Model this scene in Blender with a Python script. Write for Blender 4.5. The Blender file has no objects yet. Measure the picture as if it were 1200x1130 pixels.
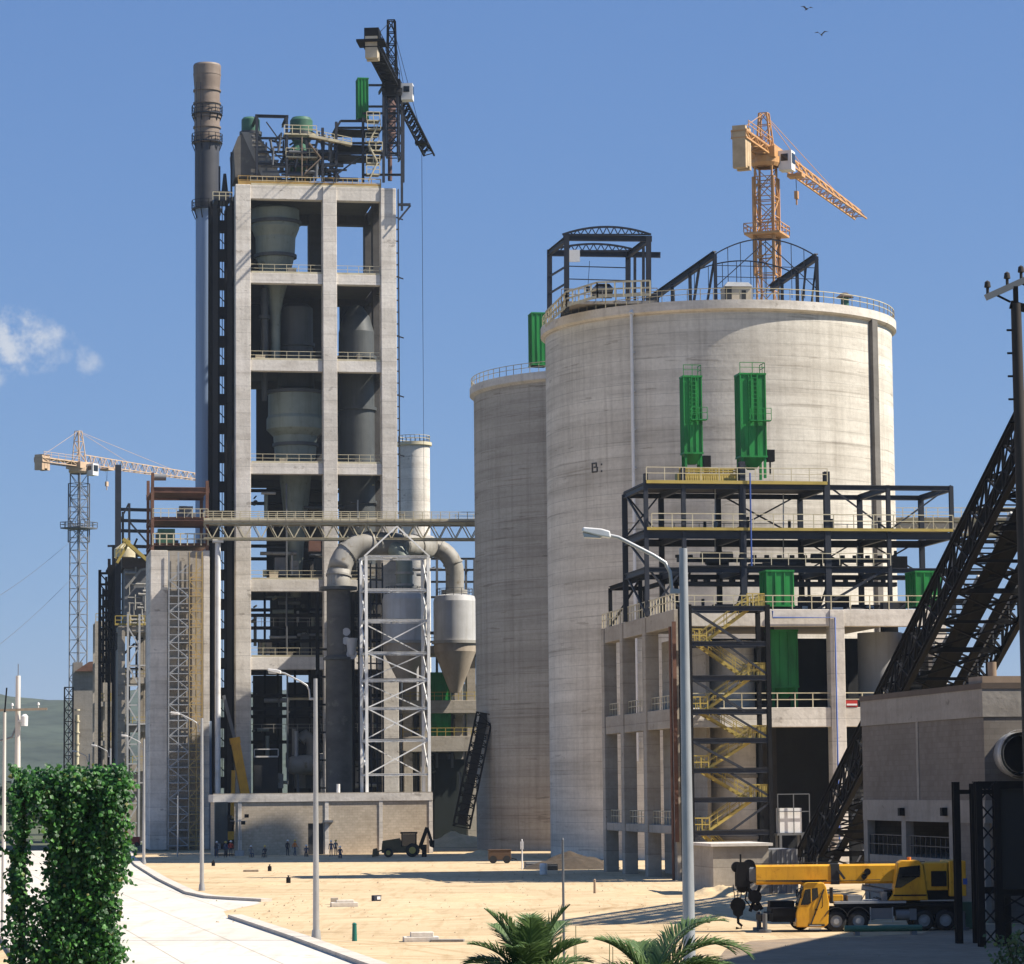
import bpy, bmesh, math, random
from mathutils import Vector, Matrix
random.seed(7)
scn = bpy.context.scene
COL = scn.collection
V = Vector
rad = math.radians

# ------------------------------------------------------------------ camera model
FPX, CX, CY, HC = 3540.0, 600.0, 565.0, 7.2
TH = math.atan(361.0 / 3540.0)
RHO = rad(0.54)
Fv = V((0, math.cos(TH), math.sin(TH)))
R0 = V((1, 0, 0)); U0 = V((0, -math.sin(TH), math.cos(TH)))
Rv = R0 * math.cos(RHO) - U0 * math.sin(RHO)
Uv = U0 * math.cos(RHO) + R0 * math.sin(RHO)
EYE = V((0, 0, HC))

def ray(px, py):
    return Fv + Rv * ((px - CX) / FPX) + Uv * ((CY - py) / FPX)

def PY(px, py, d):
    r = ray(px, py)
    return EYE + r * (d / r.y)

def G(px, py):
    r = ray(px, py)
    return EYE + r * (-HC / r.z)

class Frame:
    """A place in the world with its own axes: x along a facade, y into depth, z up."""
    def __init__(s, O, yaw=10.0):
        s.O = V((O[0], O[1], 0.0)); s.yaw = rad(yaw)
        s.e1 = V((math.cos(s.yaw), math.sin(s.yaw), 0)); s.e2 = V((-math.sin(s.yaw), math.cos(s.yaw), 0))
    def loc(s, W):
        d = V(W) - s.O
        return V((d.dot(s.e1), d.dot(s.e2), d.z))
    def pix(s, px, py, v=0.0):
        r = ray(px, py)
        t = (v - (EYE - s.O).dot(s.e2)) / r.dot(s.e2)
        return s.loc(EYE + r * t)
    def pixu(s, px, py, u=0.0):
        r = ray(px, py)
        t = (u - (EYE - s.O).dot(s.e1)) / r.dot(s.e1)
        return s.loc(EYE + r * t)
    def world(s, l):
        return s.O + s.e1 * l[0] + s.e2 * l[1] + V((0, 0, l[2]))

# ------------------------------------------------------------------ objects
def tag(o, label=None, cat=None, group=None, kind=None):
    if label: o['label'] = label
    if cat: o['category'] = cat
    if group: o['group'] = group
    if kind: o['kind'] = kind
    return o

def empty(name, loc, rz=0.0, label=None, cat=None, group=None):
    o = bpy.data.objects.new(name, None)
    COL.objects.link(o)
    o.location = loc; o.rotation_euler = (0, 0, rz)
    o.empty_display_size = 0.5
    return tag(o, label, cat, group)

def fempty(name, F, label, cat, group=None):
    return empty(name, F.O, F.yaw, label, cat, group)

def kids(o):
    return [c for c in bpy.data.objects if c.parent == o]

def copy_tree(o, parent=None):
    c = o.copy(); COL.objects.link(c)
    c.parent = parent
    for ch in kids(o):
        copy_tree(ch, c)
    return c

class MB:
    def __init__(s):
        s.v = []; s.f = []; s.sm = []; s.mi = []; s.cur = 0
    def add(s, vs, fs, smooth=False):
        n = len(s.v)
        s.v.extend([tuple(p) for p in vs])
        for f in fs:
            s.f.append(tuple(i + n for i in f)); s.sm.append(smooth); s.mi.append(s.cur)
        return s
    def box(s, x0, y0, z0, x1, y1, z1):
        if x1 < x0: x0, x1 = x1, x0
        if y1 < y0: y0, y1 = y1, y0
        if z1 < z0: z0, z1 = z1, z0
        return s.add([(x0,y0,z0),(x1,y0,z0),(x1,y1,z0),(x0,y1,z0),(x0,y0,z1),(x1,y0,z1),(x1,y1,z1),(x0,y1,z1)],
                     [(0,3,2,1),(4,5,6,7),(0,1,5,4),(1,2,6,5),(2,3,7,6),(3,0,4,7)])
    def bar(s, a, b, w, h=None):
        a = V(a); b = V(b); h = h or w
        d = b - a
        if d.length < 1e-6: return s
        d.normalize()
        up = V((0, 0, 1)) if abs(d.z) < 0.95 else V((0, 1, 0))
        x = d.cross(up).normalized(); y = x.cross(d).normalized()
        x = x * (w / 2); y = y * (h / 2)
        vs = [a-x-y, a+x-y, a+x+y, a-x+y, b-x-y, b+x-y, b+x+y, b-x+y]
        return s.add(vs, [(0,1,2,3),(7,6,5,4),(0,4,5,1),(1,5,6,2),(2,6,7,3),(3,7,4,0)])
    def ibeam(s, a, b, w, h, t=None):
        """steel I section: two flanges and a web"""
        a = V(a); b = V(b); t = t or max(.03, h * .12)
        d = (b - a).normalized()
        up = V((0, 0, 1)) if abs(d.z) < 0.95 else V((0, 1, 0))
        x = d.cross(up).normalized(); y = x.cross(d).normalized()
        s.bar(a + y * (h/2 - t/2), b + y * (h/2 - t/2), w, t)
        s.bar(a - y * (h/2 - t/2), b - y * (h/2 - t/2), w, t)
        s.bar(a, b, t, h - 2 * t)
        return s
    def tube(s, a, b, r, n=8, r2=None, cap=True):
        a = V(a); b = V(b); r2 = r if r2 is None else r2
        d = (b - a).normalized()
        up = V((0, 0, 1)) if abs(d.z) < 0.95 else V((0, 1, 0))
        x = d.cross(up).normalized(); y = x.cross(d).normalized()
        vs = []
        for p, rr in ((a, r), (b, r2)):
            for i in range(n):
                t = 2 * math.pi * i / n
                vs.append(p + x * (rr * math.cos(t)) + y * (rr * math.sin(t)))
        s.add(vs, [(i, (i+1) % n, n + (i+1) % n, n + i)[::-1] for i in range(n)], n > 6)
        if cap:
            s.add(vs[:n], [tuple(range(n))]); s.add(vs[n:], [tuple(range(n))[::-1]])
        return s
    def path(s, pts, r, n=12, cap=True):
        pts = [V(p) for p in pts]
        rs = r if isinstance(r, (list, tuple)) else [r] * len(pts)
        rings = []; px = None
        for i, p in enumerate(pts):
            d = (pts[min(i+1, len(pts)-1)] - pts[max(i-1, 0)]).normalized()
            if px is None:
                up = V((0, 0, 1)) if abs(d.z) < 0.95 else V((0, 1, 0))
                px = d.cross(up).normalized()
            px = (px - d * px.dot(d)).normalized()
            y = d.cross(px)
            rings.append([p + px * (rs[i] * math.cos(2*math.pi*k/n)) + y * (rs[i] * math.sin(2*math.pi*k/n)) for k in range(n)])
        vs = [q for ring in rings for q in ring]
        fs = []
        for i in range(len(pts) - 1):
            for k in range(n):
                fs.append((i*n+k, i*n+(k+1) % n, (i+1)*n+(k+1) % n, (i+1)*n+k))
        s.add(vs, fs, n > 5)
        if cap:
            s.add(rings[0], [tuple(range(n))[::-1]]); s.add(rings[-1], [tuple(range(n))])
        return s
    def lathe(s, prof, n=32, c=(0, 0, 0), smooth=True):
        """each profile segment gets its own rings so that edges stay crisp"""
        c = V(c)
        for (r0, z0), (r1, z1) in zip(prof[:-1], prof[1:]):
            vs = []
            for r, z in ((r0, z0), (r1, z1)):
                for i in range(n):
                    t = 2 * math.pi * i / n
                    vs.append(c + V((r * math.cos(t), r * math.sin(t), z)))
            s.add(vs, [(i, (i+1) % n, n + (i+1) % n, n + i) for i in range(n)], smooth and (abs(z1-z0) > 1e-4))
        return s
    def disc(s, c, r, n=32, up=True):
        vs = [V(c) + V((r*math.cos(2*math.pi*i/n), r*math.sin(2*math.pi*i/n), 0)) for i in range(n)]
        return s.add(vs, [tuple(range(n)) if up else tuple(range(n))[::-1]])
    def prism(s, pts, y0, y1):
        """polygon in x,z pushed along y"""
        n = len(pts)
        vs = [(x, y0, z) for x, z in pts] + [(x, y1, z) for x, z in pts]
        return s.add(vs, [tuple(range(n)), tuple(range(n, 2*n))[::-1]] + [(i, n+i, n+(i+1) % n, (i+1) % n) for i in range(n)])
    def prismz(s, pts, z0, z1):
        n = len(pts)
        vs = [(x, y, z0) for x, y in pts] + [(x, y, z1) for x, y in pts]
        return s.add(vs, [tuple(range(n))[::-1], tuple(range(n, 2*n))] + [(i, (i+1) % n, n+(i+1) % n, n+i) for i in range(n)])
    def lattice(s, a, b, w, h, n, rc, rb, up=None, w2=None, h2=None, rung=True):
        a = V(a); b = V(b); d = (b - a).normalized()
        up = V(up) if up is not None else (V((0, 0, 1)) if abs(d.z) < 0.95 else V((0, 1, 0)))
        x = d.cross(up).normalized(); y = x.cross(d).normalized()
        w2 = w2 or w; h2 = h2 or h
        def pt(i, sx, sy):
            t = i / n; p = a.lerp(b, t); ww = w + (w2 - w) * t; hh = h + (h2 - h) * t
            return p + x * (sx * ww / 2) + y * (sy * hh / 2)
        cs = [(-1, -1), (1, -1), (1, 1), (-1, 1)]
        for c in cs:
            s.bar(pt(0, *c), pt(n, *c), rc)
        for i in range(n + 1):
            for k in range(4):
                if rung: s.bar(pt(i, *cs[k]), pt(i, *cs[(k+1) % 4]), rb)
                if i < n:
                    p, q = (k, (k+1) % 4) if (i + k) % 2 == 0 else ((k+1) % 4, k)
                    s.bar(pt(i, *cs[p]), pt(i+1, *cs[q]), rb)
        return s
    def rail(s, pts, h=1.1, sp=1.6, r=0.05, toe=None):
        pts = [V(p) for p in pts]
        for a, b in zip(pts[:-1], pts[1:]):
            L = (b - a).length; k = max(1, round(L / sp))
            for i in range(k + 1):
                p = a.lerp(b, i / k)
                s.bar(p, p + V((0, 0, h)), r)
            s.bar(a + V((0, 0, h)), b + V((0, 0, h)), r)
            s.bar(a + V((0, 0, h * .55)), b + V((0, 0, h * .55)), r * .9)
            if toe: s.bar(a + V((0, 0, toe/2)), b + V((0, 0, toe/2)), .03, toe)
        return s
    def build(s, name, mats, parent=None, label=None, bevel=0.0):
        me = bpy.data.meshes.new(name)
        me.from_pydata(s.v, [], s.f)
        mats = mats if isinstance(mats, (list, tuple)) else [mats]
        for m in mats: me.materials.append(m)
        me.polygons.foreach_set('use_smooth', s.sm)
        if len(mats) > 1: me.polygons.foreach_set('material_index', s.mi)
        me.update()
        o = bpy.data.objects.new(name, me)
        COL.objects.link(o)
        if parent is not None: o.parent = parent
        if label: o['label'] = label
        if bevel:
            bm = o.modifiers.new('bevel', 'BEVEL'); bm.width = bevel; bm.segments = 2; bm.limit_method = 'ANGLE'
        return o

# ------------------------------------------------------------------ materials
def mat(name, base, rough=.85, metal=0.0, layers=(), bump=0.0, bscale=8.0, spec=.4):
    m = bpy.data.materials.new(name); m.use_nodes = True
    nt = m.node_tree; N = nt.nodes; L = nt.links
    b = N['Principled BSDF']
    b.inputs['Roughness'].default_value = rough; b.inputs['Metallic'].default_value = metal
    b.inputs['Specular IOR Level'].default_value = spec
    tc = N.new('ShaderNodeTexCoord')
    rgb = N.new('ShaderNodeRGB'); rgb.outputs[0].default_value = (*base, 1)
    cur = rgb.outputs[0]
    for ly in layers:
        sc, lo, hi, col = ly[0], ly[1], ly[2], ly[3]
        dist = ly[4] if len(ly) > 4 else 0
        mp = N.new('ShaderNodeMapping'); mp.inputs['Scale'].default_value = sc
        mp.inputs['Location'].default_value = (random.uniform(0, 9), random.uniform(0, 9), random.uniform(0, 9))
        L.new(tc.outputs['Object'], mp.inputs['Vector'])
        nz = N.new('ShaderNodeTexNoise'); nz.inputs['Scale'].default_value = 1.0
        nz.inputs['Detail'].default_value = 5; nz.inputs['Roughness'].default_value = .6
        nz.inputs['Distortion'].default_value = dist
        L.new(mp.outputs[0], nz.inputs['Vector'])
        mr = N.new('ShaderNodeMapRange'); mr.inputs['From Min'].default_value = lo; mr.inputs['From Max'].default_value = hi
        L.new(nz.outputs['Fac'], mr.inputs['Value'])
        mx = N.new('ShaderNodeMix'); mx.data_type = 'RGBA'; mx.blend_type = 'MULTIPLY'
        mx.inputs[7].default_value = (*col, 1)
        L.new(mr.outputs[0], mx.inputs[0]); L.new(cur, mx.inputs[6])
        cur = mx.outputs[2]
    L.new(cur, b.inputs['Base Color'])
    if bump:
        nz = N.new('ShaderNodeTexNoise'); nz.inputs['Scale'].default_value = bscale; nz.inputs['Detail'].default_value = 6
        L.new(tc.outputs['Object'], nz.inputs['Vector'])
        bp = N.new('ShaderNodeBump'); bp.inputs['Strength'].default_value = bump; bp.inputs['Distance'].default_value = .1
        L.new(nz.outputs['Fac'], bp.inputs['Height']); L.new(bp.outputs[0], b.inputs['Normal'])
    return m

CONC = [((.25,.25,.25), .35, .7, (.78,.77,.75)), ((.12,.12,1.1), .45, .75, (.80,.78,.76)),
        ((1.6,1.6,.12), .5, .8, (.80,.79,.78)), ((3,3,3), .4, .75, (.86,.86,.86)), ((.5,.5,.9), .64, .70, (.6,.58,.56))]
M = {}
M['conc'] = mat('pale_concrete', (.82,.75,.65), .9, layers=CONC, bump=.25, bscale=3)
M['conc_dark'] = mat('weathered_concrete', (.31,.28,.24), .9, layers=CONC, bump=.25, bscale=3)
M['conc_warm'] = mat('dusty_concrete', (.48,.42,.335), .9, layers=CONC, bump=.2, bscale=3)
M['conc_shade'] = mat('shade_toned_concrete', (.105,.097,.088), .9, layers=CONC)  # same concrete with the interior shade put into its colour
M['silo'] = mat('silo_concrete', (.74,.685,.58), .9, layers=[
    ((.04,.04,.55), .42, .62, (.83,.82,.81)), ((.10,.10,1.3), .48, .66, (.86,.85,.84)), ((.9,.9,.05), .5, .72, (.84,.83,.82)),
    ((.05,.05,2.4), .615, .645, (.77,.755,.74)), ((.14,.14,1.5), .645, .665, (.74,.72,.70)), ((1.6,1.6,.035), .58, .72, (.84,.825,.81)), ((2.5,2.5,2.5), .4, .75, (.87,.87,.86)), ((.1,.1,.09), .4, .7, (.86,.85,.84)), ((4,4,.4), .5, .8, (.88,.88,.87))], bump=.2, bscale=2)
M['steel_dk'] = mat('dark_blue_painted_steel', (.017,.020,.028), .55, layers=[((.6,.6,.6), .5, .75, (1.9,1.7,1.5))])
M['steel_blk'] = mat('black_steel', (.0065,.0065,.0075), .75, layers=[((.8,.8,.8), .5, .8, (2.0,1.8,1.6))], spec=.15)
M['steel_gr'] = mat('grey_steel', (.12,.125,.13), .5, layers=[((.5,.5,.5), .45, .75, (.6,.58,.55))])
M['steel_wh'] = mat('white_painted_steel', (.74,.73,.70), .5, layers=[((.4,.4,.4), .5, .75, (.72,.68,.62)), ((3,3,.5), .55, .75, (.8,.76,.7))])
M['galv'] = mat('galvanised_steel', (.42,.42,.41), .45, .3, layers=[((1,1,.3), .4, .7, (.8,.8,.8)), ((6,6,2), .45, .75, (.85,.85,.85))])
M['rust'] = mat('rusty_primer_steel', (.16,.075,.045), .75, layers=[((.8,.8,.8), .45, .7, (.55,.5,.5))])
M['yellow'] = mat('yellow_safety_paint', (.44,.325,.075), .6, layers=[((.7,.7,.7), .5, .75, (.7,.66,.6))])
M['cream'] = mat('cream_painted_steel', (.58,.51,.34), .55, layers=[((.7,.7,.7), .45, .75, (.7,.66,.62))])
M['green'] = mat('green_painted_steel', (.014,.235,.042), .5, layers=[((.6,.6,.25), .4, .7, (.6,.66,.6)), ((2.5,2.5,.22), .5, .72, (.62,.68,.6)), ((1.4,1.4,1.4), .64, .70, (1.9,1.1,1.6))])
M['green_dk'] = mat('dull_green_steel', (.05,.14,.085), .55, layers=[((.6,.6,.6), .45, .75, (.6,.6,.6))])
M['orange'] = mat('orange_crane_paint', (.58,.31,.12), .5, layers=[((.6,.6,.6), .45, .75, (.75,.7,.68))])
M['salmon'] = mat('faded_orange_crane_paint', (.56,.40,.26), .55, layers=[((.6,.6,.6), .45, .75, (.8,.76,.72))])
M['vessel'] = mat('grey_green_vessel_steel', (.23,.26,.215), .55, layers=[((.2,.2,.3), .4, .7, (.75,.75,.75)), ((2,2,.15), .5, .75, (.75,.73,.7)), ((.8,.8,.8), .62, .70, (.65,.6,.55))])
M['vessel_dk'] = mat('dark_vessel_steel', (.075,.08,.077), .55, layers=[((.2,.2,.3), .4, .7, (.7,.7,.7)), ((2,2,.15), .5, .75, (.7,.7,.7))])
M['duct'] = mat('dusty_duct_steel', (.33,.31,.27), .6, layers=[((.3,.3,.3), .4, .7, (.72,.70,.66)), ((1.5,1.5,.2), .5, .75, (.75,.7,.62)), ((.9,.9,.9), .6, .68, (.7,.62,.5))])
M['duct_dk'] = mat('shade_mottled_duct_cladding', (.12,.11,.095), .7, layers=[((.3,.3,.5), .4, .65, (.6,.6,.6)), ((.5,.5,.5), .58, .66, (1.8,1.75,1.65))])  # dark base and pale blotches paint the mottled shade on the riser
M['tank'] = mat('pale_tank_steel', (.50,.49,.47), .5, layers=[((.3,.3,.3), .4, .7, (.82,.8,.78)), ((2,2,.12), .5, .75, (.84,.82,.78))])
M['tan_cone'] = mat('primer_tan_steel', (.30,.22,.15), .7, layers=[((.6,.6,.3), .4, .7, (.7,.68,.65))])
M['stack_tan'] = mat('tan_stack_steel', (.24,.185,.14), .6, layers=[((.3,.3,.6), .4, .7, (.75,.72,.7)), ((2,2,.1), .5, .75, (.72,.68,.66))])
M['stack_pale'] = mat('sky_tinted_pale_steel', (.27,.36,.50), .9, 0.0, layers=[((2,2,.05), .45, .7, (.85,.86,.88))])  # blue tint stands in for sky reflected by the pale steel
M['block'] = mat('blockwork', (.60,.50,.37), .95, layers=[((.3,.3,.3), .4, .7, (.8,.78,.75)), ((2.5,2.5,2.5), .45, .75, (.84,.83,.8))])
M['block_gr'] = mat('grey_brown_blockwork', (.19,.165,.138), .95, layers=[((.3,.3,.3), .4, .7, (.85,.83,.8)), ((1.5,1.5,1.5), .45, .75, (.84,.83,.8))])
M['brown'] = mat('brown_fascia', (.10,.072,.052), .8, layers=[((.5,.5,.5), .4, .7, (.7,.7,.7))])
M['panel_gr'] = mat('grey_cladding', (.20,.20,.20), .6, layers=[((.3,.3,.3), .4, .7, (.8,.8,.8)), ((2,2,.2), .5, .75, (.85,.85,.85))])
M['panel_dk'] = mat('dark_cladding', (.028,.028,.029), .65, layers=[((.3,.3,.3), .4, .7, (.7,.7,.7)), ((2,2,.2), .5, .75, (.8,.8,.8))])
M['white'] = mat('white_paint', (.75,.73,.69), .5, layers=[((1,1,1), .5, .75, (.85,.83,.8))])
M['beige'] = mat('beige_concrete_block', (.56,.47,.34), .8, layers=[((.8,.8,.8), .4, .7, (.8,.78,.74))])
M['belt'] = mat('black_belt', (.007,.007,.007), .9)
M['tyre'] = mat('tyre_rubber', (.018,.018,.018), .9)
M['glass'] = mat('dark_window_glass', (.012,.015,.018), .08, spec=.6)
M['truck'] = mat('yellow_truck_paint', (.72,.36,.018), .42, layers=[((.7,.7,.7), .42, .72, (.80,.76,.66)), ((5,5,1.2), .52, .75, (.75,.68,.55)), ((2,2,2), .62, .70, (.7,.62,.5))])
M['red'] = mat('red_paint', (.45,.03,.02), .5)
M['blue'] = mat('blue_pipe_paint', (.05,.10,.32), .5)
M['skin'] = mat('skin', (.30,.16,.10), .6)
M['cloth_dk'] = mat('dark_navy_cloth', (.03,.035,.05), .9)
M['cloth_red'] = mat('red_cloth', (.5,.05,.03), .9)
M['cloth_or'] = mat('orange_vest_cloth', (.7,.20,.03), .9)
M['cloth_bl'] = mat('blue_denim_cloth', (.05,.07,.12), .9)
M['cloth_gr'] = mat('grey_cloth', (.22,.21,.20), .9)
M['helmet_w'] = mat('white_helmet', (.75,.74,.70), .35)
M['helmet_y'] = mat('yellow_helmet', (.7,.5,.05), .35)
M['wood'] = mat('weathered_pole_wood', (.36,.29,.21), .9, layers=[((3,3,.2), .4, .7, (.7,.68,.65))])
M['wood_dk'] = mat('dark_pole_wood', (.045,.037,.032), .9, layers=[((3,3,.2), .4, .7, (.7,.68,.65))])
M['pole_wh'] = mat('white_concrete_pole', (.66,.62,.56), .8, layers=[((2,2,.3), .4, .7, (.82,.8,.76))])
M['teal'] = mat('teal_plastic', (.01,.13,.10), .5)
M['dirt'] = mat('dark_soil', (.075,.055,.036), 1.0, layers=[((.9,.9,.9), .4, .7, (.6,.6,.6))], bump=.8, bscale=2)
M['sand'] = mat('heaped_sand', (.60,.45,.26), 1.0, layers=[((.6,.6,.6), .4, .7, (.84,.82,.78)), ((3,3,3), .45, .75, (.85,.83,.8))], bump=.5, bscale=2)
M['bag'] = mat('pinkish_sack_cloth', (.50,.38,.31), .95, layers=[((1.5,1.5,1.5), .4, .7, (.7,.68,.66))], bump=.6, bscale=3)
M['brown_paint'] = mat('brown_painted_metal', (.085,.048,.024), .7)

def brickify(m, sx, sz, dark):
    """mortar joints on blockwork, in object space, driven by face direction"""
    nt = m.node_tree; N = nt.nodes; L = nt.links
    b = N['Principled BSDF']
    src = b.inputs['Base Color'].links[0].from_socket
    tc = N.new('ShaderNodeTexCoord'); sp = N.new('ShaderNodeSeparateXYZ'); L.new(tc.outputs['Object'], sp.inputs[0])
    ad = N.new('ShaderNodeMath'); ad.operation = 'ADD'; L.new(sp.outputs[0], ad.inputs[0]); L.new(sp.outputs[1], ad.inputs[1])
    cb = N.new('ShaderNodeCombineXYZ'); L.new(ad.outputs[0], cb.inputs[0]); L.new(sp.outputs[2], cb.inputs[1])
    br = N.new('ShaderNodeTexBrick'); br.inputs['Scale'].default_value = 1.0
    br.inputs['Brick Width'].default_value = sx; br.inputs['Row Height'].default_value = sz
    br.inputs['Mortar Size'].default_value = .022; br.inputs['Color1'].default_value = (1, 1, 1, 1)
    br.inputs['Color2'].default_value = (.84, .83, .82, 1); br.inputs['Mortar'].default_value = (dark, dark, dark, 1)
    L.new(cb.outputs[0], br.inputs['Vector'])
    mx = N.new('ShaderNodeMix'); mx.data_type = 'RGBA'; mx.blend_type = 'MULTIPLY'; mx.inputs[0].default_value = 1
    L.new(src, mx.inputs[6]); L.new(br.outputs['Color'], mx.inputs[7]); L.new(mx.outputs[2], b.inputs['Base Color'])
def lifts(m, period, keep, width=.05, soft=.5):
    """horizontal pour joints every PERIOD metres, broken up by noise"""
    nt = m.node_tree; N = nt.nodes; L = nt.links; b = N['Principled BSDF']
    src = b.inputs['Base Color'].links[0].from_socket
    tc = N.new('ShaderNodeTexCoord'); sp = N.new('ShaderNodeSeparateXYZ'); L.new(tc.outputs['Object'], sp.inputs[0])
    nz = N.new('ShaderNodeTexNoise'); nz.inputs['Scale'].default_value = .35; nz.inputs['Detail'].default_value = 3; L.new(tc.outputs['Object'], nz.inputs['Vector'])
    def ma(op, a, b_=None):
        q = N.new('ShaderNodeMath'); q.operation = op
        for i, x in enumerate((a, b_)):
            if x is None: continue
            if isinstance(x, (int, float)): q.inputs[i].default_value = x
            else: L.new(x, q.inputs[i])
        return q.outputs[0]
    fr = ma('FRACT', ma('MULTIPLY', sp.outputs[2], 1.0 / period))
    line = ma('LESS_THAN', fr, width / period)
    st = ma('MULTIPLY', ma('FRACT', ma('MULTIPLY', ma('SINE', ma('MULTIPLY', ma('FLOOR', ma('MULTIPLY', sp.outputs[2], 1.0 / period)), 12.9898)), 43758.5)), soft * (1 - keep))
    k = ma('ADD', ma('MULTIPLY', ma('MULTIPLY', line, ma('MULTIPLY', nz.outputs['Fac'], 1.7)), 1 - keep), st)
    mx = N.new('ShaderNodeMix'); mx.data_type = 'RGBA'; mx.blend_type = 'MULTIPLY'; mx.inputs[7].default_value = (.0, .0, .0, 1)
    L.new(k, mx.inputs[0]); L.new(src, mx.inputs[6]); L.new(mx.outputs[2], b.inputs['Base Color'])
M['silo_old_shaded'] = mat('weathered_shaded_silo_concrete', (.50,.44,.355), .9, layers=[
    ((.04,.04,.55), .42, .62, (.83,.82,.81)), ((.10,.10,1.3), .48, .66, (.86,.85,.84)), ((.9,.9,.05), .5, .72, (.84,.83,.82)), ((.05,.05,2.4), .60, .635, (.76,.74,.72)), ((.14,.14,1.5), .64, .66, (.72,.70,.68)), ((2.5,2.5,2.5), .4, .75, (.87,.87,.86)), ((1.6,1.6,.035), .55, .72, (.82,.81,.8))], bump=.2, bscale=2)  # darker base: partly weathering, partly the silo's shade put into the colour
lifts(M['silo_old_shaded'], 1.25, .74, .06, .4); lifts(M['conc'], 1.8, .74, .07); lifts(M['conc_warm'], 1.8, .76, .06); lifts(M['silo'], 1.25, .74, .06, .4)
brickify(M['block'], .6, .3, .78); brickify(M['block_gr'], .6, .3, .8)

def leafmat(name, c0, c1, trans=.35, rough=.45):
    m = bpy.data.materials.new(name); m.use_nodes = True
    nt = m.node_tree; N = nt.nodes; L = nt.links
    b = N['Principled BSDF']; b.inputs['Roughness'].default_value = rough
    g = N.new('ShaderNodeNewGeometry'); rp = N.new('ShaderNodeValToRGB')
    rp.color_ramp.elements[0].color = (*c0, 1); rp.color_ramp.elements[1].color = (*c1, 1)
    L.new(g.outputs['Random Per Island'], rp.inputs[0]); L.new(rp.outputs[0], b.inputs['Base Color'])
    tr = N.new('ShaderNodeBsdfTranslucent'); L.new(rp.outputs[0], tr.inputs[0])
    mx = N.new('ShaderNodeMixShader'); mx.inputs[0].default_value = trans
    L.new(b.outputs[0], mx.inputs[1]); L.new(tr.outputs[0], mx.inputs[2])
    L.new(mx.outputs[0], N['Material Output'].inputs[0])
    return m
M['ivy'] = leafmat('ivy_leaf', (.010,.05,.008), (.055,.16,.022), .35, .5)
_r = [n for n in M['ivy'].node_tree.nodes if n.type == 'VALTORGB'][0].color_ramp
_e = _r.elements.new(.55); _e.color = (.025, .105, .013, 1); _e = _r.elements.new(.96); _e.color = (.08, .25, .03, 1); _r.elements[-1].color = (.20, .17, .04, 1)
M['palm'] = leafmat('palm_leaflet', (.06,.11,.035), (.17,.25,.085), .3)
M['bush'] = leafmat('bush_leaf', (.02,.06,.015), (.09,.16,.04))
M['farleaf'] = leafmat('far_leaf', (.035,.06,.03), (.09,.12,.05), .1, .9)
M['vine'] = mat('dark_vine_stems', (.012,.018,.007), .9)
M['trunk'] = mat('trunk_bark', (.16,.12,.085), .95, layers=[((6,6,1), .4, .7, (.6,.58,.55))])
# ------------------------------------------------------------------ camera, sun, sky
cam = bpy.data.cameras.new('camera'); camo = bpy.data.objects.new('camera', cam); COL.objects.link(camo)
mw = Matrix((( Rv.x, Uv.x, -Fv.x, EYE.x), (Rv.y, Uv.y, -Fv.y, EYE.y), (Rv.z, Uv.z, -Fv.z, EYE.z), (0, 0, 0, 1)))
camo.matrix_world = mw
cam.sensor_fit = 'HORIZONTAL'; cam.sensor_width = 36.0; cam.lens = 36.0 * FPX / 1200.0
cam.clip_start = 0.5; cam.clip_end = 20000
scn.camera = camo
try:
    scn.cycles.use_denoising = True
    scn.cycles.max_bounces = 6; scn.cycles.diffuse_bounces = 1
    scn.cycles.volume_bounces = 0
    scn.cycles.transparent_max_bounces = 12
except Exception:
    pass

SAZ, SEL = rad(81), rad(48)
sund = V((math.sin(SAZ) * math.cos(SEL), -math.cos(SAZ) * math.cos(SEL), math.sin(SEL)))
sl = bpy.data.lights.new('sun', 'SUN'); sl.energy = 5.0; sl.angle = rad(.5); sl.color = (1.0, .94, .85)
so = bpy.data.objects.new('sun', sl); COL.objects.link(so)
so.rotation_euler = (-sund).to_track_quat('-Z', 'Y').to_euler(); so.location = (60, -20, 150)

w = bpy.data.worlds.new('World'); scn.world = w; w.use_nodes = True
nt = w.node_tree; N = nt.nodes; L = nt.links
bg = N['Background']; bg.inputs['Strength'].default_value = .053
sky = N.new('ShaderNodeTexSky'); sky.sky_type = 'NISHITA'; sky.sun_disc = False
sky.sun_elevation = SEL; sky.sun_rotation = math.atan2(sund.x, sund.y)
sky.air_density = 1.0; sky.dust_density = 0.0; sky.ozone_density = 4.0
sep = N.new('ShaderNodeSeparateColor'); L.new(sky.outputs[0], sep.inputs[0]); cmb = N.new('ShaderNodeCombineColor')   # humid air: softer gradient
for ch, (g_, k_) in enumerate(((.62, 1.15), (.54, 1.74), (.40, 3.40))):
    pw = N.new('ShaderNodeMath'); pw.operation = 'POWER'; pw.inputs[1].default_value = g_; L.new(sep.outputs[ch], pw.inputs[0])
    ml = N.new('ShaderNodeMath'); ml.operation = 'MULTIPLY'; ml.inputs[1].default_value = k_; L.new(pw.outputs[0], ml.inputs[0]); L.new(ml.outputs[0], cmb.inputs[ch])
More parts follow.
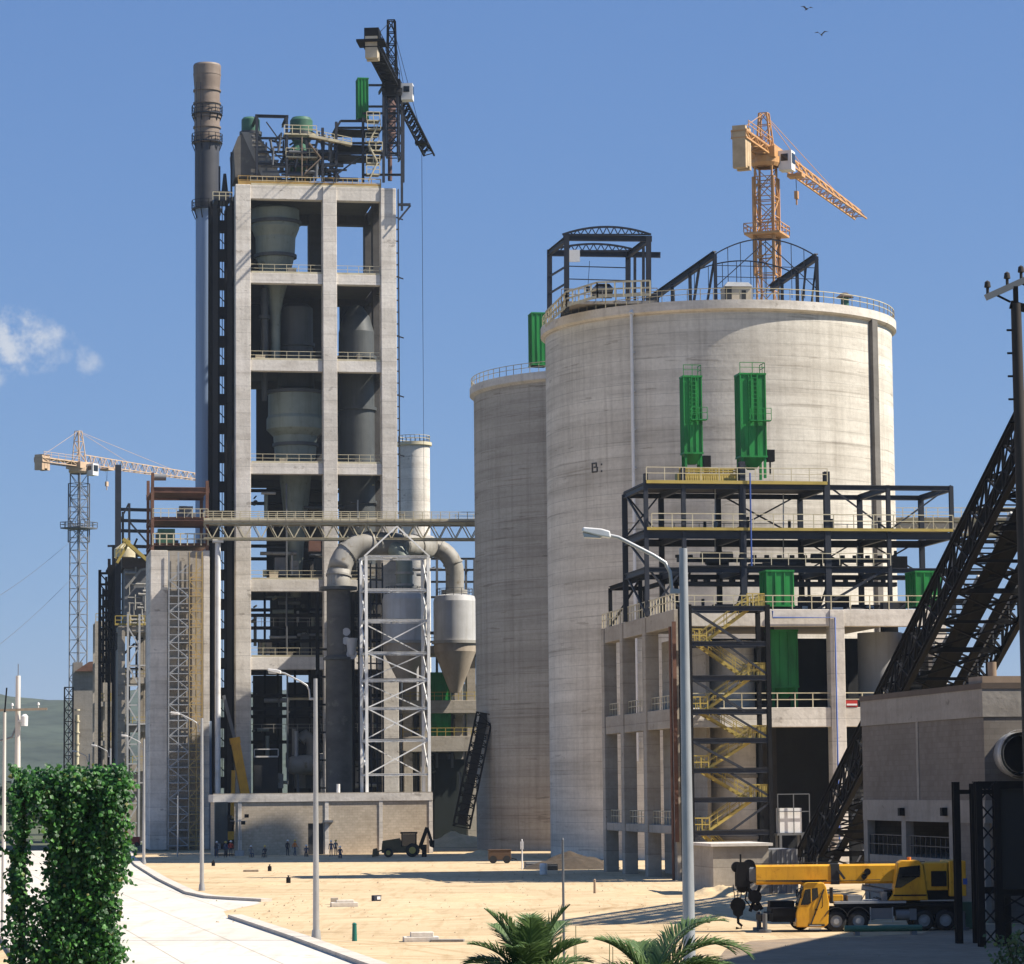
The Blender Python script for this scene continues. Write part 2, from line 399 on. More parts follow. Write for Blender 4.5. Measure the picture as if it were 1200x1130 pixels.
# small cumulus low on the left: noise-eroded puffs in sky direction space
tc = N.new('ShaderNodeTexCoord')
cur = None
nz = N.new('ShaderNodeTexNoise'); nz.inputs['Scale'].default_value = 130; nz.inputs['Detail'].default_value = 9; nz.inputs['Roughness'].default_value = .68
L.new(tc.outputs['Generated'], nz.inputs['Vector'])
for (px, py, wx, wy, dens) in ((14, 400, 66, 38, 1.0), (52, 398, 30, 30, .75), (-5, 441, 26, 15, .7), (103, 424, 18, 19, .6), (70, 416, 20, 12, .5)):
    d = ray(px, py).normalized(); r1 = Rv; u1 = (Uv - d * Uv.dot(d)).normalized()
    def dotn(vec):
        q = N.new('ShaderNodeVectorMath'); q.operation = 'DOT_PRODUCT'; q.inputs[1].default_value = vec
        L.new(tc.outputs['Generated'], q.inputs[0]); return q.outputs['Value']
    def ma(op, a, b=None, c=None):
        q = N.new('ShaderNodeMath'); q.operation = op
        for i, x in enumerate((a, b, c)):
            if x is None: continue
            if isinstance(x, (int, float)): q.inputs[i].default_value = x
            else: L.new(x, q.inputs[i])
        return q.outputs[0]
    rr = (r1 - d * r1.dot(d)).normalized()
    ex = ma('MULTIPLY', dotn(rr), FPX / wx); ey = ma('MULTIPLY', dotn(u1), FPX / wy)
    rr2 = ma('ADD', ma('MULTIPLY', ex, ex), ma('MULTIPLY', ey, ey))
    fall = ma('SUBTRACT', 1.0, rr2)
    m_ = ma('ADD', ma('MULTIPLY', fall, .55), ma('MULTIPLY', ma('SUBTRACT', nz.outputs['Fac'], .5), 2.6))
    m_ = ma('MULTIPLY', m_, 1.15)
    q = N.new('ShaderNodeMapRange'); q.interpolation_type = 'SMOOTHSTEP'; q.inputs['From Min'].default_value = -.1; q.inputs['From Max'].default_value = 1.1
    L.new(m_, q.inputs['Value'])
    front = ma('GREATER_THAN', dotn(d), .9)
    inside = N.new('ShaderNodeMapRange'); inside.inputs['From Min'].default_value = 1.6; inside.inputs['From Max'].default_value = .7
    L.new(rr2, inside.inputs['Value'])
    k = ma('MULTIPLY', ma('MULTIPLY', ma('MULTIPLY', q.outputs[0], inside.outputs[0]), front), dens)
    cur = k if cur is None else ma('MAXIMUM', cur, k)
mx = N.new('ShaderNodeMix'); mx.data_type = 'RGBA'
L.new(ma('MULTIPLY', cur, .85), mx.inputs[0]); L.new(cmb.outputs[0], mx.inputs[6]); mx.inputs[7].default_value = (7.4, 7.8, 8.5, 1)
L.new(mx.outputs[2], bg.inputs['Color'])

scn.view_settings.view_transform = 'Standard'; scn.view_settings.look = 'None'
scn.view_settings.exposure = 0.78; scn.view_settings.gamma = 1.0

# ------------------------------------------------------------------ ground, road, hills
gm = mat('sandy_ground', (.595,.45,.268), 1.0, layers=[
    ((.03,.05,.03), .4, .65, (.86,.85,.82)), ((.25,.4,.25), .45, .7, (.86,.83,.79)), ((1.5,.10,.2), .52, .66, (.85,.82,.77), .5), ((.10,1.4,.2), .54, .66, (.87,.84,.79), .4),
    ((1.6,1.6,1.6), .55, .75, (.80,.76,.70)), ((.09,.11,.1), .62, .70, (.74,.70,.64))], bump=.55, bscale=1.2)
# pairs of wandering wheel tracks
def tracks(period, off, warp, rot, keep):
    nt = gm.node_tree; Nn = nt.nodes; Ll = nt.links; bb = Nn['Principled BSDF']; src = bb.inputs['Base Color'].links[0].from_socket
    def ma(op, a, b=None):
        q = Nn.new('ShaderNodeMath'); q.operation = op
        for i, x in enumerate((a, b)):
            if x is None: continue
            if isinstance(x, (int, float)): q.inputs[i].default_value = x
            else: Ll.new(x, q.inputs[i])
        return q.outputs[0]
    tcx = Nn.new('ShaderNodeTexCoord'); mp = Nn.new('ShaderNodeMapping'); mp.inputs['Rotation'].default_value = (0, 0, rad(rot)); Ll.new(tcx.outputs['Object'], mp.inputs[0])
    sp = Nn.new('ShaderNodeSeparateXYZ'); Ll.new(mp.outputs[0], sp.inputs[0])
    n1 = Nn.new('ShaderNodeTexNoise'); n1.inputs['Scale'].default_value = .022; n1.inputs['Detail'].default_value = 1; Ll.new(tcx.outputs['Object'], n1.inputs['Vector'])
    n2 = Nn.new('ShaderNodeTexNoise'); n2.inputs['Scale'].default_value = .05; n2.inputs['Detail'].default_value = 4; Ll.new(mp.outputs[0], n2.inputs['Vector'])
    c = ma('ADD', ma('ADD', sp.outputs[1], off), ma('MULTIPLY', n1.outputs['Fac'], warp))
    t = ma('MULTIPLY', ma('FRACT', ma('MULTIPLY', c, 1.0 / period)), period)
    a = ma('LESS_THAN', ma('ABSOLUTE', ma('SUBTRACT', t, 2.0)), .3); b = ma('LESS_THAN', ma('ABSOLUTE', ma('SUBTRACT', t, 4.1)), .3)
    k = ma('MULTIPLY', ma('MAXIMUM', a, b), ma('MULTIPLY', ma('GREATER_THAN', n2.outputs['Fac'], .47), .8))
    mm = Nn.new('ShaderNodeMix'); mm.data_type = 'RGBA'; mm.blend_type = 'MULTIPLY'; mm.inputs[7].default_value = keep
    Ll.new(k, mm.inputs[0]); Ll.new(src, mm.inputs[6]); Ll.new(mm.outputs[2], bb.inputs['Base Color'])
tracks(23, 4, 60, 0, (.80, .75, .68, 1)); tracks(31, 11, 50, 62, (.82, .77, .70, 1)); tracks(27, 3, 40, -38, (.82, .78, .72, 1))
# dull green scrub beyond the yard, added to cut bounce light off the ground
nt = gm.node_tree; Nn = nt.nodes; Ll = nt.links; bb = Nn['Principled BSDF']; src = bb.inputs['Base Color'].links[0].from_socket
tcx = Nn.new('ShaderNodeTexCoord'); mp = Nn.new('ShaderNodeMapping'); mp.inputs['Location'].default_value = (24/96, -1.62, 0); mp.inputs['Scale'].default_value = (1/96, 1/145, 0)
Ll.new(tcx.outputs['Object'], mp.inputs[0]); ln = Nn.new('ShaderNodeVectorMath'); ln.operation = 'LENGTH'; Ll.new(mp.outputs[0], ln.inputs[0])
nz2 = Nn.new('ShaderNodeTexNoise'); nz2.inputs['Scale'].default_value = .03; nz2.inputs['Detail'].default_value = 5; Ll.new(tcx.outputs['Object'], nz2.inputs['Vector'])
ad = Nn.new('ShaderNodeMath'); ad.operation = 'ADD'; Ll.new(ln.outputs['Value'], ad.inputs[0]); Ll.new(nz2.outputs['Fac'], ad.inputs[1])
mr = Nn.new('ShaderNodeMapRange'); mr.inputs['From Min'].default_value = 1.45; mr.inputs['From Max'].default_value = 1.6; Ll.new(ad.outputs[0], mr.inputs['Value'])
mm = Nn.new('ShaderNodeMix'); mm.data_type = 'RGBA'; mm.inputs[7].default_value = (.075, .085, .042, 1); Ll.new(mr.outputs[0], mm.inputs[0]); Ll.new(src, mm.inputs[6]); Ll.new(mm.outputs[2], bb.inputs['Base Color'])
g = MB()
xs = [-3000, -1200, -500, -200] + [-150 + 5*i for i in range(61)] + [200, 500, 1200, 3000]
ys = [-300, 0, 60] + [80 + 5*i for i in range(80)] + [520, 700, 1200, 2200, 4300]
def gz(x, y):
    if not (-150 < x < 150 and 80 < y < 470): return 0.0
    return -.10 - .10 * math.sin(x * .31 + 1.2 * math.sin(y * .07)) * math.sin(y * .19 + .5) if False else 0.0
vs = [(x, y, gz(x, y)) for y in ys for x in xs]; nx = len(xs)
g.add(vs, [(j*nx+i, j*nx+i+1, (j+1)*nx+i+1, (j+1)*nx+i) for j in range(len(ys)-1) for i in range(nx-1)])
tag(g.build('ground', gm), kind='structure')

rm = mat('pale_concrete_road', (.64,.585,.50), .9, layers=[((.12,.12,.1), .4, .7, (.88,.87,.85)), ((.5,.12,.1), .5, .75, (.87,.85,.82)), ((2,2,2), .45, .75, (.92,.91,.9)), ((.25,.25,.2), .64, .72, (.76,.70,.60)), ((1.2,.08,.1), .55, .68, (.86,.84,.81)), ((.7,.7,.7), .68, .71, (.7,.66,.6))], bump=.1)
nt = rm.node_tree; Nn = nt.nodes; Ll = nt.links
tcx = Nn.new('ShaderNodeTexCoord'); mp = Nn.new('ShaderNodeMapping'); mp.inputs['Rotation'].default_value = (0, 0, rad(-11.5))
br = Nn.new('ShaderNodeTexBrick'); br.inputs['Brick Width'].default_value = 4.0; br.inputs['Row Height'].default_value = 9.0
br.offset = 0; br.inputs['Scale'].default_value = 1; br.inputs['Mortar Size'].default_value = .04
br.inputs['Color1'].default_value = (1, 1, 1, 1); br.inputs['Color2'].default_value = (.96, .955, .95, 1); br.inputs['Mortar'].default_value = (.55, .53, .5, 1)
Ll.new(tcx.outputs['Object'], mp.inputs[0]); Ll.new(mp.outputs[0], br.inputs['Vector'])
bb = Nn['Principled BSDF']; src = bb.inputs['Base Color'].links[0].from_socket
mm = Nn.new('ShaderNodeMix'); mm.data_type = 'RGBA'; mm.blend_type = 'MULTIPLY'; mm.inputs[0].default_value = 1
Ll.new(src, mm.inputs[6]); Ll.new(br.outputs['Color'], mm.inputs[7]); Ll.new(mm.outputs[2], bb.inputs['Base Color'])

redge = [G(470, 1150), G(420, 1131), G(340, 1101), G(267, 1076), G(262, 1068), G(306, 1059), G(300, 1056), G(250, 1054), G(217, 1049), G(185, 1033), G(158, 1016), G(149, 1006), G(144, 996)]
redge = [V((redge[0].x + .21*50, redge[0].y - 50, 0))] + redge
def at_y(y): return -22.9 - (y - 141) * .2
left = [V((at_y(p.y) if p.y < 190 else at_y(p.y) - 3, p.y, 0)) for p in redge]
rb = MB()
poly = [(p.x, p.y, .006) for p in redge] + [(p.x, p.y, .006) for p in reversed(left)]
rb.add(poly, [tuple(range(len(poly)))])
tag(rb.build('road', rm), kind='structure')

def kerb(pts, wd=.55, h=.17, name='kerb'):
    k = MB(); pts = [V((p.x, p.y, 0)) for p in pts]
    out = []
    for i, p in enumerate(pts):
        d = (pts[min(i+1, len(pts)-1)] - pts[max(i-1, 0)]).normalized(); n = V((d.y, -d.x, 0))
        out.append((p, p + n * wd))
    for (a, b), (c, d) in zip(out[:-1], out[1:]):
        z = V((0, 0, h)); e = V((0, 0, -.1))
        k.add([a+e, c+e, d+e, b+e, a+z, c+z, d+z, b+z], [(4,7,6,5), (0,1,5,4)[::-1], (2,3,7,6)[::-1], (0,4,7,3), (1,2,6,5)])
    return tag(k.build(name, M['kerb']), kind='structure')
M['kerb'] = mat('kerb_concrete', (.58,.52,.44), .9, layers=[((.6,.6,.6), .4, .7, (.82,.8,.78)), ((3,3,3), .45, .75, (.88,.87,.85))])
def dense(pts, n=6):
    out = []
    for a, b in zip(pts[:-1], pts[1:]):
        out += [a.lerp(b, i / n) for i in range(n)]
    return out + [pts[-1]]
kerb(dense([redge[0], G(420, 1131), G(340, 1101), G(267, 1076)]), .8, .2)
kerb(dense([G(306, 1057), G(270, 1055), G(240, 1053), G(217, 1048), G(185, 1032), G(158, 1015), G(149, 1005), G(144, 995)]), .8, .2)
lk = [V((at_y(y) - .6, y, 0)) for y in (110, 130, 150, 170, 190)]
kerb(lk, .6, .2)

dm = mat('shaded_dirt_yard', (.29,.22,.15), 1.0, layers=[((.2,.2,.2), .4, .7, (.75,.74,.72)), ((1.5,1.5,1.5), .4, .7, (.75,.74,.72)), ((.1,.6,.1), .5, .7, (1.35,1.25,1.1))], bump=.4, bscale=3)  # dark dirt with the shade of this yard corner put into its colour
yb = MB()
yp = [G(826, 1150), G(838, 1128), G(850, 1113), G(880, 1103), G(930, 1100), G(1010, 1098), G(1080, 1094), G(1110, 1085), V((40, 165, 0)), V((60, 110, 0))]
yb.add([(p.x, p.y, .005) for p in yp], [tuple(range(len(yp)))])
tag(yb.build('yard_shade_patch', dm), kind='structure')

# distant hills, real terrain 2-3 km off
hm = mat('wooded_hills', (.055,.072,.045), 1.0, layers=[((.01,.01,.01), .4, .65, (.6,.62,.6)), ((.05,.05,.05), .45, .65, (.55,.6,.5)), ((.004,.006,.004), .5, .7, (1.5,1.35,1.1))], bump=1.0, bscale=.05)
from mathutils import noise as mnoise
hb = MB(); nx, ny = 150, 36; vs = []
for j in range(ny):
    for i in range(nx):
        x = -1900 + 3800 * i / (nx-1); y = 1900 + 1900 * j / (ny-1)
        t = j / (ny-1)
        ridge = math.sin(min(1, t * 1.5) * math.pi / 2) ** 1.3
        base = 112 + 16 * math.sin(x * .0041 + 1.0) - max(0, x + 400) * .045
        h = ridge * (base + 26 * mnoise.noise(V((x * .004, y * .004, 1.7))) + 8 * mnoise.noise(V((x * .02, y * .02, 5))) + 5 * mnoise.noise(V((x * .06, y * .06, 9))))
        vs.append((x, y, max(-2, h) if j else -3))
hb.add(vs, [(j*nx+i, j*nx+i+1, (j+1)*nx+i+1, (j+1)*nx+i) for j in range(ny-1) for i in range(nx-1)], True)
tag(hb.build('hills', hm), kind='structure')

# a far-off wood at the foot of the hills, one mass
fb = MB(); rnd = random.Random(3)
for k in range(240):
    y = rnd.uniform(620, 1700); x = -y * rnd.uniform(.118, .19); s = rnd.uniform(2.5, 5.5); z0 = s * .3
    c = V((x, y, z0 + s * .9))
    for q in range(60):
        d = V((rnd.gauss(0, 1), rnd.gauss(0, 1), rnd.gauss(0, .8))).normalized()
        p = c + d * (s * (.65 + .4 * rnd.random()))
        a = V((rnd.gauss(0, 1), rnd.gauss(0, 1), rnd.gauss(0, 1))).normalized(); b = a.cross(d).normalized(); e = s * .28
        fb.add([p - a*e, p + b*e, p + a*e, p - b*e], [(0, 1, 2, 3)])
fo = tag(fb.build('far_wood', M['farleaf']), label='hazy green belt of trees at the foot of the distant hills', cat='woodland', kind='stuff')

# air: one closed box round everything
hz = MB(); hz.box(-3400, -330, -4, 3400, 4400, 160)
hmat = bpy.data.materials.new('haze_air'); hmat.use_nodes = True
nt = hmat.node_tree; nt.nodes.clear()
ou = nt.nodes.new('ShaderNodeOutputMaterial'); pv = nt.nodes.new('ShaderNodeVolumePrincipled')
pv.inputs['Color'].default_value = (.74, .85, .96, 1); pv.inputs['Density'].default_value = .00007; pv.inputs['Anisotropy'].default_value = .2
nt.links.new(pv.outputs[0], ou.inputs['Volume'])
USE_HAZE = True
if USE_HAZE: tag(hz.build('haze', hmat), kind='stuff')
# ================================================================== PREHEATER TOWER
T = Frame(PY(276, 900, 400), 10)
def tu(px, v=0.0): return T.pix(px, 500, v).x
def tz(py, v=0.0): return T.pix(285, py, v).z
tower = fempty('preheater_tower', T, 'tall open concrete tower frame stacked with dark vessels, the highest structure on the site', 'tower')
TD = 19.5
cols = [(tu(276), tu(294)), (tu(379), tu(395.5)), (tu(447.5), tu(465.5))]
lev = [(tz(a), tz(b)) for a, b in ((216, 232), (319, 331), (421, 434), (542, 555), (679, 693), (770, 785))]
ZT = lev[0][0]
for i, (a, b) in enumerate(cols):
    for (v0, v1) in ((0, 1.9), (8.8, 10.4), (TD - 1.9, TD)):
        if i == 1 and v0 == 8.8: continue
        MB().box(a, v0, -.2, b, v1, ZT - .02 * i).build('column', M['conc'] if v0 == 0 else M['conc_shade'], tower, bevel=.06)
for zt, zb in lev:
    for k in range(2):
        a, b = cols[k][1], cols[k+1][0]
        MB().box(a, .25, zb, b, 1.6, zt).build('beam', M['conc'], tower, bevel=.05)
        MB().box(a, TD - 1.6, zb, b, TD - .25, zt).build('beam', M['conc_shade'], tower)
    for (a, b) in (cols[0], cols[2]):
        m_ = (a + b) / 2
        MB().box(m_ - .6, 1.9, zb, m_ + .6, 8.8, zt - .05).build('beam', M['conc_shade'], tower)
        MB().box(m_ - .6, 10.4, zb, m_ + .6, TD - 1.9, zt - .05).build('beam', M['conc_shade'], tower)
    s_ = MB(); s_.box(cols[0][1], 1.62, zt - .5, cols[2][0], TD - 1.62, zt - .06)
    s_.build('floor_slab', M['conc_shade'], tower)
    r_ = MB(); r_.rail([(cols[0][1], .4, zt), (cols[1][0], .4, zt)], 1.2, 1.5, .06); r_.rail([(cols[1][1], .4, zt), (cols[2][0], .4, zt)], 1.2, 1.5, .06)
    r_.box(cols[0][1] + .1, .27, zt, cols[2][0] - .1, .33, zt + .25)
    r_.build('railing', M['cream'], tower)
# secondary steel between the floors
sb = MB(); rnd = random.Random(11)
for py in (720, 735, 750, 815, 830):
    z = tz(py); sb.ibeam((cols[0][1], 2.4, z), (cols[2][0], 2.4, z), .3, .45)
for py in (575, 590, 640, 655, 715, 840, 870):
    z = tz(py, 12); sb.ibeam((cols[0][1], 12, z), (cols[2][0], 12, z), .3, .45)
for px in (310, 325, 345, 362, 412, 432):
    u = tu(px, 11); sb.ibeam((u, 11, -.1), (u, 11, tz(690, 11)), .3, .3)
sb.build('secondary_steelwork', M['steel_blk'], tower)
pb = MB()
pb.tube((tu(337), 1.7, tz(770)), (tu(337), 1.7, tz(565)), .12); pb.tube((tu(337), 1.0, tz(920)), (tu(337), 1.0, tz(790)), .12)
pb.build('downpipe', M['steel_gr'], tower)
# rear cladding with gaps; dark panels put in to deepen the shade inside
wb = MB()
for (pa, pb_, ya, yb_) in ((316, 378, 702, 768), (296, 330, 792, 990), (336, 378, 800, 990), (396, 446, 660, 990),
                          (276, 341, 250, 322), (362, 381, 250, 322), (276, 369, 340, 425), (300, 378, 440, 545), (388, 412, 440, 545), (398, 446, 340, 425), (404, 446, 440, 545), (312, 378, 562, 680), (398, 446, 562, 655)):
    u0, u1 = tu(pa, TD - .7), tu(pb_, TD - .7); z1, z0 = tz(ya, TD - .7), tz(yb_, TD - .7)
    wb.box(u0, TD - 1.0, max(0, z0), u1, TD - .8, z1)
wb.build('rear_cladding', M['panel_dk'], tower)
rnd = random.Random(77)
for fl, (y0, y1) in enumerate(((562, 676), (698, 768), (792, 925))):
    m = MB(); m2 = MB()
    for k in range(34):
        px = rnd.uniform(296, 440); v = rnd.uniform(2.4, 9); py = rnd.uniform(y0, y1); p = T.pix(px, py, v)
        L_ = rnd.uniform(1.5, 6); q = p + rnd.choice([V((L_, 0, 0)), V((0, 0, -L_ * .7)), V((0, 0, -L_ * .7)), V((0, L_ * .6, 0))])
        q.x = min(q.x, cols[2][0] - .2); q.z = max(q.z, T.pix(px, y1, v).z, 0); r = rnd.uniform(.06, .32)
        if (q - p).length < .4: continue
        mm_ = MB(); mm_.tube(p, q, r, 8); mm_.build('pipe', (M['vessel_dk'], M['duct'], M['vessel'], M['galv'], M['vessel_dk'], M['cream'])[k % 6], tower)
    for k in range(8):
        px = rnd.uniform(300, 425); v = rnd.uniform(3, 9); p = T.pix(px, y1 - 1, v); m = MB(); m.box(p.x, v, max(p.z, 0), min(p.x + rnd.uniform(.8, 2.4), cols[2][0] - .2), v + 1.5, max(p.z, 0) + rnd.uniform(.8, 3.0)); m.build('equipment_cabinet', (M['vessel_dk'], M['panel_gr'], M['duct'])[k % 3], tower)
    z = tz((y0 + y1) / 2); m2.rail([(cols[0][1], 2.2, z), (cols[2][0], 2.2, z)], 1.1, 1.6, .06)
    m2.build('inner_railing', M['duct'], tower)
# columns' side ladder and brackets on the far side
lb = MB(); ue = cols[2][1]
for py in range(250, 900, 14):
    z = tz(py); lb.box(ue + .02, .5, z, ue + .35, 1.0, z + .09)
    if py % 5 == 0: lb.bar((ue, .4, z), (ue + 1.0, .4, z - .3), .16)
lb.bar((ue + .4, .5, 2), (ue + .4, .5, ZT), .10); lb.bar((ue + .4, 1.0, 2), (ue + .4, 1.0, ZT), .10)
lb.build('ladder', M['steel_dk'], tower)
# dark sheeting added on the left side to keep daylight out of the frame
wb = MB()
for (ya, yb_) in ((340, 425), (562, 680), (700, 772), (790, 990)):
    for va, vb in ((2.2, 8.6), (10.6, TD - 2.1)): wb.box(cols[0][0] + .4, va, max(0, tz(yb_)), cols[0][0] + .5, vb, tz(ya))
wb.build('side_shade_panel', M['panel_dk'], tower)
rnd = random.Random(5)
for k, fl in enumerate(('top', 'second', 'third', 'fourth', 'fifth')):
    zt = lev[k + 1][0]
    for bay, bn in ((0, 'wide'), (1, 'narrow')):
        u = rnd.uniform(cols[bay][1] + .6, cols[bay + 1][0] - 1.8); h = rnd.uniform(.5, 1.1); wd = rnd.uniform(.6, 1.3)
        bx = empty('storage_box', T.world((u, 1.8, zt)), T.yaw, 'little beige box in the ' + bn + ' bay of the tall tower, ' + fl + ' opening', 'box', 'boxes left on the tower floors')
        m = MB(); m.box(0, 0, 0, wd, .6, h); m.build('body', M['beige'], bx); m = MB(); m.box(-.05, -.05, h + .002, wd + .05, .65, h + .1); m.build('lid', M['cream'], bx)

def vessel(name, label, cat, px, v, prof, matl, matb=None, group=None, bands=(), n=36):
    """prof: (pixel radius, pixel y) from top to bottom"""
    dd = None
    cpt = T.pix(px, 500, v); W = T.world(cpt); d = W.y
    P = []
    for r, y in prof:
        P.append((r / FPX * d, T.pix(px, y, v).z))
    P = P[::-1]
    base = V((W.x, W.y, P[0][1]))
    t = empty(name, base, T.yaw, label, cat, group)
    b = MB(); b.lathe([(r, z - base.z) for r, z in P], n)
    b.build('shell', matl, t)
    if bands:
        for r, y in bands:
            k = MB(); z = T.pix(px, y, v).z - base.z; R = r / FPX * d
            k.lathe([(R, z - .25), (R + .28, z - .22), (R + .28, z + .22), (R, z + .25)], n)
            k.build('flange', matb or matl, t)
    return t
VG = 'cyclone vessels inside the tower'
vessel('cyclone_vessel', 'grey green cyclone vessel under the top slab of the tower, wide drum above a cone', 'vessel', 323, 6.5,
       [(0, 243), (24, 244), (28.5, 247), (28.5, 268), (24, 279), (23, 300), (20, 312), (9, 352), (6, 372), (5.5, 420)], M['vessel'], M['vessel_dk'], VG, [(28.5, 262), (23, 301)])
vessel('cyclone_vessel', 'upright grey riser vessel with shallow dome on the second floor of the tower', 'vessel', 347, 9.5,
       [(0, 356), (14, 357), (20, 362), (20, 410), (21, 440), (22, 455)], M['vessel_dk'], M['vessel_dk'], VG, [(20, 405)])
vessel('cyclone_vessel', 'broad grey cyclone with a bulging middle band on the third floor of the tower', 'vessel', 346, 7.5,
       [(0, 458), (30, 459), (32, 463), (32, 488), (34, 492), (34, 504), (26, 512), (24, 536), (20, 548), (10, 640), (6, 700)], M['vessel'], M['vessel_dk'], VG, [(32, 461), (24.5, 522)])
vessel('calciner_duct', 'tall dark round duct with a domed top filling the narrow bay of the tower', 'duct', 418, 8.5,
       [(0, 357), (8, 360), (16, 372), (21, 390), (21.5, 610), (21.5, 690), (12, 740)], M['vessel_dk'], M['vessel_dk'], None, [(21.3, 420), (21.3, 480), (21.3, 590)])
vessel('feed_pipe', 'slim dark pipe hanging beside the riser vessel on the second floor', 'pipe', 310, 5.0,
       [(0, 338), (4.5, 339), (4.5, 425), (3, 470)], M['vessel_dk'], None, None, [(4.5, 372)], 16)
# fan and horizontal duct on the ground floor, rear hall equipment
fa = fempty('blower_duct', T, 'pale round horizontal duct with blunt end low in the tower behind the wall', 'duct')
c0 = T.pix(339, 897, 3.0); c1 = T.pix(384, 893, 3.0)
b = MB(); b.path([c0 + V((-.2, 0, 0)), c0, c0 + V((.5, 0, 0)), c1], [.5, 1.05, 1.25, 1.25], 20); b.build('shell', M['duct'], fa)
b = MB(); b.path([T.pix(352, 868, 6), T.pix(358, 862, 6), T.pix(366, 868, 6), T.pix(367, 890, 6)], .9, 16); b.build('elbow', M['duct'], fa)
b = MB(); b.box(c0.x + 1, 2.7, -.1, c0.x + 1.3, 3.3, c0.z - 1.1); b.box(c1.x - 1, 2.7, -.1, c1.x - .7, 3.3, c1.z - 1.1); b.build('support', M['steel_gr'], fa)
fs = fempty('machine_skid', T, 'small white framed machine inside the tower just left of the blower duct', 'machine')
b = MB(); p0 = T.pix(298, 886, 2.5); p1 = T.pix(326, 878, 2.5)
b.box(p0.x, 2.5, p0.z - .2, p1.x, 4.4, p0.z); b.bar((p0.x, 2.5, p1.z), (p1.x, 2.5, p1.z), .12); b.bar((p0.x, 2.5, p0.z), (p0.x, 2.5, p1.z), .12); b.bar((p1.x, 2.5, p0.z), (p1.x, 2.5, p1.z), .12); b.build('frame', M['steel_wh'], fs)
b = MB(); b.box(p0.x, 2.8, 0, p1.x, 4.6, p0.z - .21); b.build('housing', M['panel_dk'], fs)

# ---------------------------------------------------------------- tower top
TV = 5.0
hd = fempty('gas_duct_hood', T, 'grey ribbed hood sloping down on the tower roof beside the stack', 'duct')
b = MB(); pts = [T.pix(a, c, TV) for a, c in ((274, 212), (272, 178), (277, 165), (285, 159), (300, 160), (327, 212))]
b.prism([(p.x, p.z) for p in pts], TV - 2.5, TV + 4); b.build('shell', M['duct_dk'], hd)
b = MB()
for k in range(10):
    t = k / 9; p = pts[4].lerp(pts[5], t); b.box(p.x - .1 - (1.0 + 1.2 * t), TV - 2.62, p.z - .13, p.x + .15, TV + 4.05, p.z + .13)
b.build('rib', M['steel_gr'], hd)
q0, q1 = pts[4], pts[5]
b = MB(); b.add([(q0.x - 2.2, TV - 2.55, q0.z), (q0.x, TV - 2.55, q0.z), (q1.x, TV - 2.55, q1.z), (q1.x - 2.6, TV - 2.55, q1.z)], [(0, 3, 2, 1)]); b.build('panel', M['duct'], hd)  # lighter strip paints the sunlit slope onto the hood
vessel('roof_cyclone', 'dull green roof cyclone drum standing behind the ribbed hood, half hidden', 'vessel', 294, 9.0,
       [(0, 138), (9, 138.5), (11, 141), (11, 158), (20, 185), (20, 212)], M['green_dk'], M['vessel_dk'], 'roof cyclones', [(11, 157)])
vessel('roof_cyclone', 'dull green roof cyclone drum with a yellow platform round its neck', 'vessel', 354, 6.5,
       [(0, 138), (11, 138.5), (13.5, 142), (13.5, 160), (9, 170), (20, 180), (20, 194), (12, 212)], M['green_dk'], M['vessel_dk'], 'roof cyclones', [(13.5, 158), (20, 185)])

tf = fempty('roof_steel_frame', T, 'dark steel portal frames round the cyclones on the tower roof', 'steel frame')
b = MB()
def tp(px, py, v): return T.pix(px, py, v)
for v in (2.0, 8.0):
    for px, y0 in ((301, 136), (336, 137), (378, 150)):
        b.ibeam(tp(px, y0, v), tp(px, 213, v), .35, .35)
    b.ibeam(tp(299, 136, v), tp(338, 137, v), .35, .4)
    for y in (162, 178, 192):
        b.ibeam(tp(301, y, v), tp(378, y + 1, v), .25, .3)
    b.bar(tp(301, 162, v), tp(336, 192, v), .15); b.bar(tp(312, 143, v), tp(330, 168, v), .15)
for px, y in ((301, 136), (336, 137), (301, 178), (336, 178)):
    b.ibeam(tp(px, y, 2.0), V((tp(px, y, 2.0).x, 8.0, tp(px, y, 2.0).z)), .3, .35)
b.build('frame', M['steel_dk'], tf)
b = MB()
for (xa, xb, y) in ((333, 371, 156), (335, 372, 183)):
    p, q = tp(xa, y, 1.9), tp(xb, y, 1.9); b.box(p.x, 1.8, p.z - .2, q.x, 3.6, p.z)
    b.rail([(p.x, 1.8, p.z), (q.x, 1.8, p.z)], 1.1, 1.2, .09)
p, q = tp(362, 160, 1.9), tp(412, 170, 1.9); b.bar(p, q, 1.4, .35); b.rail([p, q], 1.0, 1.3, .08)
b.build('platform', M['cream'], tf)
b = MB(); rnd = random.Random(21)
for k in range(70):
    px = rnd.uniform(318, 394); y = rnd.uniform(176, 211); v = rnd.uniform(1.5, 9); p = tp(px, y, v)
    q = p + (V((rnd.uniform(1, 4), 0, 0)) if k % 2 else V((rnd.uniform(-.6, .6), 0, rnd.uniform(1, 3))))
    b = MB(); b.tube(p, q, rnd.uniform(.08, .3), 8); b.build('pipe', M['steel_gr'], tf)
b = MB()
rnd = random.Random(44)
for k in range(36):
    px = rnd.uniform(302, 392); y = rnd.uniform(164, 209); v = rnd.uniform(1.6, 9); p = tp(px, y, v); q = tp(px + rnd.uniform(8, 26), y + rnd.choice([0, 0, rnd.uniform(-14, 14)]), v) if k % 2 else tp(px, min(212, y + rnd.uniform(10, 34)), v)
    b = MB(); b.ibeam(p, q, .22, .25); b.build('steel_member', (M['steel_dk'], M['steel_gr'], M['tan_cone'])[k % 3], tf)
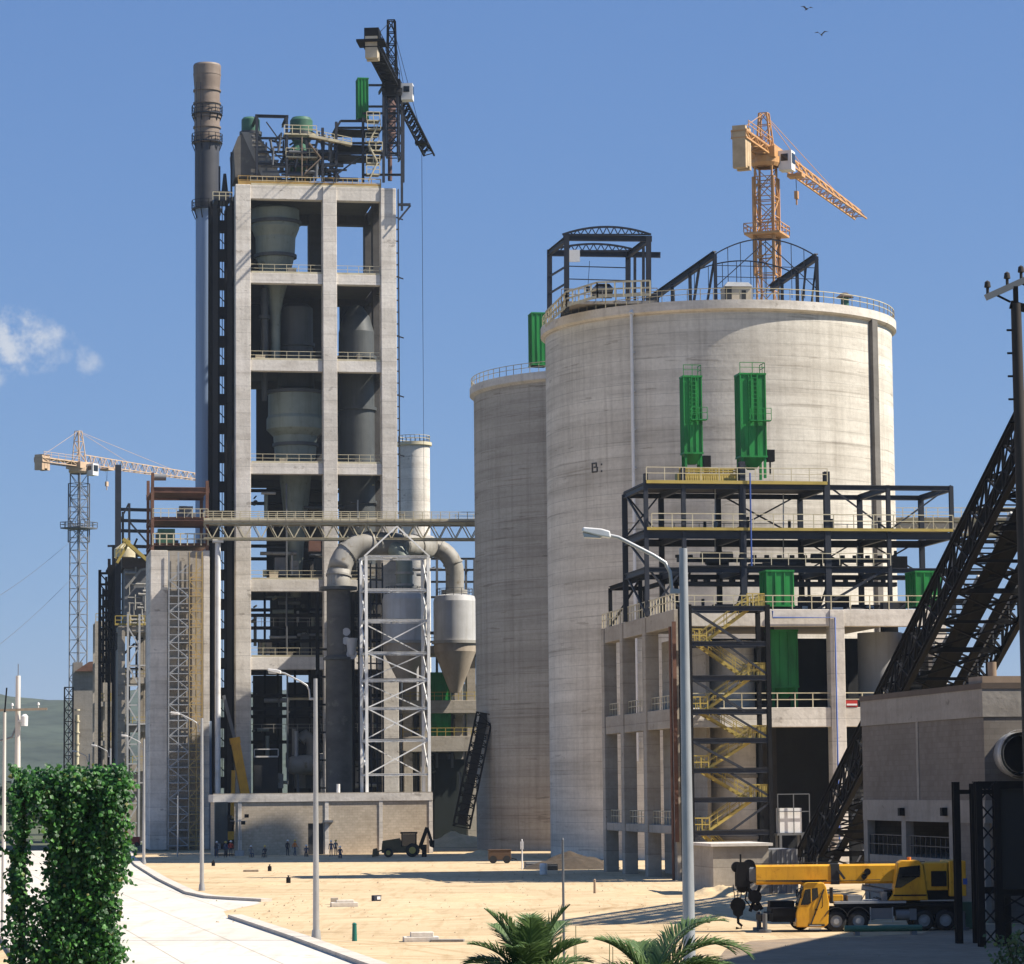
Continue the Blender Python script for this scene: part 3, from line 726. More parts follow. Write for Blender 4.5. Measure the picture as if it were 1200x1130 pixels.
b = MB(); b.bar(tp(357, 204, 1.6), tp(376, 186, 1.6), .9, .15); b.bar(tp(376, 186, 1.6), tp(362, 168, 1.6), .9, .15); b.bar(tp(354, 212, 1.6), tp(354, 160, 1.6), .14)
b.build('stair', M['tan_cone'], tf)
b = MB(); u0, u1 = cols[0][0], cols[2][1]
b.box(u0 + .4, .3, ZT + .02, u1 - 2.0, .42, ZT + .55); b.rail([(u0 + .4, .45, ZT), (u1 - 2.0, .45, ZT)], 1.25, 1.3, .09)
b.build('railing', mat('ochre_toe_boards', (.42,.26,.07), .7, layers=[((.8,.8,.8), .4, .7, (.6,.55,.5))]), tf)

hs = fempty('hoist_steel_tower', T, 'slender dark braced steel tower standing on the tower roof under the dark crane', 'steel tower')
b = MB()
for v in (2.0, 7.0):
    for px, y0 in ((394, 143), (425.5, 138), (449.5, 96), (472.5, 98)):
        b.ibeam(tp(px, y0, v), tp(px, 214, v), .34, .34)
    b.ibeam(tp(399, 142, v), tp(425, 142, v), .3, .3)
    for y in (150, 168, 180, 205):
        b.ibeam(tp(394 if y != 205 else 425, y, v), tp(473, y, v), .28, .3)
    for y in (100, 125, 133):
        b.ibeam(tp(432 if y < 130 else 425, y, v), tp(473, y, v), .25, .28)
    b.bar(tp(394, 205, v), tp(425, 182, v), .2); b.bar(tp(425, 180, v), tp(449, 150, v), .16); b.bar(tp(449, 133, v), tp(472, 100, v), .14); b.bar(tp(449, 168, v), tp(472, 150, v), .14)
    b.bar(tp(394, 150, v), tp(399, 142, v), .3)
for px, y in ((394, 150), (425.5, 150), (449.5, 100), (472.5, 100), (472.5, 150), (449.5, 180), (472.5, 180), (394, 180)):
    p = tp(px, y, 2.0); b.ibeam(p, V((p.x, 7.0, p.z)), .25, .3)
p = tp(471, 98, -.6); q = tp(471, 247, -.6); b.ibeam(p, q, .3, .3); p2 = tp(477, 238, -.6)
b.bar(tp(466, 240, -.6), tp(481, 240, -.6), .35); b.bar(tp(481, 241, -.6), tp(467, 258, -.6), .25)
b.build('frame', M['steel_dk'], hs)
b = MB()
for y in (152, 170, 182): 
    p, q = tp(395, y, 2), tp(447, y, 2); b.box(p.x, 2.2, p.z, q.x, 6.8, p.z + .12)
b.build('deck', M['panel_dk'], hs)
b = MB(); rnd = random.Random(8)
for (px, y) in ((437, 140), (438, 150), (436, 165), (440, 175), (437, 190), (437, 203)):
    p = tp(px, y, 1.8); b.box(p.x - .9, 1.4, p.z - .3, p.x + .9, 3.0, p.z - .15); b.rail([(p.x - .9, 1.4, p.z - .15), (p.x + .9, 1.4, p.z - .15)], 1.1, .9, .1)
for (y0, y1, s) in ((212, 192, 1), (190, 170, -1), (168, 148, 1)):
    b.bar(tp(437 - 5*s, y0, 1.6), tp(437 + 5*s, y1, 1.6), .8, .18)
b.build('stair', M['cream'], hs)
b = MB(); p = tp(456, 106, 4.5); q = tp(456, 160, 4.5); b.tube(p, q, .95, 14); b.tube(tp(456, 160, 4.5), tp(457, 172, 4.5), .95, 14, .35); b.tube(tp(457, 172, 4.5), tp(457, 212, 4.5), .3, 10)
b.build('chute', mat('brown_red_primer', (.14,.075,.06), .7, layers=[((.5,.5,.5), .4, .7, (.6,.6,.6))]), hs)

def dust_filter(F, pxa, pxb, ytop, ybody, yleg, v, depth, label, group='green dust filter boxes', ladder=True):
    a = F.pix(pxa, ybody, v); b_ = F.pix(pxb, ybody, v)
    zt = F.pix(pxa, ytop, v).z; zb = a.z; z0 = F.pix(pxa, yleg, v).z
    O = F.world((a.x, v, z0)); wd = b_.x - a.x
    t = empty('dust_filter', O, F.yaw, label, 'dust filter', group)
    H0, H1 = zb - z0, zt - z0
    m = MB(); m.box(0, 0, H0, wd, depth, H1)
    n = max(3, int(wd / .62))
    for i in range(n + 1):
        x = wd * i / n; m.box(x - .05, -.08, H0, x + .05, 0, H1)
    k = 4
    for i in range(k + 1):
        y = depth * i / k; m.box(-.08, y - .05, H0, -.002, y + .05, H1)
    for zz in (H0, H1 - .15): m.box(-.1, -.1, zz, wd + .1, depth + .1, zz + .15)
    m.build('casing', M['green'], t)
    if H0 > .8:
        m = MB(); hz_ = max(.2, H0 * .45); cx, cy = wd / 2, depth / 2
        m.add([(0, 0, H0), (wd, 0, H0), (wd, depth, H0), (0, depth, H0), (cx-.3, cy-.3, hz_), (cx+.3, cy-.3, hz_), (cx+.3, cy+.3, hz_), (cx-.3, cy+.3, hz_)],
              [(0,1,5,4), (1,2,6,5), (2,3,7,6), (3,0,4,7), (4,5,6,7)])
        m.build('hopper', M['green'], t)
        for x in (.1, wd - .1):
            for y in (.1, depth - .1):
                m = MB(); m.ibeam((x, y, 0), (x, y, H0), .2, .2, .03); m.build('leg', M['green'], t)
    m = MB(); x = wd * .42
    for dx in (0, .55): m.bar((x + dx, -.2, H0 + (H1-H0) * .5), (x + dx, -.2, H1), .07)
    z = H0 + (H1 - H0) * .5
    while z < H1: m.bar((x, -.2, z), (x + .55, -.2, z), .05); z += .35
    if ladder: m.build('ladder', M['green'], t)
    m = MB(); z = H0 + (H1 - H0) * .42; m.box(wd * .3, -.75, z, wd + .3, -.12, z + .08); m.rail([(wd * .3, -.75, z + .08), (wd + .3, -.75, z + .08)], 1.0, .7, .05)
    if ladder: m.build('walkway', M['green'], t)
    m = MB(); m.rail([(0, .05, H1), (wd, .05, H1), (wd, depth, H1)], .9, .9, .05); 
    if ladder: m.build('railing', M['green'], t)
    return t
dust_filter(T, 420, 431.5, 91, 139, 142, 3.0, 2.2, 'narrow green box on the steel tower high on the tower roof below the dark crane', ladder=False)

# ================================================================== STACK, HOIST SHAFT
def stack():
    d = 428.0; W = PY(242, 900, d); O = V((W.x, W.y, 0))
    t = empty('exhaust_stack', O, 0, 'round tan and dark chimney stack beside the tall concrete tower', 'chimney')
    def z(py): return PY(242, py, d).z
    s = d / FPX
    b = MB(); b.lathe([(15.2*s, z(166)), (15.2*s, z(104)), (16.2*s, z(92)), (16.6*s, z(78)), (15.6*s, z(76)), (14.6*s, z(78)), (14*s, z(100))], 32); b.build('top_section', M['stack_tan'], t)
    b = MB(); b.lathe([(13.6*s, z(246)), (14.6*s, z(240)), (14.6*s, z(166))], 32); b.build('middle_section', mat('dark_grey_stack_steel', (.06,.06,.065), .5, layers=[((.3,.3,.5), .4, .7, (.75,.75,.75)), ((2,2,.1), .5, .75, (.8,.8,.8))]), t)
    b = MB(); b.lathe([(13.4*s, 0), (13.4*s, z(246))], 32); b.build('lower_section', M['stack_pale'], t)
    b = MB()
    for py in (88, 107, 122, 138, 150, 168): b.lathe([(15.4*s, z(py) - .14), (15.4*s + .15, z(py) - .12), (15.4*s + .15, z(py) + .12), (15.4*s, z(py) + .14)], 32)
    b.build('stiffening_ring', M['stack_tan'], t)
    for py in (135, 168, 246):
        b = MB(); R = 18.2 * s; zz = z(py)
        b.lathe([(14.4*s, zz), (R, zz), (R, zz + .15), (14.4*s, zz + .15)], 24)
        pts = [(R * math.cos(2*math.pi*i/14), R * math.sin(2*math.pi*i/14), zz + .15) for i in range(15)]
        b.rail(pts, 1.1, 9, .08)
        for i in range(10):
            a = 2*math.pi*i/10; b.bar((13.6*s*math.cos(a), 13.6*s*math.sin(a), zz - 1.4), (R*math.cos(a), R*math.sin(a), zz), .12)
        b.build('platform', M['steel_dk'], t)
    b = MB()
    for dx in (-.3, .3): b.bar((dx - 1.0, -15.0*s - .2, z(246)), (dx - 1.0, -15.0*s - .2, z(100)), .08)
    b.build('ladder', M['steel_dk'], t)
stack()

def hoist_shaft():
    v0 = 3.0; a = T.pix(246.5, 500, v0).x; c = T.pix(274.5, 500, v0).x; dp = 4.2
    top = T.pix(260, 236, v0).z
    t = fempty('lift_shaft', T, 'dark ladder-like steel lift shaft hugging the tall tower beside the stack', 'lift shaft')
    wd = c - a
    b = MB()
    for x in (a + .15, c - .15):
        for y in (v0 + .15, v0 + dp - .15): b.ibeam((x, y, -.1), (x, y, top), .3, .3)
    b.ibeam((a + wd*.36, v0 + .1, -.1), (a + wd*.36, v0 + .1, top), .25, .25); b.ibeam((a + wd*.66, v0 + .1, -.1), (a + wd*.66, v0 + .1, top), .25, .25)
    b.build('frame', M['steel_blk'], t)
    for (x0, x1) in ((a + .3, a + wd*.34), (a + wd*.68, c - .3)):
        b = MB(); b.box(x0, v0 + .3, 0, x1, v0 + .38, top - .5); b.box(x0, v0 + dp - .4, 0, x1, v0 + dp - .32, top - .5)
        z = 0
        while z < top - 1.0:
            b.box(x0, v0 + .24, z, x1, v0 + .30, z + .15); z += 1.1
        b.build('cladding', M['panel_dk'], t)
    z = tz(920, v0); b = MB()
    step = T.pix(260, 400, v0).z - T.pix(260, 434, v0).z
    while z < top - 1:
        b.box(a + .3, v0 + .4, z, c - .3, v0 + dp - .4, z + .5)
        b.box(a + wd*.36, v0 + .02, z - .4, a + wd*.66, v0 + .2, z + 1.1)
        b.bar((a + wd*.36, v0 + .2, z + 2.6), (a + wd*.66, v0 + .2, z + 1.6), .12); b.bar((a + wd*.5, v0 + .2, z + 1), (a + wd*.5, v0 + .2, z + step), .1)
        z += step
    b.build('landing', M['steel_blk'], t)
    b = MB(); b.box(a + .5, v0, top + .01, c - .6, v0 + dp - .5, top + 1.4); b.tube((a + wd*.65, v0 + 2, top + 1.4), (a + wd*.65, v0 + 2, top + 4.2), .5, 10, .2)
    p = T.pix(259, 210, v0)
    b.bar((a + wd*.4, v0 + 1, top), (a + wd*.4, v0 + 1, top + 5), .25); b.bar((c - .3, v0 + 1, top), (c - .3, v0 + 1, top + 7), .25)
    b.build('machine_head', M['steel_dk'], t)
    b = MB(); b.rail([(a + .3, v0 - .3, top + .1), (c - .3, v0 - .3, top + .1)], 1.1, 1.0, .09); b.build('railing', M['cream'], t)
    b = MB(); b.tube((a - .7, v0 + 1, 0), (a - .7, v0 + 1, tz(625, v0)), .4, 12); b.build('riser_pipe', M['galv'], t)
hoist_shaft()

# ================================================================== SILOS
def silo(name, d, pxc, R, ytop, label, px_top, wm='silo'):
    W = PY(pxc, 900, d); O = V((W.x, W.y, 0))
    t = empty(name, O, T.yaw, label, 'silo', 'big concrete silos')
    H = PY(px_top, ytop, d - R).z
    b = MB(); n = 160
    b.lathe([(R, -.3), (R, H - .9)], n); b.build('wall', M[wm], t)
    b = MB(); b.lathe([(R + .003, H - 1.2), (R + .5, H - .9), (R + .5, H), (R - .3, H)], n); b.build('rim', M['conc'], t)
    b = MB(); b.lathe([(R - .3, H - .02), (R * .5, H + .9), (.01, H + 1.2)], 64, smooth=True); b.build('roof', M['conc_dark'], t)
    return t, O, H
R1 = 18.75
silo1, O1, H1 = silo('concrete_silo', 325.0, 849.5, R1, 352, 'larger sunlit round concrete silo with green filter boxes in front of it', 845)
silo2, O2, H2 = silo('concrete_silo', 376.0, 736.0, R1, 431, 'round concrete silo in shade partly hidden behind the larger sunlit one', 731, 'silo_old_shaded')
SF = Frame(O1, 10)
def rimpt(O, H, R, ang):   # ang from the direction to the camera, + to the right
    c = V((-O.x, -O.y, 0)).normalized(); r = V((-c.y, c.x, 0))
    return c * math.cos(ang) * R + r * math.sin(ang) * R
def silo_local(t, w):      # world offset to the silo's own axes
    return Matrix.Rotation(-T.yaw, 4, 'Z') @ V((w.x, w.y, w.z))
def silo_rail(t, O, H, a0, a1, name='railing'):
    n = max(6, int(abs(a1 - a0) / rad(4)))
    pts = []
    for i in range(n + 1):
        w = rimpt(O, H, R1 + .3, rad(0) + a0 + (a1 - a0) * i / n)
        pts.append(silo_local(t, V((w.x, w.y, H))))
    b = MB(); b.rail(pts, 1.2, 1.3, .07); b.build(name, M['cream'], t)
silo_rail(silo1, O1, H1, rad(-90), rad(120)); silo_rail(silo2, O2, H2, rad(-100), rad(-20))
# pilaster, downpipe, survey mark
def wall_strip(t, O, ang, w, dpt, z0, z1, name, m):
    c = rimpt(O, 0, R1, ang); nrm = c.normalized(); tan = V((-nrm.y, nrm.x, 0))
    b = MB(); q = [c + tan*(w/2) + nrm*dpt, c - tan*(w/2) + nrm*dpt, c - tan*(w/2) - nrm*.4, c + tan*(w/2) - nrm*.4]
    b.prismz([(silo_local(t, p).x, silo_local(t, p).y) for p in q], z0, z1); return b.build(name, m, t)
wall_strip(silo1, O1, math.asin((1022-845)/204*.99), 1.15, .45, -.2, H1 - .5, 'pilaster', mat('dark_cable_riser', (.17,.155,.135), .9, layers=CONC))
aa = math.asin((750-845)/204*.99)
b = MB(); c = silo_local(silo1, rimpt(O1, 0, R1 + .5, aa)); b.tube((c.x, c.y, 10), (c.x, c.y, H1 - 1.0), .17, 10); b.tube((c.x, c.y, H1 - 1.0), (c.x*.985, c.y*.985, H1 - .6), .3, 10)
for z in range(12, int(H1) - 2, 4): b.bar((c.x, c.y, z), (c.x * .97, c.y * .97, z), .12)
b.build('downpipe', M['white'], silo1)
# the stencilled mark: a boxy B followed by two dots
def mark():
    ang = math.asin((703.5-845)/204*.99); c = rimpt(O1, 0, R1 + .012, ang); nrm = c.normalized(); tan = V((-nrm.y, nrm.x, 0))
    if (O1 + c + tan).x < (O1 + c).x: tan = -tan
    z0 = PY(703, 548, O1.y + c.y).z; b = MB()
    def st(x0, z0_, x1, z1_, w=.16):
        A = c + tan * x0; B = c + tan * x1; A.z = z0 + z0_; B.z = z0 + z1_
        b.bar(silo_local(silo1, A), silo_local(silo1, B), w, w) if abs(x1-x0) < 1e-6 else b.bar(silo_local(silo1, A), silo_local(silo1, B), .03, w)
    st(-.5, -.5, -.5, .5); st(-.55, .45, .15, .45); st(-.55, -.45, .25, -.45); st(.1, .45, .1, .05); st(-.3, .05, .2, .05); st(.22, .05, .22, -.45)
    st(.75, .25, .95, .25, .2); st(.75, -.45, .95, -.45, .2)
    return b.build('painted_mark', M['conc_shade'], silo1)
mark()

# --- small things on the silo roofs
def sp(px, py, d): return PY(px, py, d)
d_n, d_f = 312.0, 321.0
hf = empty('hoist_gantry', V((sp(664, 355, d_n).x, d_n, H1)), 0, 'dark open steel frame with arched roof trusses on the rim of the sunlit silo', 'steel frame')
off = hf.location
def hp(px, py, d): return sp(px, py, d) - off
b = MB()
for px, y0, y1, d in ((664, 276, 366, d_n), (760, 277, 356, d_n), (644, 293, 372, d_f), (736, 297, 352, d_f)):
    b = MB(); b.ibeam(hp(px, y0, d), hp(px, y1, d), .55, .55, .09); b.build('column', M['steel_dk'], hf)
for px, y0 in ((744, 300), (754, 290)): b = MB(); b.ibeam(hp(px, y0, (d_n+d_f)/2), hp(px, 352, (d_n+d_f)/2), .3, .3); b.build('column', M['steel_dk'], hf)
for A_, B_ in ((hp(660, 279, d_n), hp(764, 280, d_n)), (hp(642, 297, d_f), hp(774, 299, d_f)), (hp(664, 280, d_n), hp(643, 297, d_f)), (hp(760, 281, d_n), hp(735, 300, d_f))): b = MB(); b.ibeam(A_, B_, .4, .58); b.build('beam', M['steel_dk'], hf)
b = MB()
for y in (318, 338): b.bar(hp(664, y - 6, d_n), hp(644, y + 6, d_f), .18)
for y in (312, 327): b.bar(hp(664, y, d_f), hp(735, y + 2, d_f), .1)
b.build('side_frame', M['steel_dk'], hf)
for (xa, xb, y, ya, d) in ((659, 763, 275, 266, d_n), (643, 748, 294, 286, d_f)):
    b = MB(); pts = []
    for i in range(13):
        t = i / 12; pts.append(hp(xa + (xb-xa)*t, y - (y-ya) * (1 - (2*t-1)**2), d))
    for p, q in zip(pts[:-1], pts[1:]): b.bar(p, q, .2)
    for i in range(12):
        lo = hp(xa + (xb-xa)*(i+.5)/12, y, d); b.bar(pts[i], lo, .1); b.bar(lo, pts[i+1], .1)
    b.bar(hp(xa, y, d), hp(xb, y, d), .15)
    b.build('roof_truss', M['steel_dk'], hf)
b = MB(); p = hp(658, 352, d_n); q = hp(770, 350, d_n)
b.box(p.x, -.5, p.z - .5, q.x, d_f - d_n, p.z - .2); b.rail([(p.x, -.5, p.z - .2), (q.x, -.5, p.z - .2)], 1.3, 1.4, .08)
b.build('deck', M['conc_dark'], hf)
b = MB(); p = hp(640, 383, 317); q = hp(664, 360, 310.5); r_ = hp(700, 349, 307); s_ = hp(762, 347, 306.3)
b.rail([p, q, r_, s_], 1.6, .9, .16, .3); b.build('railing', M['cream'], hf)
b = MB(); p = hp(673, 301, d_f - .3); b.box(p.x - .6, p.y - .3, p.z - .6, p.x + .6, p.y - .1, p.z + .7); b.build('sign_board', M['white'], hf)
b = MB(); p = hp(691, 306, d_f - 1); q = hp(689, 336, d_f - 1); b.bar(p, q, .05); b.box(q.x - .2, q.y - .2, q.z - .5, q.x + .2, q.y + .2, q.z); b.build('hoist_rope', M['steel_blk'], hf)
wz = sp(706, 344, 314); wn = empty('winch', V((wz.x, wz.y, wz.z - .2)), 0, 'dark winch unit on the deck inside the open steel frame on the silo', 'winch')
b = MB(); b.prism([(-1.0, -.2), (-1.15, .5), (-.6, 1.1), (.7, 1.1), (1.15, .6), (1.0, -.2)], -.8, .8); b.build('body', M['steel_blk'], wn)
b = MB(); b.tube((-1.0, -.9, .45), (1.0, -.9, .45), .3, 12); b.build('drum', M['steel_gr'], wn)

gl = empty('conveyor_gallery_frame', V((sp(838, 350, 316).x, 316, H1)), 0, 'bare sloping gallery skeleton of dark beams and thin arches on the silo roof', 'steel frame')
off2 = gl.location
def gp(px, py, d): return sp(px, py, d) - off2
b = MB()
A0, A1, B0, B1 = gp(838, 298, 316), gp(758, 354, 329), gp(957, 301, 316), gp(903, 338, 325)
for (P, Q, ts) in ((A0, A1, (0, .36, .62, .84)), (B0, B1, (0, .42, .75))):
    b = MB(); b.ibeam(P, Q, .45, .75)
    for t in ts:
        p = P.lerp(Q, t); b.ibeam(p, V((p.x, p.y, .0)), .35, .35)
    p = P.lerp(Q, .22); b.bar(V((p.x, p.y, p.z)), V((P.lerp(Q, .36).x, P.lerp(Q, .36).y, 0)), .22); b.bar(P, V((P.lerp(Q, .16).x, P.lerp(Q, .16).y, 0)), .2)
    b.build('side_beam', M['steel_dk'], gl)
b = MB()
def arch(P, Q, rise, n=16, r=.12):
    pts = [P.lerp(Q, i/n) + V((0, 0, rise * (1 - (2*i/n-1)**2))) for i in range(n + 1)]
    for p, q in zip(pts[:-1], pts[1:]): b.bar(p, q, r)
    for i in range(2, n - 1, 2): b.bar(pts[i], V((pts[i].x, pts[i].y, max(0, P.lerp(Q, i/n).z - 4.5))), .07)
    return pts
arch(A0, B0, 1.75)
arch(A0.lerp(A1, .5), B0.lerp(B1, .5), 1.6)
for zz in (-1.2, -2.4, -3.6): b.bar(A0 + V((0, 0, zz)), B0 + V((0, 0, zz)), .07)
b.bar(A0 + V((0, 0, -3.5)), A0.lerp(B0, .5) + V((0, 0, 1.5)), .09); b.bar(B0 + V((0, 0, -3.5)), A0.lerp(B0, .5) + V((0, 0, 1.5)), .09)
b.build('roof_arch', M['steel_dk'], gl)
p = sp(863, 352, 314); cbn = empty('site_cabin', V((p.x, p.y, H1)), rad(6), 'small beige hut with a dark opening on the silo roof', 'hut')
s = 314 / FPX
b = MB(); hh = sp(863, 337, 314).z - H1; b.prism([(-16*s, 0), (-16*s, hh - .1), (16*s, hh - .1), (16*s, 0)], -1.2, 1.4); b.build('walls', M['beige'], cbn)
b = MB(); b.prism([(-17*s, hh - .1), (-13*s, hh + .35), (12*s, hh + .3), (17*s, hh - .1)], -1.4, 1.6); b.build('roof', M['white'], cbn)
b = MB(); b.box(-16.1*s, -1.25, .05, -8*s, -1.18, hh - .15); b.box(4*s, -1.25, .3, 9*s, -1.18, hh - .5); b.build('opening', M['panel_dk'], cbn)
p = sp(990, 350, 313); vt = empty('roof_vent', V((p.x, p.y, H1)), 0, 'stubby dark green vent with cap by the railing on the silo roof', 'vent')
b = MB(); b.lathe([(.42, 0), (.42, 1.15), (.5, 1.2)], 16); b.build('pipe', M['green_dk'], vt)
b = MB(); b.lathe([(.5, 1.2), (.95, 1.25), (.3, 1.75), (.01, 1.8)], 16); b.build('cap', M['brown'], vt)
F2 = Frame(V((sp(630, 430, 362).x, 362, 0)), 10)
dust_filter(F2, 624, 641, 366, 428, 432, 0, 2.2, 'green ribbed box on the rim of the shaded silo against its sunlit neighbour', ladder=False)

# pale slim silo behind the tower
W = PY(487.5, 900, 490); ps = empty('pale_silo', V((W.x, W.y, 0)), 0, 'slim pale concrete silo showing behind the shoulder of the tall tower', 'silo')
zt_ = PY(487, 519, 488).z; b = MB(); Rp = 18.5/FPX*490
b.lathe([(Rp, 0), (Rp, zt_)], 64); b.build('wall', M['conc'], ps)
b = MB(); b.lathe([(Rp + .003, zt_ - .4), (Rp + .35, zt_ - .3), (Rp + .35, zt_ + .2), (0.01, zt_ + .5)], 64); b.rail([(Rp*math.cos(i*.3), Rp*math.sin(i*.3), zt_ + .2) for i in range(22)], 1.1, 3, .08)
b.build('rim', M['cream'], ps)
# ================================================================== TOWER CRANES
def tower_crane(W, zbase, zp, yaw, mw, jl, cl, peak, jh, label, mm, mj, mt, mcw, cab_m, cage=None, cw_h=3.0, hook=None, hook_drop=8, cab_side=-1, collars=(), group='tower cranes', mast_n=None, cw2=None, rc=.22, rb=.1, mcage=None):
    t = empty('tower_crane', V((W.x, W.y, zbase)), yaw, label, 'crane', group)
    zp -= zbase
    n = mast_n or max(4, int(zp / (mw * 1.05)))
    b = MB(); b.lattice((0, 0, 0), (0, 0, zp - 1.2), mw, mw, n, rc, rb); b.build('mast', mm, t)
    b = MB()
    if cage:
        z0, z1 = cage; b.lattice((0, 0, zp - z0), (0, 0, zp - z1), mw * 1.2, mw * 1.2, 5, rc, rb)
    for zz in collars:
        b.box(-mw*1.05, -mw*1.05, zp - zz, mw*1.05, mw*1.05, zp - zz + .25); b.rail([(-mw*1.05, -mw*1.05, zp-zz+.25), (mw*1.05, -mw*1.05, zp-zz+.25), (mw*1.05, mw*1.05, zp-zz+.25), (-mw*1.05, mw*1.05, zp-zz+.25), (-mw*1.05, -mw*1.05, zp-zz+.25)], 1.0, 1.2, .09)
    if cage or collars: b.build('climbing_cage', mcage or mj, t)
    b = MB(); b.lathe([(mw*.75, zp - 1.2), (mw*.85, zp - .8), (mw*.85, zp - .1), (mw*.6, zp)], 20, smooth=False); b.box(-mw*.75, -mw*.75, zp - .3, mw*.75, mw*.75, zp + .9); b.build('slewing_ring', mj, t)
    b = MB(); b.lattice((0, 0, zp + .9), (-.3, 0, zp + peak), mw*.8, mw*.8, max(3, int(peak / 1.8)), rc*.85, rb, w2=.9, h2=.9); b.build('cat_head', mj, t)
    # jib, triangular section
    b = MB(); k = int(jl / 1.6); ww = jh * .95
    def jp(i, c): 
        x = mw*.6 + (jl - mw*.6) * i / k; tap = 1 - .35 * i / k
        return V((x, (0, -ww/2, ww/2)[c], zp + .6 + (jh * tap if c == 0 else 0)))
    for c in range(3): b.bar(jp(0, c), jp(k, c), rc * .9)
    for i in range(k):
        for c in (1, 2):
            b.bar(jp(i, c), jp(i, 0) if i % 2 == 0 else jp(i+1, 0), rb); b.bar(jp(i+1, c), jp(i, 0) if i % 2 else jp(i+1, 0), rb)
        b.bar(jp(i, 1), jp(i+1, 2) if i % 2 else jp(i, 2), rb)
    b.build('jib', mj, t)
    b = MB(); b.lattice((-mw*.6, 0, zp + .5), (-cl, 0, zp + .5), ww * 1.1, .8, max(3, int(cl / 2)), rc*.9, rb)
    b.box(-cl, -ww*.6, zp + .75, -mw*.6, ww*.6, zp + .82); b.rail([(-cl, -ww*.75, zp + .9), (-mw*.6, -ww*.75, zp + .9)], 1.0, 2, .07)
    b.build('counter_jib', mj, t)
    b = MB()
    for i in range(3): b.box(-cl + i*.75, -ww*.5, zp + 1.0 - cw_h + .3 * (i % 2), -cl + i*.75 + .68, ww*.5, zp + 1.2 + .25 * ((i + 1) % 2))
    b.build('counterweight', mcw, t)
    if cw2:
        b = MB(); b.box(-cl + .3, -ww*.6, zp + 1.0, -cl + 2.8, ww*.6, zp + 2.6); b.box(-cl - .5, -ww*1.1, zp + .7, -cl + 3, ww*1.2, zp + .98); b.build('winch_house', cw2, t)
    b = MB(); top = V((-.3, 0, zp + peak))
    for (x, z) in ((jl*.38, zp + .6 + jh*.85), (jl*.75, zp + .6 + jh*.7), (-cl + .5, zp + 1)): b.bar(top, (x, 0, z), .055)
    b.build('tie_rod', mt, t)
    s = cab_side; cw, cd, ch = 1.5, 1.6, 2.2
    b = MB(); y0 = s * mw*.75; b.box(.1, y0, zp - 1.6, .1 + cd, y0 + s*cw, zp - 1.6 + ch); b.build('cab', cab_m, t)
    b = MB(); b.box(.1 + cd + .01, y0 + s*.12, zp - .9, .1 + cd + .06, y0 + s*(cw-.12), zp + .4); b.box(.3, y0 + s*(cw + .01), zp - .8, cd - .1, y0 + s*(cw + .06), zp + .3)
    b.box(.05, y0 + s*.3, zp - .6, .09, y0 + s*1.1, zp + .2)
    b.build('cab_window', M['glass'], t)
    if hook:
        b = MB(); b.box(hook - .8, -ww*.6, zp + .1, hook + .8, ww*.6, zp + .45); b.build('trolley', mj, t)
        b = MB(); 
        for dx in (-.25, .25): b.bar((hook + dx, 0, zp + .1), (hook, 0, zp - hook_drop), .03)
        b.build('hoist_rope', M['steel_blk'], t)
        b = MB(); b.box(hook - .3, -.2, zp - hook_drop - .9, hook + .3, .2, zp - hook_drop); b.tube((hook, 0, zp - hook_drop - .9), (hook, 0, zp - hook_drop - 1.6), .1, 8); b.build('hook_block', mj, t)
    return t
Wc = PY(899, 300, 332); zpv = PY(899, 184, 332).z
tipW = PY(1010, 262, 376)
yawc = math.atan2(41, 15.4)
tower_crane(Wc, H1 - 1, zpv, yawc, 1.95, 43.5, 10.5, 4.9, 1.55, 'orange tower crane rising above the roof of the sunlit silo', M['orange'], M['orange'], M['orange'], mat('dusty_orange_beige_ballast', (.56,.41,.24), .8, layers=[((.8,.8,.8), .4, .7, (.75,.73,.7))]), M['white'],
            cage=(13.5, 2.4), cw_h=4.2, rc=.2, rb=.085, hook=13, hook_drop=1.5, cab_side=-1, collars=(9.0,))
Wd = PY(460.5, 300, 392); zpd = PY(460, 103, 392).z
tower_crane(V((Wd.x, Wd.y, 0)), T.pix(466, 214, 5).z, zpd, rad(85.5), 1.6, 46, 22, 9.0, 1.6, 'dark tower crane perched on the roof of the tall tower', M['steel_dk'], M['steel_blk'], M['steel_blk'], M['beige'], M['white'],
            cw_h=2.3, hook=36, hook_drop=62, cab_side=-1, cw2=M['steel_blk'], rc=.26, rb=.12)
Wl = PY(91.5, 800, 560); zpl = PY(91.5, 548, 560).z
tower_crane(Wl, -.1, zpl, rad(58), 2.3, 37.5, 11.5, 6.8, 1.9, 'faded orange and grey tower crane far off beside the low works buildings', M['panel_gr'], M['salmon'], M['salmon'], M['salmon'], M['white'],
            cage=(14, 3), cw_h=2.4, hook=8, hook_drop=2, cab_side=-1, collars=(11.5,), rc=.17, rb=.085, mcage=M['steel_gr'])

# ================================================================== CONVEYOR BRIDGE, DUCTS, TANKS
B = Frame(PY(256, 900, 391), 8.0)
br = fempty('conveyor_bridge', B, 'long level cream truss bridge crossing in front of the tall tower', 'bridge')
p0, p1 = B.pix(239, 616), B.pix(600, 616)
zt0, zb0 = B.pix(256, 613).z, B.pix(256, 631).z
x0, x1 = p0.x, p1.x
b = MB()
for v in (0, 2.4):
    b.ibeam((x0, v, zt0), (x1, v, zt0), .25, .35); b.ibeam((x0, v, zb0), (x1, v, zb0), .2, .25)
    n = int((x1 - x0) / 2.1)
    for i in range(n):
        xa = x0 + (x1-x0)*i/n; xb = x0 + (x1-x0)*(i+1)/n; xm = (xa+xb)/2
        b.bar((xa, v, zt0), (xm, v, zb0), .13); b.bar((xm, v, zb0), (xb, v, zt0), .13)
b.build('truss', M['cream'], br)
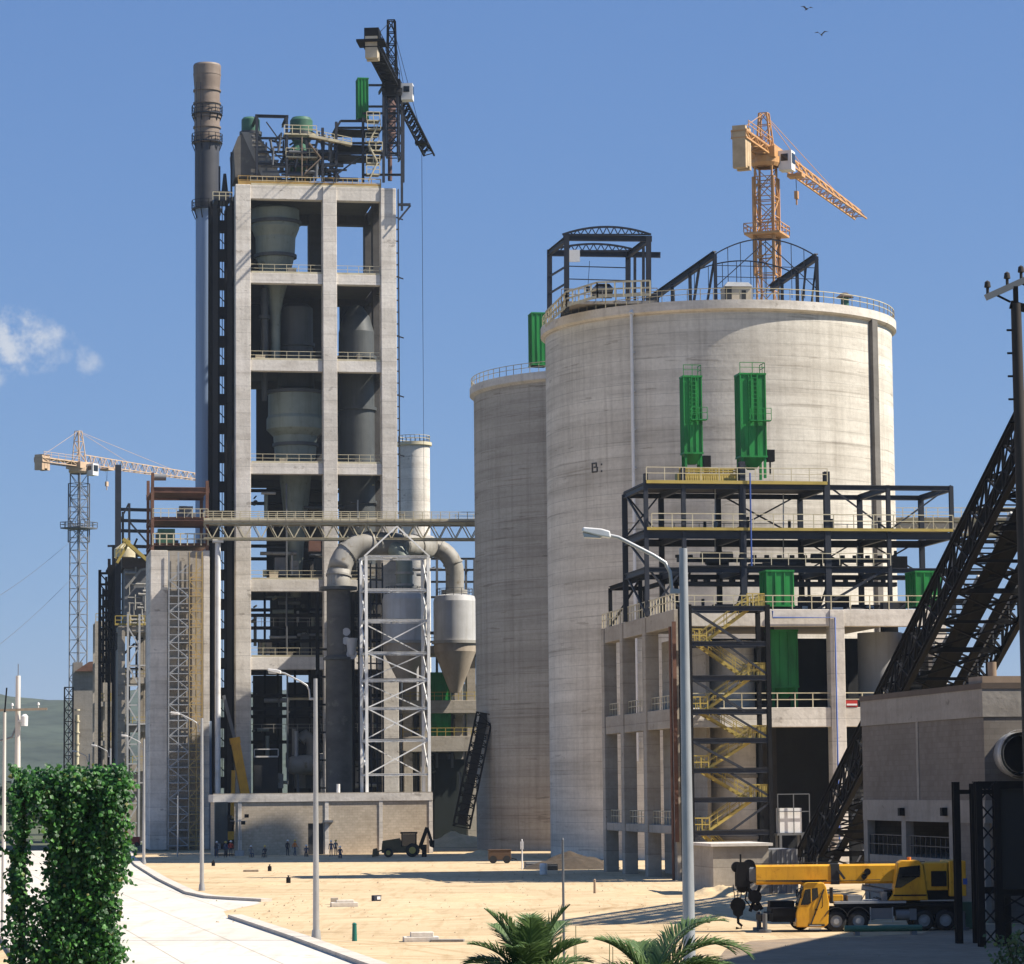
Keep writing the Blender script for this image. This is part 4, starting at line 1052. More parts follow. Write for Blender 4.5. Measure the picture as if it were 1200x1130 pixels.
b = MB(); b.box(x0, -.3, zt0 + .2, x1, 2.7, zt0 + .35); b.build('deck', M['conc_warm'], br)
b = MB(); b.rail([(x0, -.3, zt0 + .35), (x1, -.3, zt0 + .35)], 1.15, 1.2, .085, .25); b.rail([(x0, 2.7, zt0 + .35), (x1, 2.7, zt0 + .35)], 1.15, 2.4, .07); b.build('railing', M['cream'], br)
b = MB(); u = B.pix(255.5, 800).x; b.tube((u, .8, -.1), (u, .8, zb0 - .1), .38, 12); b.box(u - .7, .2, zb0 - .5, u + .7, 1.4, zb0 - .12); b.build('column', M['steel_wh'], br)
b = MB(); pa, pb2 = B.pix(362, 634), B.pix(376, 646); b.box(pa.x, -.4, pb2.z, pb2.x, 1.4, pa.z); b.build('junction_box', M['rust'], br)

E = Frame(PY(1040, 900, 352), 6)
eb = fempty('conveyor_bridge', E, 'short stretch of tan truss bridge seen between the steel platform and the black conveyor', 'bridge')
ea, ez = E.pix(1030, 612), E.pix(1235, 612); et, e0 = E.pix(1050, 610).z, E.pix(1050, 626).z
b = MB()
for v in (0, 2.4):
    b.ibeam((ea.x, v, et), (ez.x, v, et), .25, .35); b.ibeam((ea.x, v, e0), (ez.x, v, e0), .2, .25)
    for i in range(10):
        xa = ea.x + (ez.x - ea.x) * i / 10; xb = ea.x + (ez.x - ea.x) * (i + 1) / 10; b.bar((xa, v, et), ((xa + xb) / 2, v, e0), .13); b.bar(((xa + xb) / 2, v, e0), (xb, v, et), .13)
b.build('truss', M['cream'], eb)
b = MB(); b.box(ea.x, 0, e0 + .3, ez.x, .1, et - .3); b.box(ea.x, -.3, et + .2, ez.x, 2.7, et + .35); b.build('cladding', M['conc_warm'], eb)
b = MB(); b.rail([(ea.x, -.3, et + .35), (ez.x, -.3, et + .35)], 1.1, 1.4, .08); b.build('railing', M['cream'], eb)
u_ = E.pix(1225, 612).x; b = MB(); b.box(u_ - .5, .6, -.1, u_ + .5, 1.8, e0 - .15); b.build('column', M['conc_warm'], eb)
D = Frame(PY(396, 900, 393), 10)
gd = fempty('gooseneck_duct', D, 'fat dusty duct rising beside the tower and arching over to the pale tanks', 'duct')
def dpx(px, py, v=0): return D.pix(px, py, v)
s = 393 / FPX
rr = 14 * s
b = MB()
pts = [dpx(397, 688), dpx(397, 668)]
for i in range(9):
    a = math.pi - i * math.pi / 2 / 8
    pts.append(dpx(432 + 35*math.cos(a), 675 - 38*math.sin(a), .15 * i))
pts += [dpx(460, 638, 2.6), dpx(486, 641, 7.5)]
for i in range(9):
    a = math.pi/2 - i * math.pi / 2 / 8
    pts.append(dpx(503 + 30*math.cos(a), 672 - 31*math.sin(a), 11.0))
pts.append(dpx(533, 692, 11.0))
b.path(pts, [rr]*14 + [rr*.8]*(len(pts)-14), 20); b.build('elbow', M['duct'], gd)
for q in (2, 6, 10, 12, 15, 19):
    b = MB()
    p = pts[q]; nx_ = pts[q+1] if q + 1 < len(pts) else pts[q]; d_ = (nx_ - p).normalized(); R_ = (rr if q < 14 else rr * .8) + .14
    b.tube(p - d_*.12, p + d_*.12, R_, 20); b.build('flange', M['duct'], gd)
b = MB(); c = dpx(397, 800); zA = dpx(397, 688).z
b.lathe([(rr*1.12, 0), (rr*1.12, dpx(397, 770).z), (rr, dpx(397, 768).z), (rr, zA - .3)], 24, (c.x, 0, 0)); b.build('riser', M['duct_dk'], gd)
b = MB(); b.lathe([(rr, zA - .5), (rr + .9, zA - .4), (rr + .9, zA), (rr, zA + .1)], 24, (c.x, 0, 0))
b.lathe([(rr, zA - 9.6), (rr + .5, zA - 9.5), (rr + .5, zA - 9.2), (rr, zA - 9.1)], 24, (c.x, 0, 0)); b.build('collar', M['vessel_dk'], gd)
b = MB()
for q in range(7):
    z = 4 + q * 3.6; b.box(c.x - rr - 1.1, .6, z, c.x + rr + .6, 2.8, z + .2)
for xx in (c.x - rr - 1.0, c.x + rr + .5):
    b.ibeam((xx, 1.0, 0), (xx, 1.0, zA - .6), .3, .3); b.ibeam((xx, 2.6, 0), (xx, 2.6, zA - .6), .3, .3)
b.build('support_frame', M['steel_blk'], gd)
b = MB(); rnd = random.Random(4)
for k in range(3):
    py = 742 + k * 11 + rnd.uniform(-3, 3); p = dpx(408 + rnd.uniform(-3, 6), py, -1.5); e = rnd.uniform(.35, .8)
    b.tube(p, p + V((0, .4, 0)), e, 10)
b.tube(dpx(412, 748, -1.2), dpx(412, 768, -1.2), .8, 12, .5); b.build('access_hatch', M['tank'], gd)

def tank(px, ytop, ycyl, ycone, rpx, rlow, v, label):
    c = D.pix(px, 800, v); W = D.world(c); d = W.y; z = lambda y: D.pix(px, y, v).z
    t = empty('settling_tank', V((W.x, W.y, 0)), D.yaw, label, 'tank', 'pale cone-bottomed tanks')
    k = d / FPX
    b = MB(); b.lathe([(rpx*k, z(ycyl)), (rpx*k, z(ytop + 9)), (rpx*.93*k, z(ytop + 3)), (rpx*.5*k, z(ytop)), (.3, z(ytop - 1))], 36); b.build('shell', M['tank'], t)
    b = MB(); b.lathe([(rlow*k, z(ycone)), (rpx*k*.98, z(ycyl + 12)), (rpx*k, z(ycyl))], 36); b.build('cone', mat('dusty_pale_cone', (.40,.33,.25), .7, layers=[((.6,.6,.3), .4, .7, (.7,.68,.65))]), t)
    b = MB(); b.lathe([(rpx*k + .01, z(ycyl) - .3), (rpx*k + .25, z(ycyl) - .3), (rpx*k + .25, z(ycyl) + .1), (rpx*k, z(ycyl) + .1)], 36)
    b.build('flange', M['duct'], t); b = MB(); b.lathe([(rpx*k*.5, z(ytop) ), (rpx*k*.5 + .3, z(ytop)), (rpx*k*.5 + .3, z(ytop) + .5), (rpx*k*.45, z(ytop) + .5)], 24); b.build('flange', M['duct'], t)
    b = MB(); b.rail([(rpx*k*.85*math.cos(i*.45), rpx*k*.85*math.sin(i*.45), z(ytop + 3)) for i in range(15)], 1.0, 9, .07); b.build('railing', M['steel_gr'], t)
    return t
tank(533.5, 696, 752, 812, 25, 6, 11.0, 'pale cone-bottomed tank under the end of the gooseneck duct next to the shaded silo')
tank(474, 694, 752, 800, 25.5, 7, 1.0, 'pale cone-bottomed tank standing behind the white lattice tower')
el = fempty('tank_inlet_pipe', D, 'short dark elbow pipe dropping from the arching duct onto the tank behind the white lattice', 'pipe')
b = MB(); b.path([dpx(455, 640, 2.0), dpx(468, 646, 1.2), dpx(474, 660, 1.0), dpx(474, 696, 1.0)], 1.05, 16); b.build('pipe', M['vessel'], el)
b = MB(); c = dpx(474, 672, 1.0); b.tube(c - V((0,0,.15)), c + V((0,0,.15)), 1.25, 16); b.build('flange', M['duct'], el); b = MB(); b.tube(c - V((0,0,1.7)), c - V((0,0,1.4)), 1.25, 16); b.build('flange', M['duct'], el)

# white lattice tower in front of the tanks
Wf = Frame(PY(415, 900, 355.5), 11)
wl = fempty('white_lattice_tower', Wf, 'white square lattice tower with a peaked top on the low blockwork building', 'lattice tower')
def wp(px, py, v=0): return Wf.pix(px, py, v)
ua, ub = wp(429.5, 800).x, wp(502.5, 800).x; dpw = 4.2; zlo = PY(415, 931, 354).z
ztp = wp(430, 652).z
b = MB()
for u in (ua, ub):
    for v in (0, dpw): b = MB(); b.ibeam((u, v, zlo), (u, v, ztp), .34, .34, .06); b.build('leg', M['steel_wh'], wl)
b = MB()
ys_ = [652, 691, 727, 765, 797, 830, 868, 908]
zs = [wp(430, y).z for y in ys_]
for z in zs:
    for v in (0, dpw): b.ibeam((ua, v, z), (ub, v, z), .2, .24)
    for u in (ua, ub, (ua + ub) / 2): b.ibeam((u, 0, z - .05), (u, dpw, z - .05), .18, .2)
b.build('cross_beam', M['steel_wh'], wl)
b = MB()
for i, (z1, z0) in enumerate(zip(zs[:-1], zs[1:])):
    a_, c_ = (ua, ub) if i % 2 else (ub, ua)
    if i >= 2: b.bar((a_, 0, z1), (c_, 0, z0), .14); b.bar((c_, dpw, z1), (a_, dpw, z0), .13)
    for u in (ua, ub): b.bar((u, 0 if i % 2 else dpw, z1), (u, dpw if i % 2 else 0, z0), .12); b.bar((u, dpw if i % 2 else 0, z1), (u, 0 if i % 2 else dpw, z0), .09)
um = (ua + ub) / 2; zpk = wp(465, 617).z
for v in (0,): b.bar((ua - .2, v, ztp), (um, v, zpk), .17); b.bar((um, v, zpk), (ub + .2, v, ztp), .17)
b.build('brace', M['steel_wh'], wl)
b = MB(); 
for i in range(4): b.box(ua + .6, 1.2, zs[2*i % 8 if 2*i < 8 else 7] + .17, ub - .6, dpw - 1.2, zs[2*i % 8 if 2*i < 8 else 7] + .25)
b.build('landing', M['steel_gr'], wl)

# concrete process building behind the lattice and the tanks
pbk = Frame(PY(470, 900, 404), 10)
pc = fempty('process_building', pbk, 'open concrete floors behind the white lattice tower, cluttered with yellow rails', 'building')
def pp(px, py, v=0): return pbk.pix(px, py, v)
for px in (478, 497, 552):
    for v in (3, 14):
        a = pp(px - 5, 800, 3).x; c = pp(px + 5, 800, 3).x
        MB().box(a, v, -.2, c, v + 1.0, pp(px, 760, 3).z).build('column', M['conc_warm'], pc, bevel=.04)
for (xa, xb, ya, yb_) in ((471, 575, 821, 836), (472, 562, 863, 881), (471, 575, 757, 766)):
    a, c = pp(xa, ya, 2.6), pp(xb, ya, 2.6); z1 = pp(500, ya, 2.6).z; z0 = pp(500, yb_, 2.6).z
    MB().box(a.x, 2.4, z0, c.x, 2.97, z1).build('beam', M['conc_warm'], pc, bevel=.04)
    MB().box(a.x, 4.05, z0, c.x, 14, z0 + .4).build('floor_slab', M['conc_dark'], pc)
    r_ = MB(); r_.rail([(a.x, 2.5, z1), (c.x, 2.5, z1)], 1.1, 1.1, .07); r_.build('railing', M['yellow'], pc)
b = MB(); b.box(pp(470, 800, 15).x, 15.1, 0, pp(585, 800, 15).x, 15.3, pp(500, 690, 15).z * .55); b.build('rear_cladding', M['panel_dk'], pc)
b = MB(); rnd = random.Random(17)
for k in range(70):
    px = rnd.choice([rnd.uniform(472, 500), rnd.uniform(505, 560)]); py = rnd.uniform(660, 925); v = rnd.uniform(3.5, 12)
    p = pp(px, py, v)
    q = p + rnd.choice([V((rnd.uniform(1.5, 5), 0, 0)), V((0, 0, -rnd.uniform(1.5, 5))), V((0, rnd.uniform(1, 3), 0))])
    if q.z < 0 or p.z < 0: continue
    b = MB(); (b.tube(p, q, rnd.uniform(.08, .28), 8) if k % 2 else b.ibeam(p, q, .25, .3)); b.build('pipe' if k % 2 else 'steel_beam', M['steel_gr'], pc)
b = MB()
for px in (512, 530, 546, 556): b.ibeam(pp(px, 900, 6), pp(px, 655, 6), .3, .3)
for py in (655, 668, 682, 700): b.ibeam(pp(505, py, 6), pp(565, py, 6), .25, .3)
b.build('upper_frame', M['steel_gr'], pc)
rk = fempty('pipe_rack', D, 'dark slender pipe rack behind the left legs of the white lattice tower', 'pipe rack')
b = MB()
for px in range(420, 450, 7): p = dpx(px, 660, 2.2); b.ibeam((p.x, 2.2, -.1), p, .2, .25)
for py in range(665, 920, 14): b.bar(dpx(418, py, 2.2), dpx(447, py + 1, 2.2), .18)
b.build('frame', M['steel_dk'], rk)
dust_filter(pbk, 506, 528, 788, 866, 868, 3.4, 2.4, 'green ribbed box between concrete floors below the pale tank', ladder=False)
b = MB(); b.box(pp(508, 800, 7).x, 7, 0, pp(556, 800, 7).x, 11, pp(500, 890, 7).z)
b.build('machinery', mat('dark_opening_shade', (.008,.013,.010), .7), pc)  # near-black box stands in for the dark openings between the floors

# inclined lattice conveyor leaning against the shaded silo
ic = empty('inclined_conveyor', V((PY(546, 950, 366).x, 366, 0)), 0, 'small dark inclined lattice conveyor squeezed against the shaded silo', 'conveyor')
o3 = ic.location
b = MB(); b.lattice(PY(541, 968, 366) - o3, PY(568, 838, 369) - o3, 2.0, 1.6, 11, .22, .12); b.build('truss', M['steel_blk'], ic)
b = MB(); b.bar(PY(541, 966, 366) - o3, PY(568, 836, 369) - o3, 1.1, .12); b.build('belt', M['tyre'], ic)
# ================================================================== LOW WALLED BUILDING
Wb = Frame(PY(255, 900, 350.3), 9)
lw = fempty('blockwork_building', Wb, 'long low tan blockwork building with a flat coping at the foot of the tall tower', 'building')
def bp(px, py, v=0): return Wb.pix(px, py, v)
u0, u1 = bp(252, 990).x, bp(506, 990).x; ztw = bp(300, 940).z; zcap = bp(300, 931).z
ud0, ud1 = bp(361, 980).x, bp(379, 980).x; zd = bp(370, 965).z
b = MB(); b.box(u0 + 2.2, 0, -.2, ud0, .35, ztw); b.box(ud1, 0, -.2, u1, .35, ztw); b.box(ud0, 0, zd, ud1, .35, ztw)
b.box(u0, .36, -.2, u0 + .3, 9, ztw); b.box(u1 - .35, .36, -.2, u1 - .01, 9, ztw)
b.build('wall', M['block'], lw)
b = MB()
for px in (281, 383, 446.5, 505): 
    u = bp(px, 980).x; b = MB(); b.box(u - .22, -.09, -.2, u + .22, -.003, ztw - .01); b.build('pilaster', M['conc'], lw)
b = MB(); b.box(u0 - .25, -.14, ztw + .005, u1 + .14, 9.1, zcap); b.build('coping', M['conc'], lw)
b = MB(); b.box(u0 - .2, -.1, zcap - .1 + .102, u1 + .1, .15, zcap + .12); b.build('roof_edge', M['conc_warm'], lw)
b = MB(); b.box(ud0 + .02, .2, 0, ud1 - .02, .3, zd - .02); b.build('door', M['panel_dk'], lw)
b = MB(); b.box(ud1 + .05, -.5, zd + .1, ud1 + 1.1, -.01, zd + .35); b.build('awning', M['panel_gr'], lw)
b = MB(); b.tube((bp(398, 932).x, 1.5, zcap), (bp(398, 932).x, 1.5, zcap + 1.1), .2, 8); b.build('vent_pipe', M['white'], lw)
ct = fempty('storage_container', Wb, 'tall dark teal metal container at the left end of the low blockwork building', 'container')
ua, uc = bp(251, 980).x, bp(266, 980).x; zc = bp(258, 940).z
b = MB(); b.box(ua, -1.4, 1.4, uc, .3 - .35, zc); 
for i in range(6): x = ua + (uc-ua)*(i+.5)/6; b.box(x - .07, -1.46, 1.45, x + .07, -1.41, zc - .1)
b.build('casing', mat('dark_teal_metal', (.035,.05,.055), .6, layers=[((.6,.6,.6), .4, .7, (.7,.7,.7))]), ct)
for x in (ua + .12, uc - .12):
    for y in (-1.3, -.2): bb_ = MB(); bb_.box(x - .1, y - .1, -.05, x + .1, y + .1, 1.4); bb_.build('leg', M['steel_blk'], ct)

# ================================================================== STAIR SHAFT BUILDING (left of the tower)
S = Frame(PY(176, 900, 390), 10)
def sx(px, py, v=0): return S.pix(px, py, v)
ss = fempty('concrete_shaft', S, 'sheer pale concrete shaft with a rusty steel cage on top', 'shaft building')
u0, u1, u2, u3 = sx(176, 800).x, sx(196, 800).x, sx(238, 800).x, sx(245.5, 800).x
zt = sx(200, 645).z; DS = 11
MB().box(u0, 0, -.2, u1, DS, zt).build('wall', M['conc'], ss, bevel=.05)
MB().box(u2, 0, -.2, u3, DS, zt - .02).build('wall', M['conc'], ss, bevel=.05)
b = MB(); b.box(u1, .12, -.2, u2, .5, zt - .05)
b.build('recessed_wall', M['conc_warm'], ss)
st = fempty('scaffold_stair', Frame(S.world((0, -1.95, 0)), 10), 'ochre and grey zigzag scaffold stair climbing the front of the pale concrete shaft', 'scaffold')
b = MB(); c_ = MB(); z = .5; i = 0; um = u1 + (u2-u1)*.58
while z < zt - 2.2:
    b.box(u1 + .1, .7, z, um, 1.7, z + .09); b.bar((u1 + .1, .25, z + 1.0), (um, .25, z + 1.0), .09); b.bar((u1 + .1, .25, z), (um, .25, z), .11)
    b.bar((u1 + .3, .9, z), (um, .9, z + 2), .45, .1) if i % 2 else b.bar((um, 1.3, z), (u1 + .3, 1.3, z + 2), .45, .1)
    if i % 2: b.bar((u1 + .1, .25, z), (um, .25, z + 2), .1)
    else: b.bar((um, .25, z), (u1 + .1, .25, z + 2), .1)
    c_.bar((um, .2, z), (u2 - .2, .2, z), .1); c_.bar((um, .2, z + 1), (u2 - .2, .2, z + 1), .1); c_.bar((um, 1.6, z + .5), (u2 - .2, 1.6, z + .5), .1); c_.box(um, .6, z, u2 - .2, 1.6, z + .08)
    c_.bar((um, .2, z), (u2 - .2, .2, z + 2), .1) if i % 2 else c_.bar((u2 - .2, .2, z), (um, .2, z + 2), .1)
    z += 2.0; i += 1
for x in (u1 + .1, (u1 + um) / 2, um):
    for y in (.25, 1.7): b.bar((x, y, -.1), (x, y, zt - .3), .11)
for x in (um + .05, um + (u2-um)*.5, u2 - .2):
    for y in (.2, 1.6): c_.bar((x, y, -.1), (x, y, zt - .3), .08)
b.build('stair', M['galv'], st); c_.build('ladder_cage', mat('ochre_scaffold', (.42,.29,.11), .7), st)
b = MB(); zc0 = sx(200, 641).z; zc1 = sx(200, 563).z
for u in (u0 + .25, u3 - .3):
    for v in (.3, DS - .3): b.ibeam((u, v, zt), (u, v, zc1 + (1.0 if u < u1 else 0)), .4, .4)
for py, hh in ((638, .35), (608, .5), (574, .7)):
    z = sx(200, py).z
    b.ibeam((u0, .3, z), (u3, .3, z), .35, hh); b.ibeam((u0, DS - .3, z), (u3, DS - .3, z), .35, hh); b.box(u0 + .2, .5, z - .1, u3 - .2, DS - .5, z + .1)
b.build('cage_frame', M['rust'], ss)
b = MB(); z = sx(200, 639).z; b.rail([(u0 + .3, .1, z), (u3 - .2, .1, z)], 1.5, .9, .14); z2 = sx(200, 607).z; b.rail([(u0 + .3, .1, z2), (u3 - .2, .1, z2)], 1.2, 1.0, .08)
b.build('railing', M['cream'], ss)
b = MB(); rnd = random.Random(2)
for k in range(8):
    x = rnd.uniform(u0 + .6, u3 - 1.2); zz = rnd.choice([z + .2, z2 + .2]); b.box(x, 1 + rnd.random()*2, zz, x + rnd.uniform(.5, 1.2), 3.5, zz + rnd.uniform(.6, 1.7))
p = sx(178, 563); q = sx(192, 560); b.tube((p.x + .4, 2, zc1 + .6), (q.x + .4, 2, zc1 + .6), .45, 10)
b.build('machinery', M['panel_gr'], ss)
b = MB(); x = u0 + 1.0; b.box(x, .8, z + .3, x + 2.2, 2.2, z + 2.2); b.build('green_machine', M['green_dk'], ss)
# added strip coloured to stand in for the blue lit gap to its right
b = MB(); b.box(sx(246, 800).x + .05, 2, -.1, sx(249.5, 800).x, 3, sx(200, 845).z); b.build('lit_gap_strip', M['stack_pale'], ss)

# ================================================================== BUILDINGS FURTHER LEFT
Lf = Frame(PY(126, 900, 450), 10)
def lx(px, py, v=0): return Lf.pix(px, py, v)
mb = fempty('mill_building', Lf, 'pale concrete framed building with white zigzag bracing left of the tall shaft', 'building')
z_of = lambda y: lx(150, y).z
for (xa, xb, y0) in ((138, 146.5, 735), (172, 182, 735)):
    for v in (0, 9, 18):
        MB().box(lx(xa, 800).x, v, -.2, lx(xb, 800).x, v + 1.3, z_of(y0)).build('column', M['conc_warm'], mb)
for (ya, yb_) in ((733, 741), (794, 801), (849, 858), (895, 904)):
    MB().box(lx(146.5, 800).x, .15, z_of(yb_), lx(172, 800).x, 1.1, z_of(ya)).build('beam', M['conc_warm'], mb)
    MB().box(lx(139, 800).x, 1.4, z_of(yb_) + .3, lx(180, 800).x, 17.9, z_of(ya)).build('floor_slab', M['conc_dark'], mb)
ul = lx(138, 800).x
b = MB(); b.box(ul + .05, 1.35, 0, ul + .5, 8.95, z_of(760)); b.box(ul + .05, 10.35, 0, ul + .5, 17.95, z_of(760)); b.build('side_wall', M['conc_dark'], mb)
b = MB(); b.box(lx(147, 800).x, .5, -.1, lx(172, 800).x, .9, z_of(905)); b.build('ground_floor_wall', M['conc_warm'], mb)
b = MB()
for xa, xb in ((149.5, 163),):
    a, c = lx(xa, 800).x, lx(xb, 800).x
    for u in (a, c): b.bar((u, -.5, -.1), (u, -.5, z_of(720)), .3)
    z = 0; i = 0
    while z < z_of(720) - 2.9:
        b.bar((a, -.5, z), (c, -.5, z), .2); b.bar((a, -.5, z) if i % 2 else (c, -.5, z), (c, -.5, z + 2.9) if i % 2 else (a, -.5, z + 2.9), .2)
        if i % 3 == 0: b.box(a, -.3, z, c + 1.5, .1, z + .2)
        z += 2.9; i += 1
b.build('stair_brace', M['tank'], mb)
b = MB(); b.rail([(lx(135, 733).x, -.2, z_of(733)), (lx(178, 733).x, -.2, z_of(733))], 1.4, 1.2, .12, .3); b.build('railing', M['yellow'], mb)
for py in (795, 850, 896):
    b = MB(); b.rail([(lx(147, py).x, .1, z_of(py)), (lx(172, py).x, .1, z_of(py))], 1.2, 1.1, .09); b.build('railing', M['yellow'], mb)
An = Frame(PY(112, 900, 478), 10)
anx = fempty('mill_annex', An, 'greyer concrete frame with yellow rails receding behind the pale framed building', 'building')
def ax(px, py, v=0): return An.pix(px, py, v)
for px in (113, 125, 138):
    for v in (0, 8): MB().box(ax(px - 2, 800).x, v, -.2, ax(px + 2, 800).x, v + .6, ax(px, 728).z).build('column', M['conc_warm'], anx)
for py in (728, 775, 822, 868, 912):
    z = ax(125, py).z; MB().box(ax(115, 800).x, .1, z - .8, ax(136, 800).x, .5, z).build('beam', M['conc_warm'], anx); MB().box(ax(112, 800).x, .65, z - .5, ax(139, 800).x, 8.5, z - .05).build('floor_slab', M['conc_dark'], anx)
    b = MB(); b.rail([(ax(112, 800).x, .2, z), (ax(139, 800).x, .2, z)], 1.2, 1.2, .1); b.build('railing', M['yellow'], anx)
b = MB(); b.box(ax(112, 800).x, 9, -.1, ax(139, 800).x, 9.3, ax(125, 735).z); b.build('rear_wall', M['conc_dark'], anx)
# upper works: weathered concrete block with yellow chutes, dark steel behind
up = fempty('upper_mill_house', Lf, 'weathered house of steel and cladding with yellow chutes above the pale framed building', 'plant house')
b = MB(); b.box(lx(146, 700, 4).x, 4, z_of(733), lx(178, 700, 4).x, 14, z_of(662)); b.build('housing', M['panel_gr'], up)
b = MB(); b.box(lx(143, 700, 3.5).x, 3.4, z_of(664), lx(178, 700, 4).x, 14.3, z_of(652)); b.build('cornice', M['brown'], up)
b = MB(); p, q = lx(152, 632, 3), lx(178, 662, 3); b.bar(p + V((-1, 0, 0)), q, 1.6, .5); b.bar(lx(137, 660, 3), lx(152, 634, 3), 1.2, .4); b.rail([lx(136, 655, 2), lx(150, 640, 2)], 1.2, 1, .12); b.build('chute', M['yellow'], up)
b = MB(); b.lathe([(1.6, z_of(650)), (1.6, z_of(640)), (.4, z_of(633))], 16, (lx(146, 700, 6).x, 6, 0)); b.build('hopper', M['cream'], up)
b = MB(); rnd = random.Random(31)
for k in range(40):
    px = rnd.uniform(146, 174); py = rnd.uniform(664, 732); p = lx(px, py, 3.2); q = p + rnd.choice([V((rnd.uniform(1, 3), 0, 0)), V((0, 0, -rnd.uniform(1, 3)))]); b.tube(p, q, rnd.uniform(.08, .25), 8)
b.bar(lx(147, 690, 3), lx(165, 668, 3), .35); b.bar(lx(165, 668, 3), lx(176, 666, 3), .35)
b.build('piping', M['duct'], up)
ds = fempty('dark_steel_tower', Lf, 'rising dark steel columns and beams behind the weathered plant house, still unclad', 'steel frame')
b = MB()
for px, y0, wd in ((138.5, 545, .9), (151.5, 590, .35), (178, 585, .5)):
    for v in (9, 16): b.ibeam(lx(px, 800, v) * 1 + V((0, 0, -lx(px, 800, v).z)), lx(px, y0, v), wd, wd, .12)
for py in (597, 610, 622, 640): 
    for v in (9, 16): b.ibeam(lx(138, py, v), lx(178, py + 1, v), .3, .5)
b.bar(lx(151, 590, 9), lx(140, 612, 9), .25); b.bar(lx(152, 612, 9), lx(176, 640, 9), .25); b.bar(lx(126, 640, 9), lx(138, 640, 9), .5, .3)
b.build('frame', M['steel_dk'], ds)
b = MB(); rnd = random.Random(9)
for px, y0 in ((117, 668), (128, 655), (133, 640)):
    for v in (12, 18): b.ibeam((lx(px, 800, v).x, v, -.1), lx(px, y0, v), .45, .45)
for px, y0 in ((121, 690), (124.5, 676), (131, 662), (144, 600), (160, 640)):
    b.ibeam(lx(px, 800, 14), lx(px, y0, 14), .35, .35)
for k in range(34):
    px = rnd.uniform(117, 168); py = rnd.uniform(650, 790); p = lx(px, py, 13 + rnd.random()*4); q = p + rnd.choice([V((rnd.uniform(2, 5), 0, 0)), V((0, 0, -rnd.uniform(2, 5))), V((rnd.uniform(1, 3), 0, rnd.uniform(1, 4)))]); b.bar(p, q, rnd.uniform(.18, .4))
for py in range(672, 800, 13):
    b.ibeam(lx(116, py, 12), lx(136, py, 12), .3, .35); b.bar(lx(117, py, 12), lx(128, py + 13, 12), .18)
    if rnd.random() < .8: p = lx(rnd.uniform(119, 130), py, 12.5); b.box(p.x, 12.5, p.z, p.x + rnd.uniform(.8, 1.8), 15, p.z + rnd.uniform(.6, 1.5))
b.build('side_frame', M['steel_blk'], ds)
Ff = Frame(PY(80, 900, 540), 10)
def fx(px, py, v=0): return Ff.pix(px, py, v)
fbl = fempty('crusher_building', Ff, 'grim grey unfinished building with square openings under a brown roof near the faded crane', 'building')
zf = lambda y: fx(110, y).z
b = MB()
xa, xo0, xo1, xb = fx(86, 800).x, fx(109, 800).x, fx(127, 800).x, fx(150, 800).x
b.box(xa, 0, -.2, xo0, 8, zf(785)); b.box(xo1, 0, -.2, xb, 8, zf(785)); b.box(xo0, 0, -.2, xo1, 8, zf(833)); b.box(xo0, 0, zf(812), xo1, 8, zf(803))
b.box(xa, 1, zf(785), fx(97, 800).x, 7, zf(776)); 
b.build('wall', M['conc_dark'], fbl)
b = MB(); p = [fx(x, y) for x, y in ((88, 787), (104, 776), (128, 774), (128, 787))]; b.prism([(q.x, q.z) for q in p], -1, 8.5); b.build('roof', M['rust'], fbl)
b = MB(); u = fx(90.5, 800).x; b.tube((u, -.8, -.1), (u, -.8, zf(838)), .35, 8)
for i in range(12): b.tube((u, -.8, i*2.0), (u, -.8, i*2.0 + .25), .5, 8)
b.build('downpipe', M['cream'], fbl)
sc = fempty('access_scaffold', Ff, 'black ladder-like scaffold tower at the outer edge of the grim grey building', 'scaffold')
b = MB(); a, c = fx(75.5, 800, -1).x, fx(85.5, 800, -1).x
b.lattice(((a+c)/2, -2, -.1), ((a+c)/2, -2, zf(806)), c - a, 1.6, 13, .22, .14); b.build('frame', M['steel_blk'], sc)

# ================================================================== FRAME BUILDING (front right)
K = Frame(PY(792, 900, 240), 10)
def kx(px, py, v=0): return K.pix(px, py, v)
def kl(px, py): return K.pixu(px, py, 0)
fb_ = fempty('concrete_frame_building', K, 'open concrete frame building with three tall bays of columns in front of the silos', 'building')
Z = lambda py, v=0: kx(950, py, v).z
zA1, zA0, zB1, zB0, zC1, zC0 = Z(714), Z(734), Z(829), Z(852), Z(966), Z(976)
DK = kl(706, 900).y; UK = kx(1112, 800).x
cw = 1.15
vcols = [0.0, kl(758, 900).y, kl(731, 900).y, DK - cw]
for v in vcols:
    MB().box(0, v, -.3, cw, v + cw, zA1 - .02).build('column', M['conc_warm'], fb_, bevel=.04)
ucols = [kx(974, 800).x, UK - 1.3]
for u in ucols:
    MB().box(u, 0, -.3, u + 1.2, 1.2, zA1 - .03).build('column', M['conc'], fb_, bevel=.04)
for u in [10.5, UK - 1.3]:
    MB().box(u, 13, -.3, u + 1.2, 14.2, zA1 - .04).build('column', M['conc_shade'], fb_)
for z1, z0 in ((zA1, zA0), (zB1, zB0), (zC1, zC0)):
    for va, vb in zip(vcols[:-1], vcols[1:]):
        MB().box(.1, va + cw, z0, cw - .1, vb, z1).build('beam', M['conc_warm'], fb_, bevel=.04)
for z1, z0 in ((zA1, zA0), (zB1, zB0)):
    us = [cw] + [x for u in ucols for x in (u, u + 1.2)]
    for ua, ub in ((cw, ucols[0]), (ucols[0] + 1.2, ucols[1])):
        MB().box(ua, .12, z0, ub, 1.05, z1).build('beam', M['conc'], fb_, bevel=.04)
    MB().box(cw, 1.06, z1 - .5, UK - .2, DK - .2, z1 - .05).build('floor_slab', M['conc_shade'], fb_)
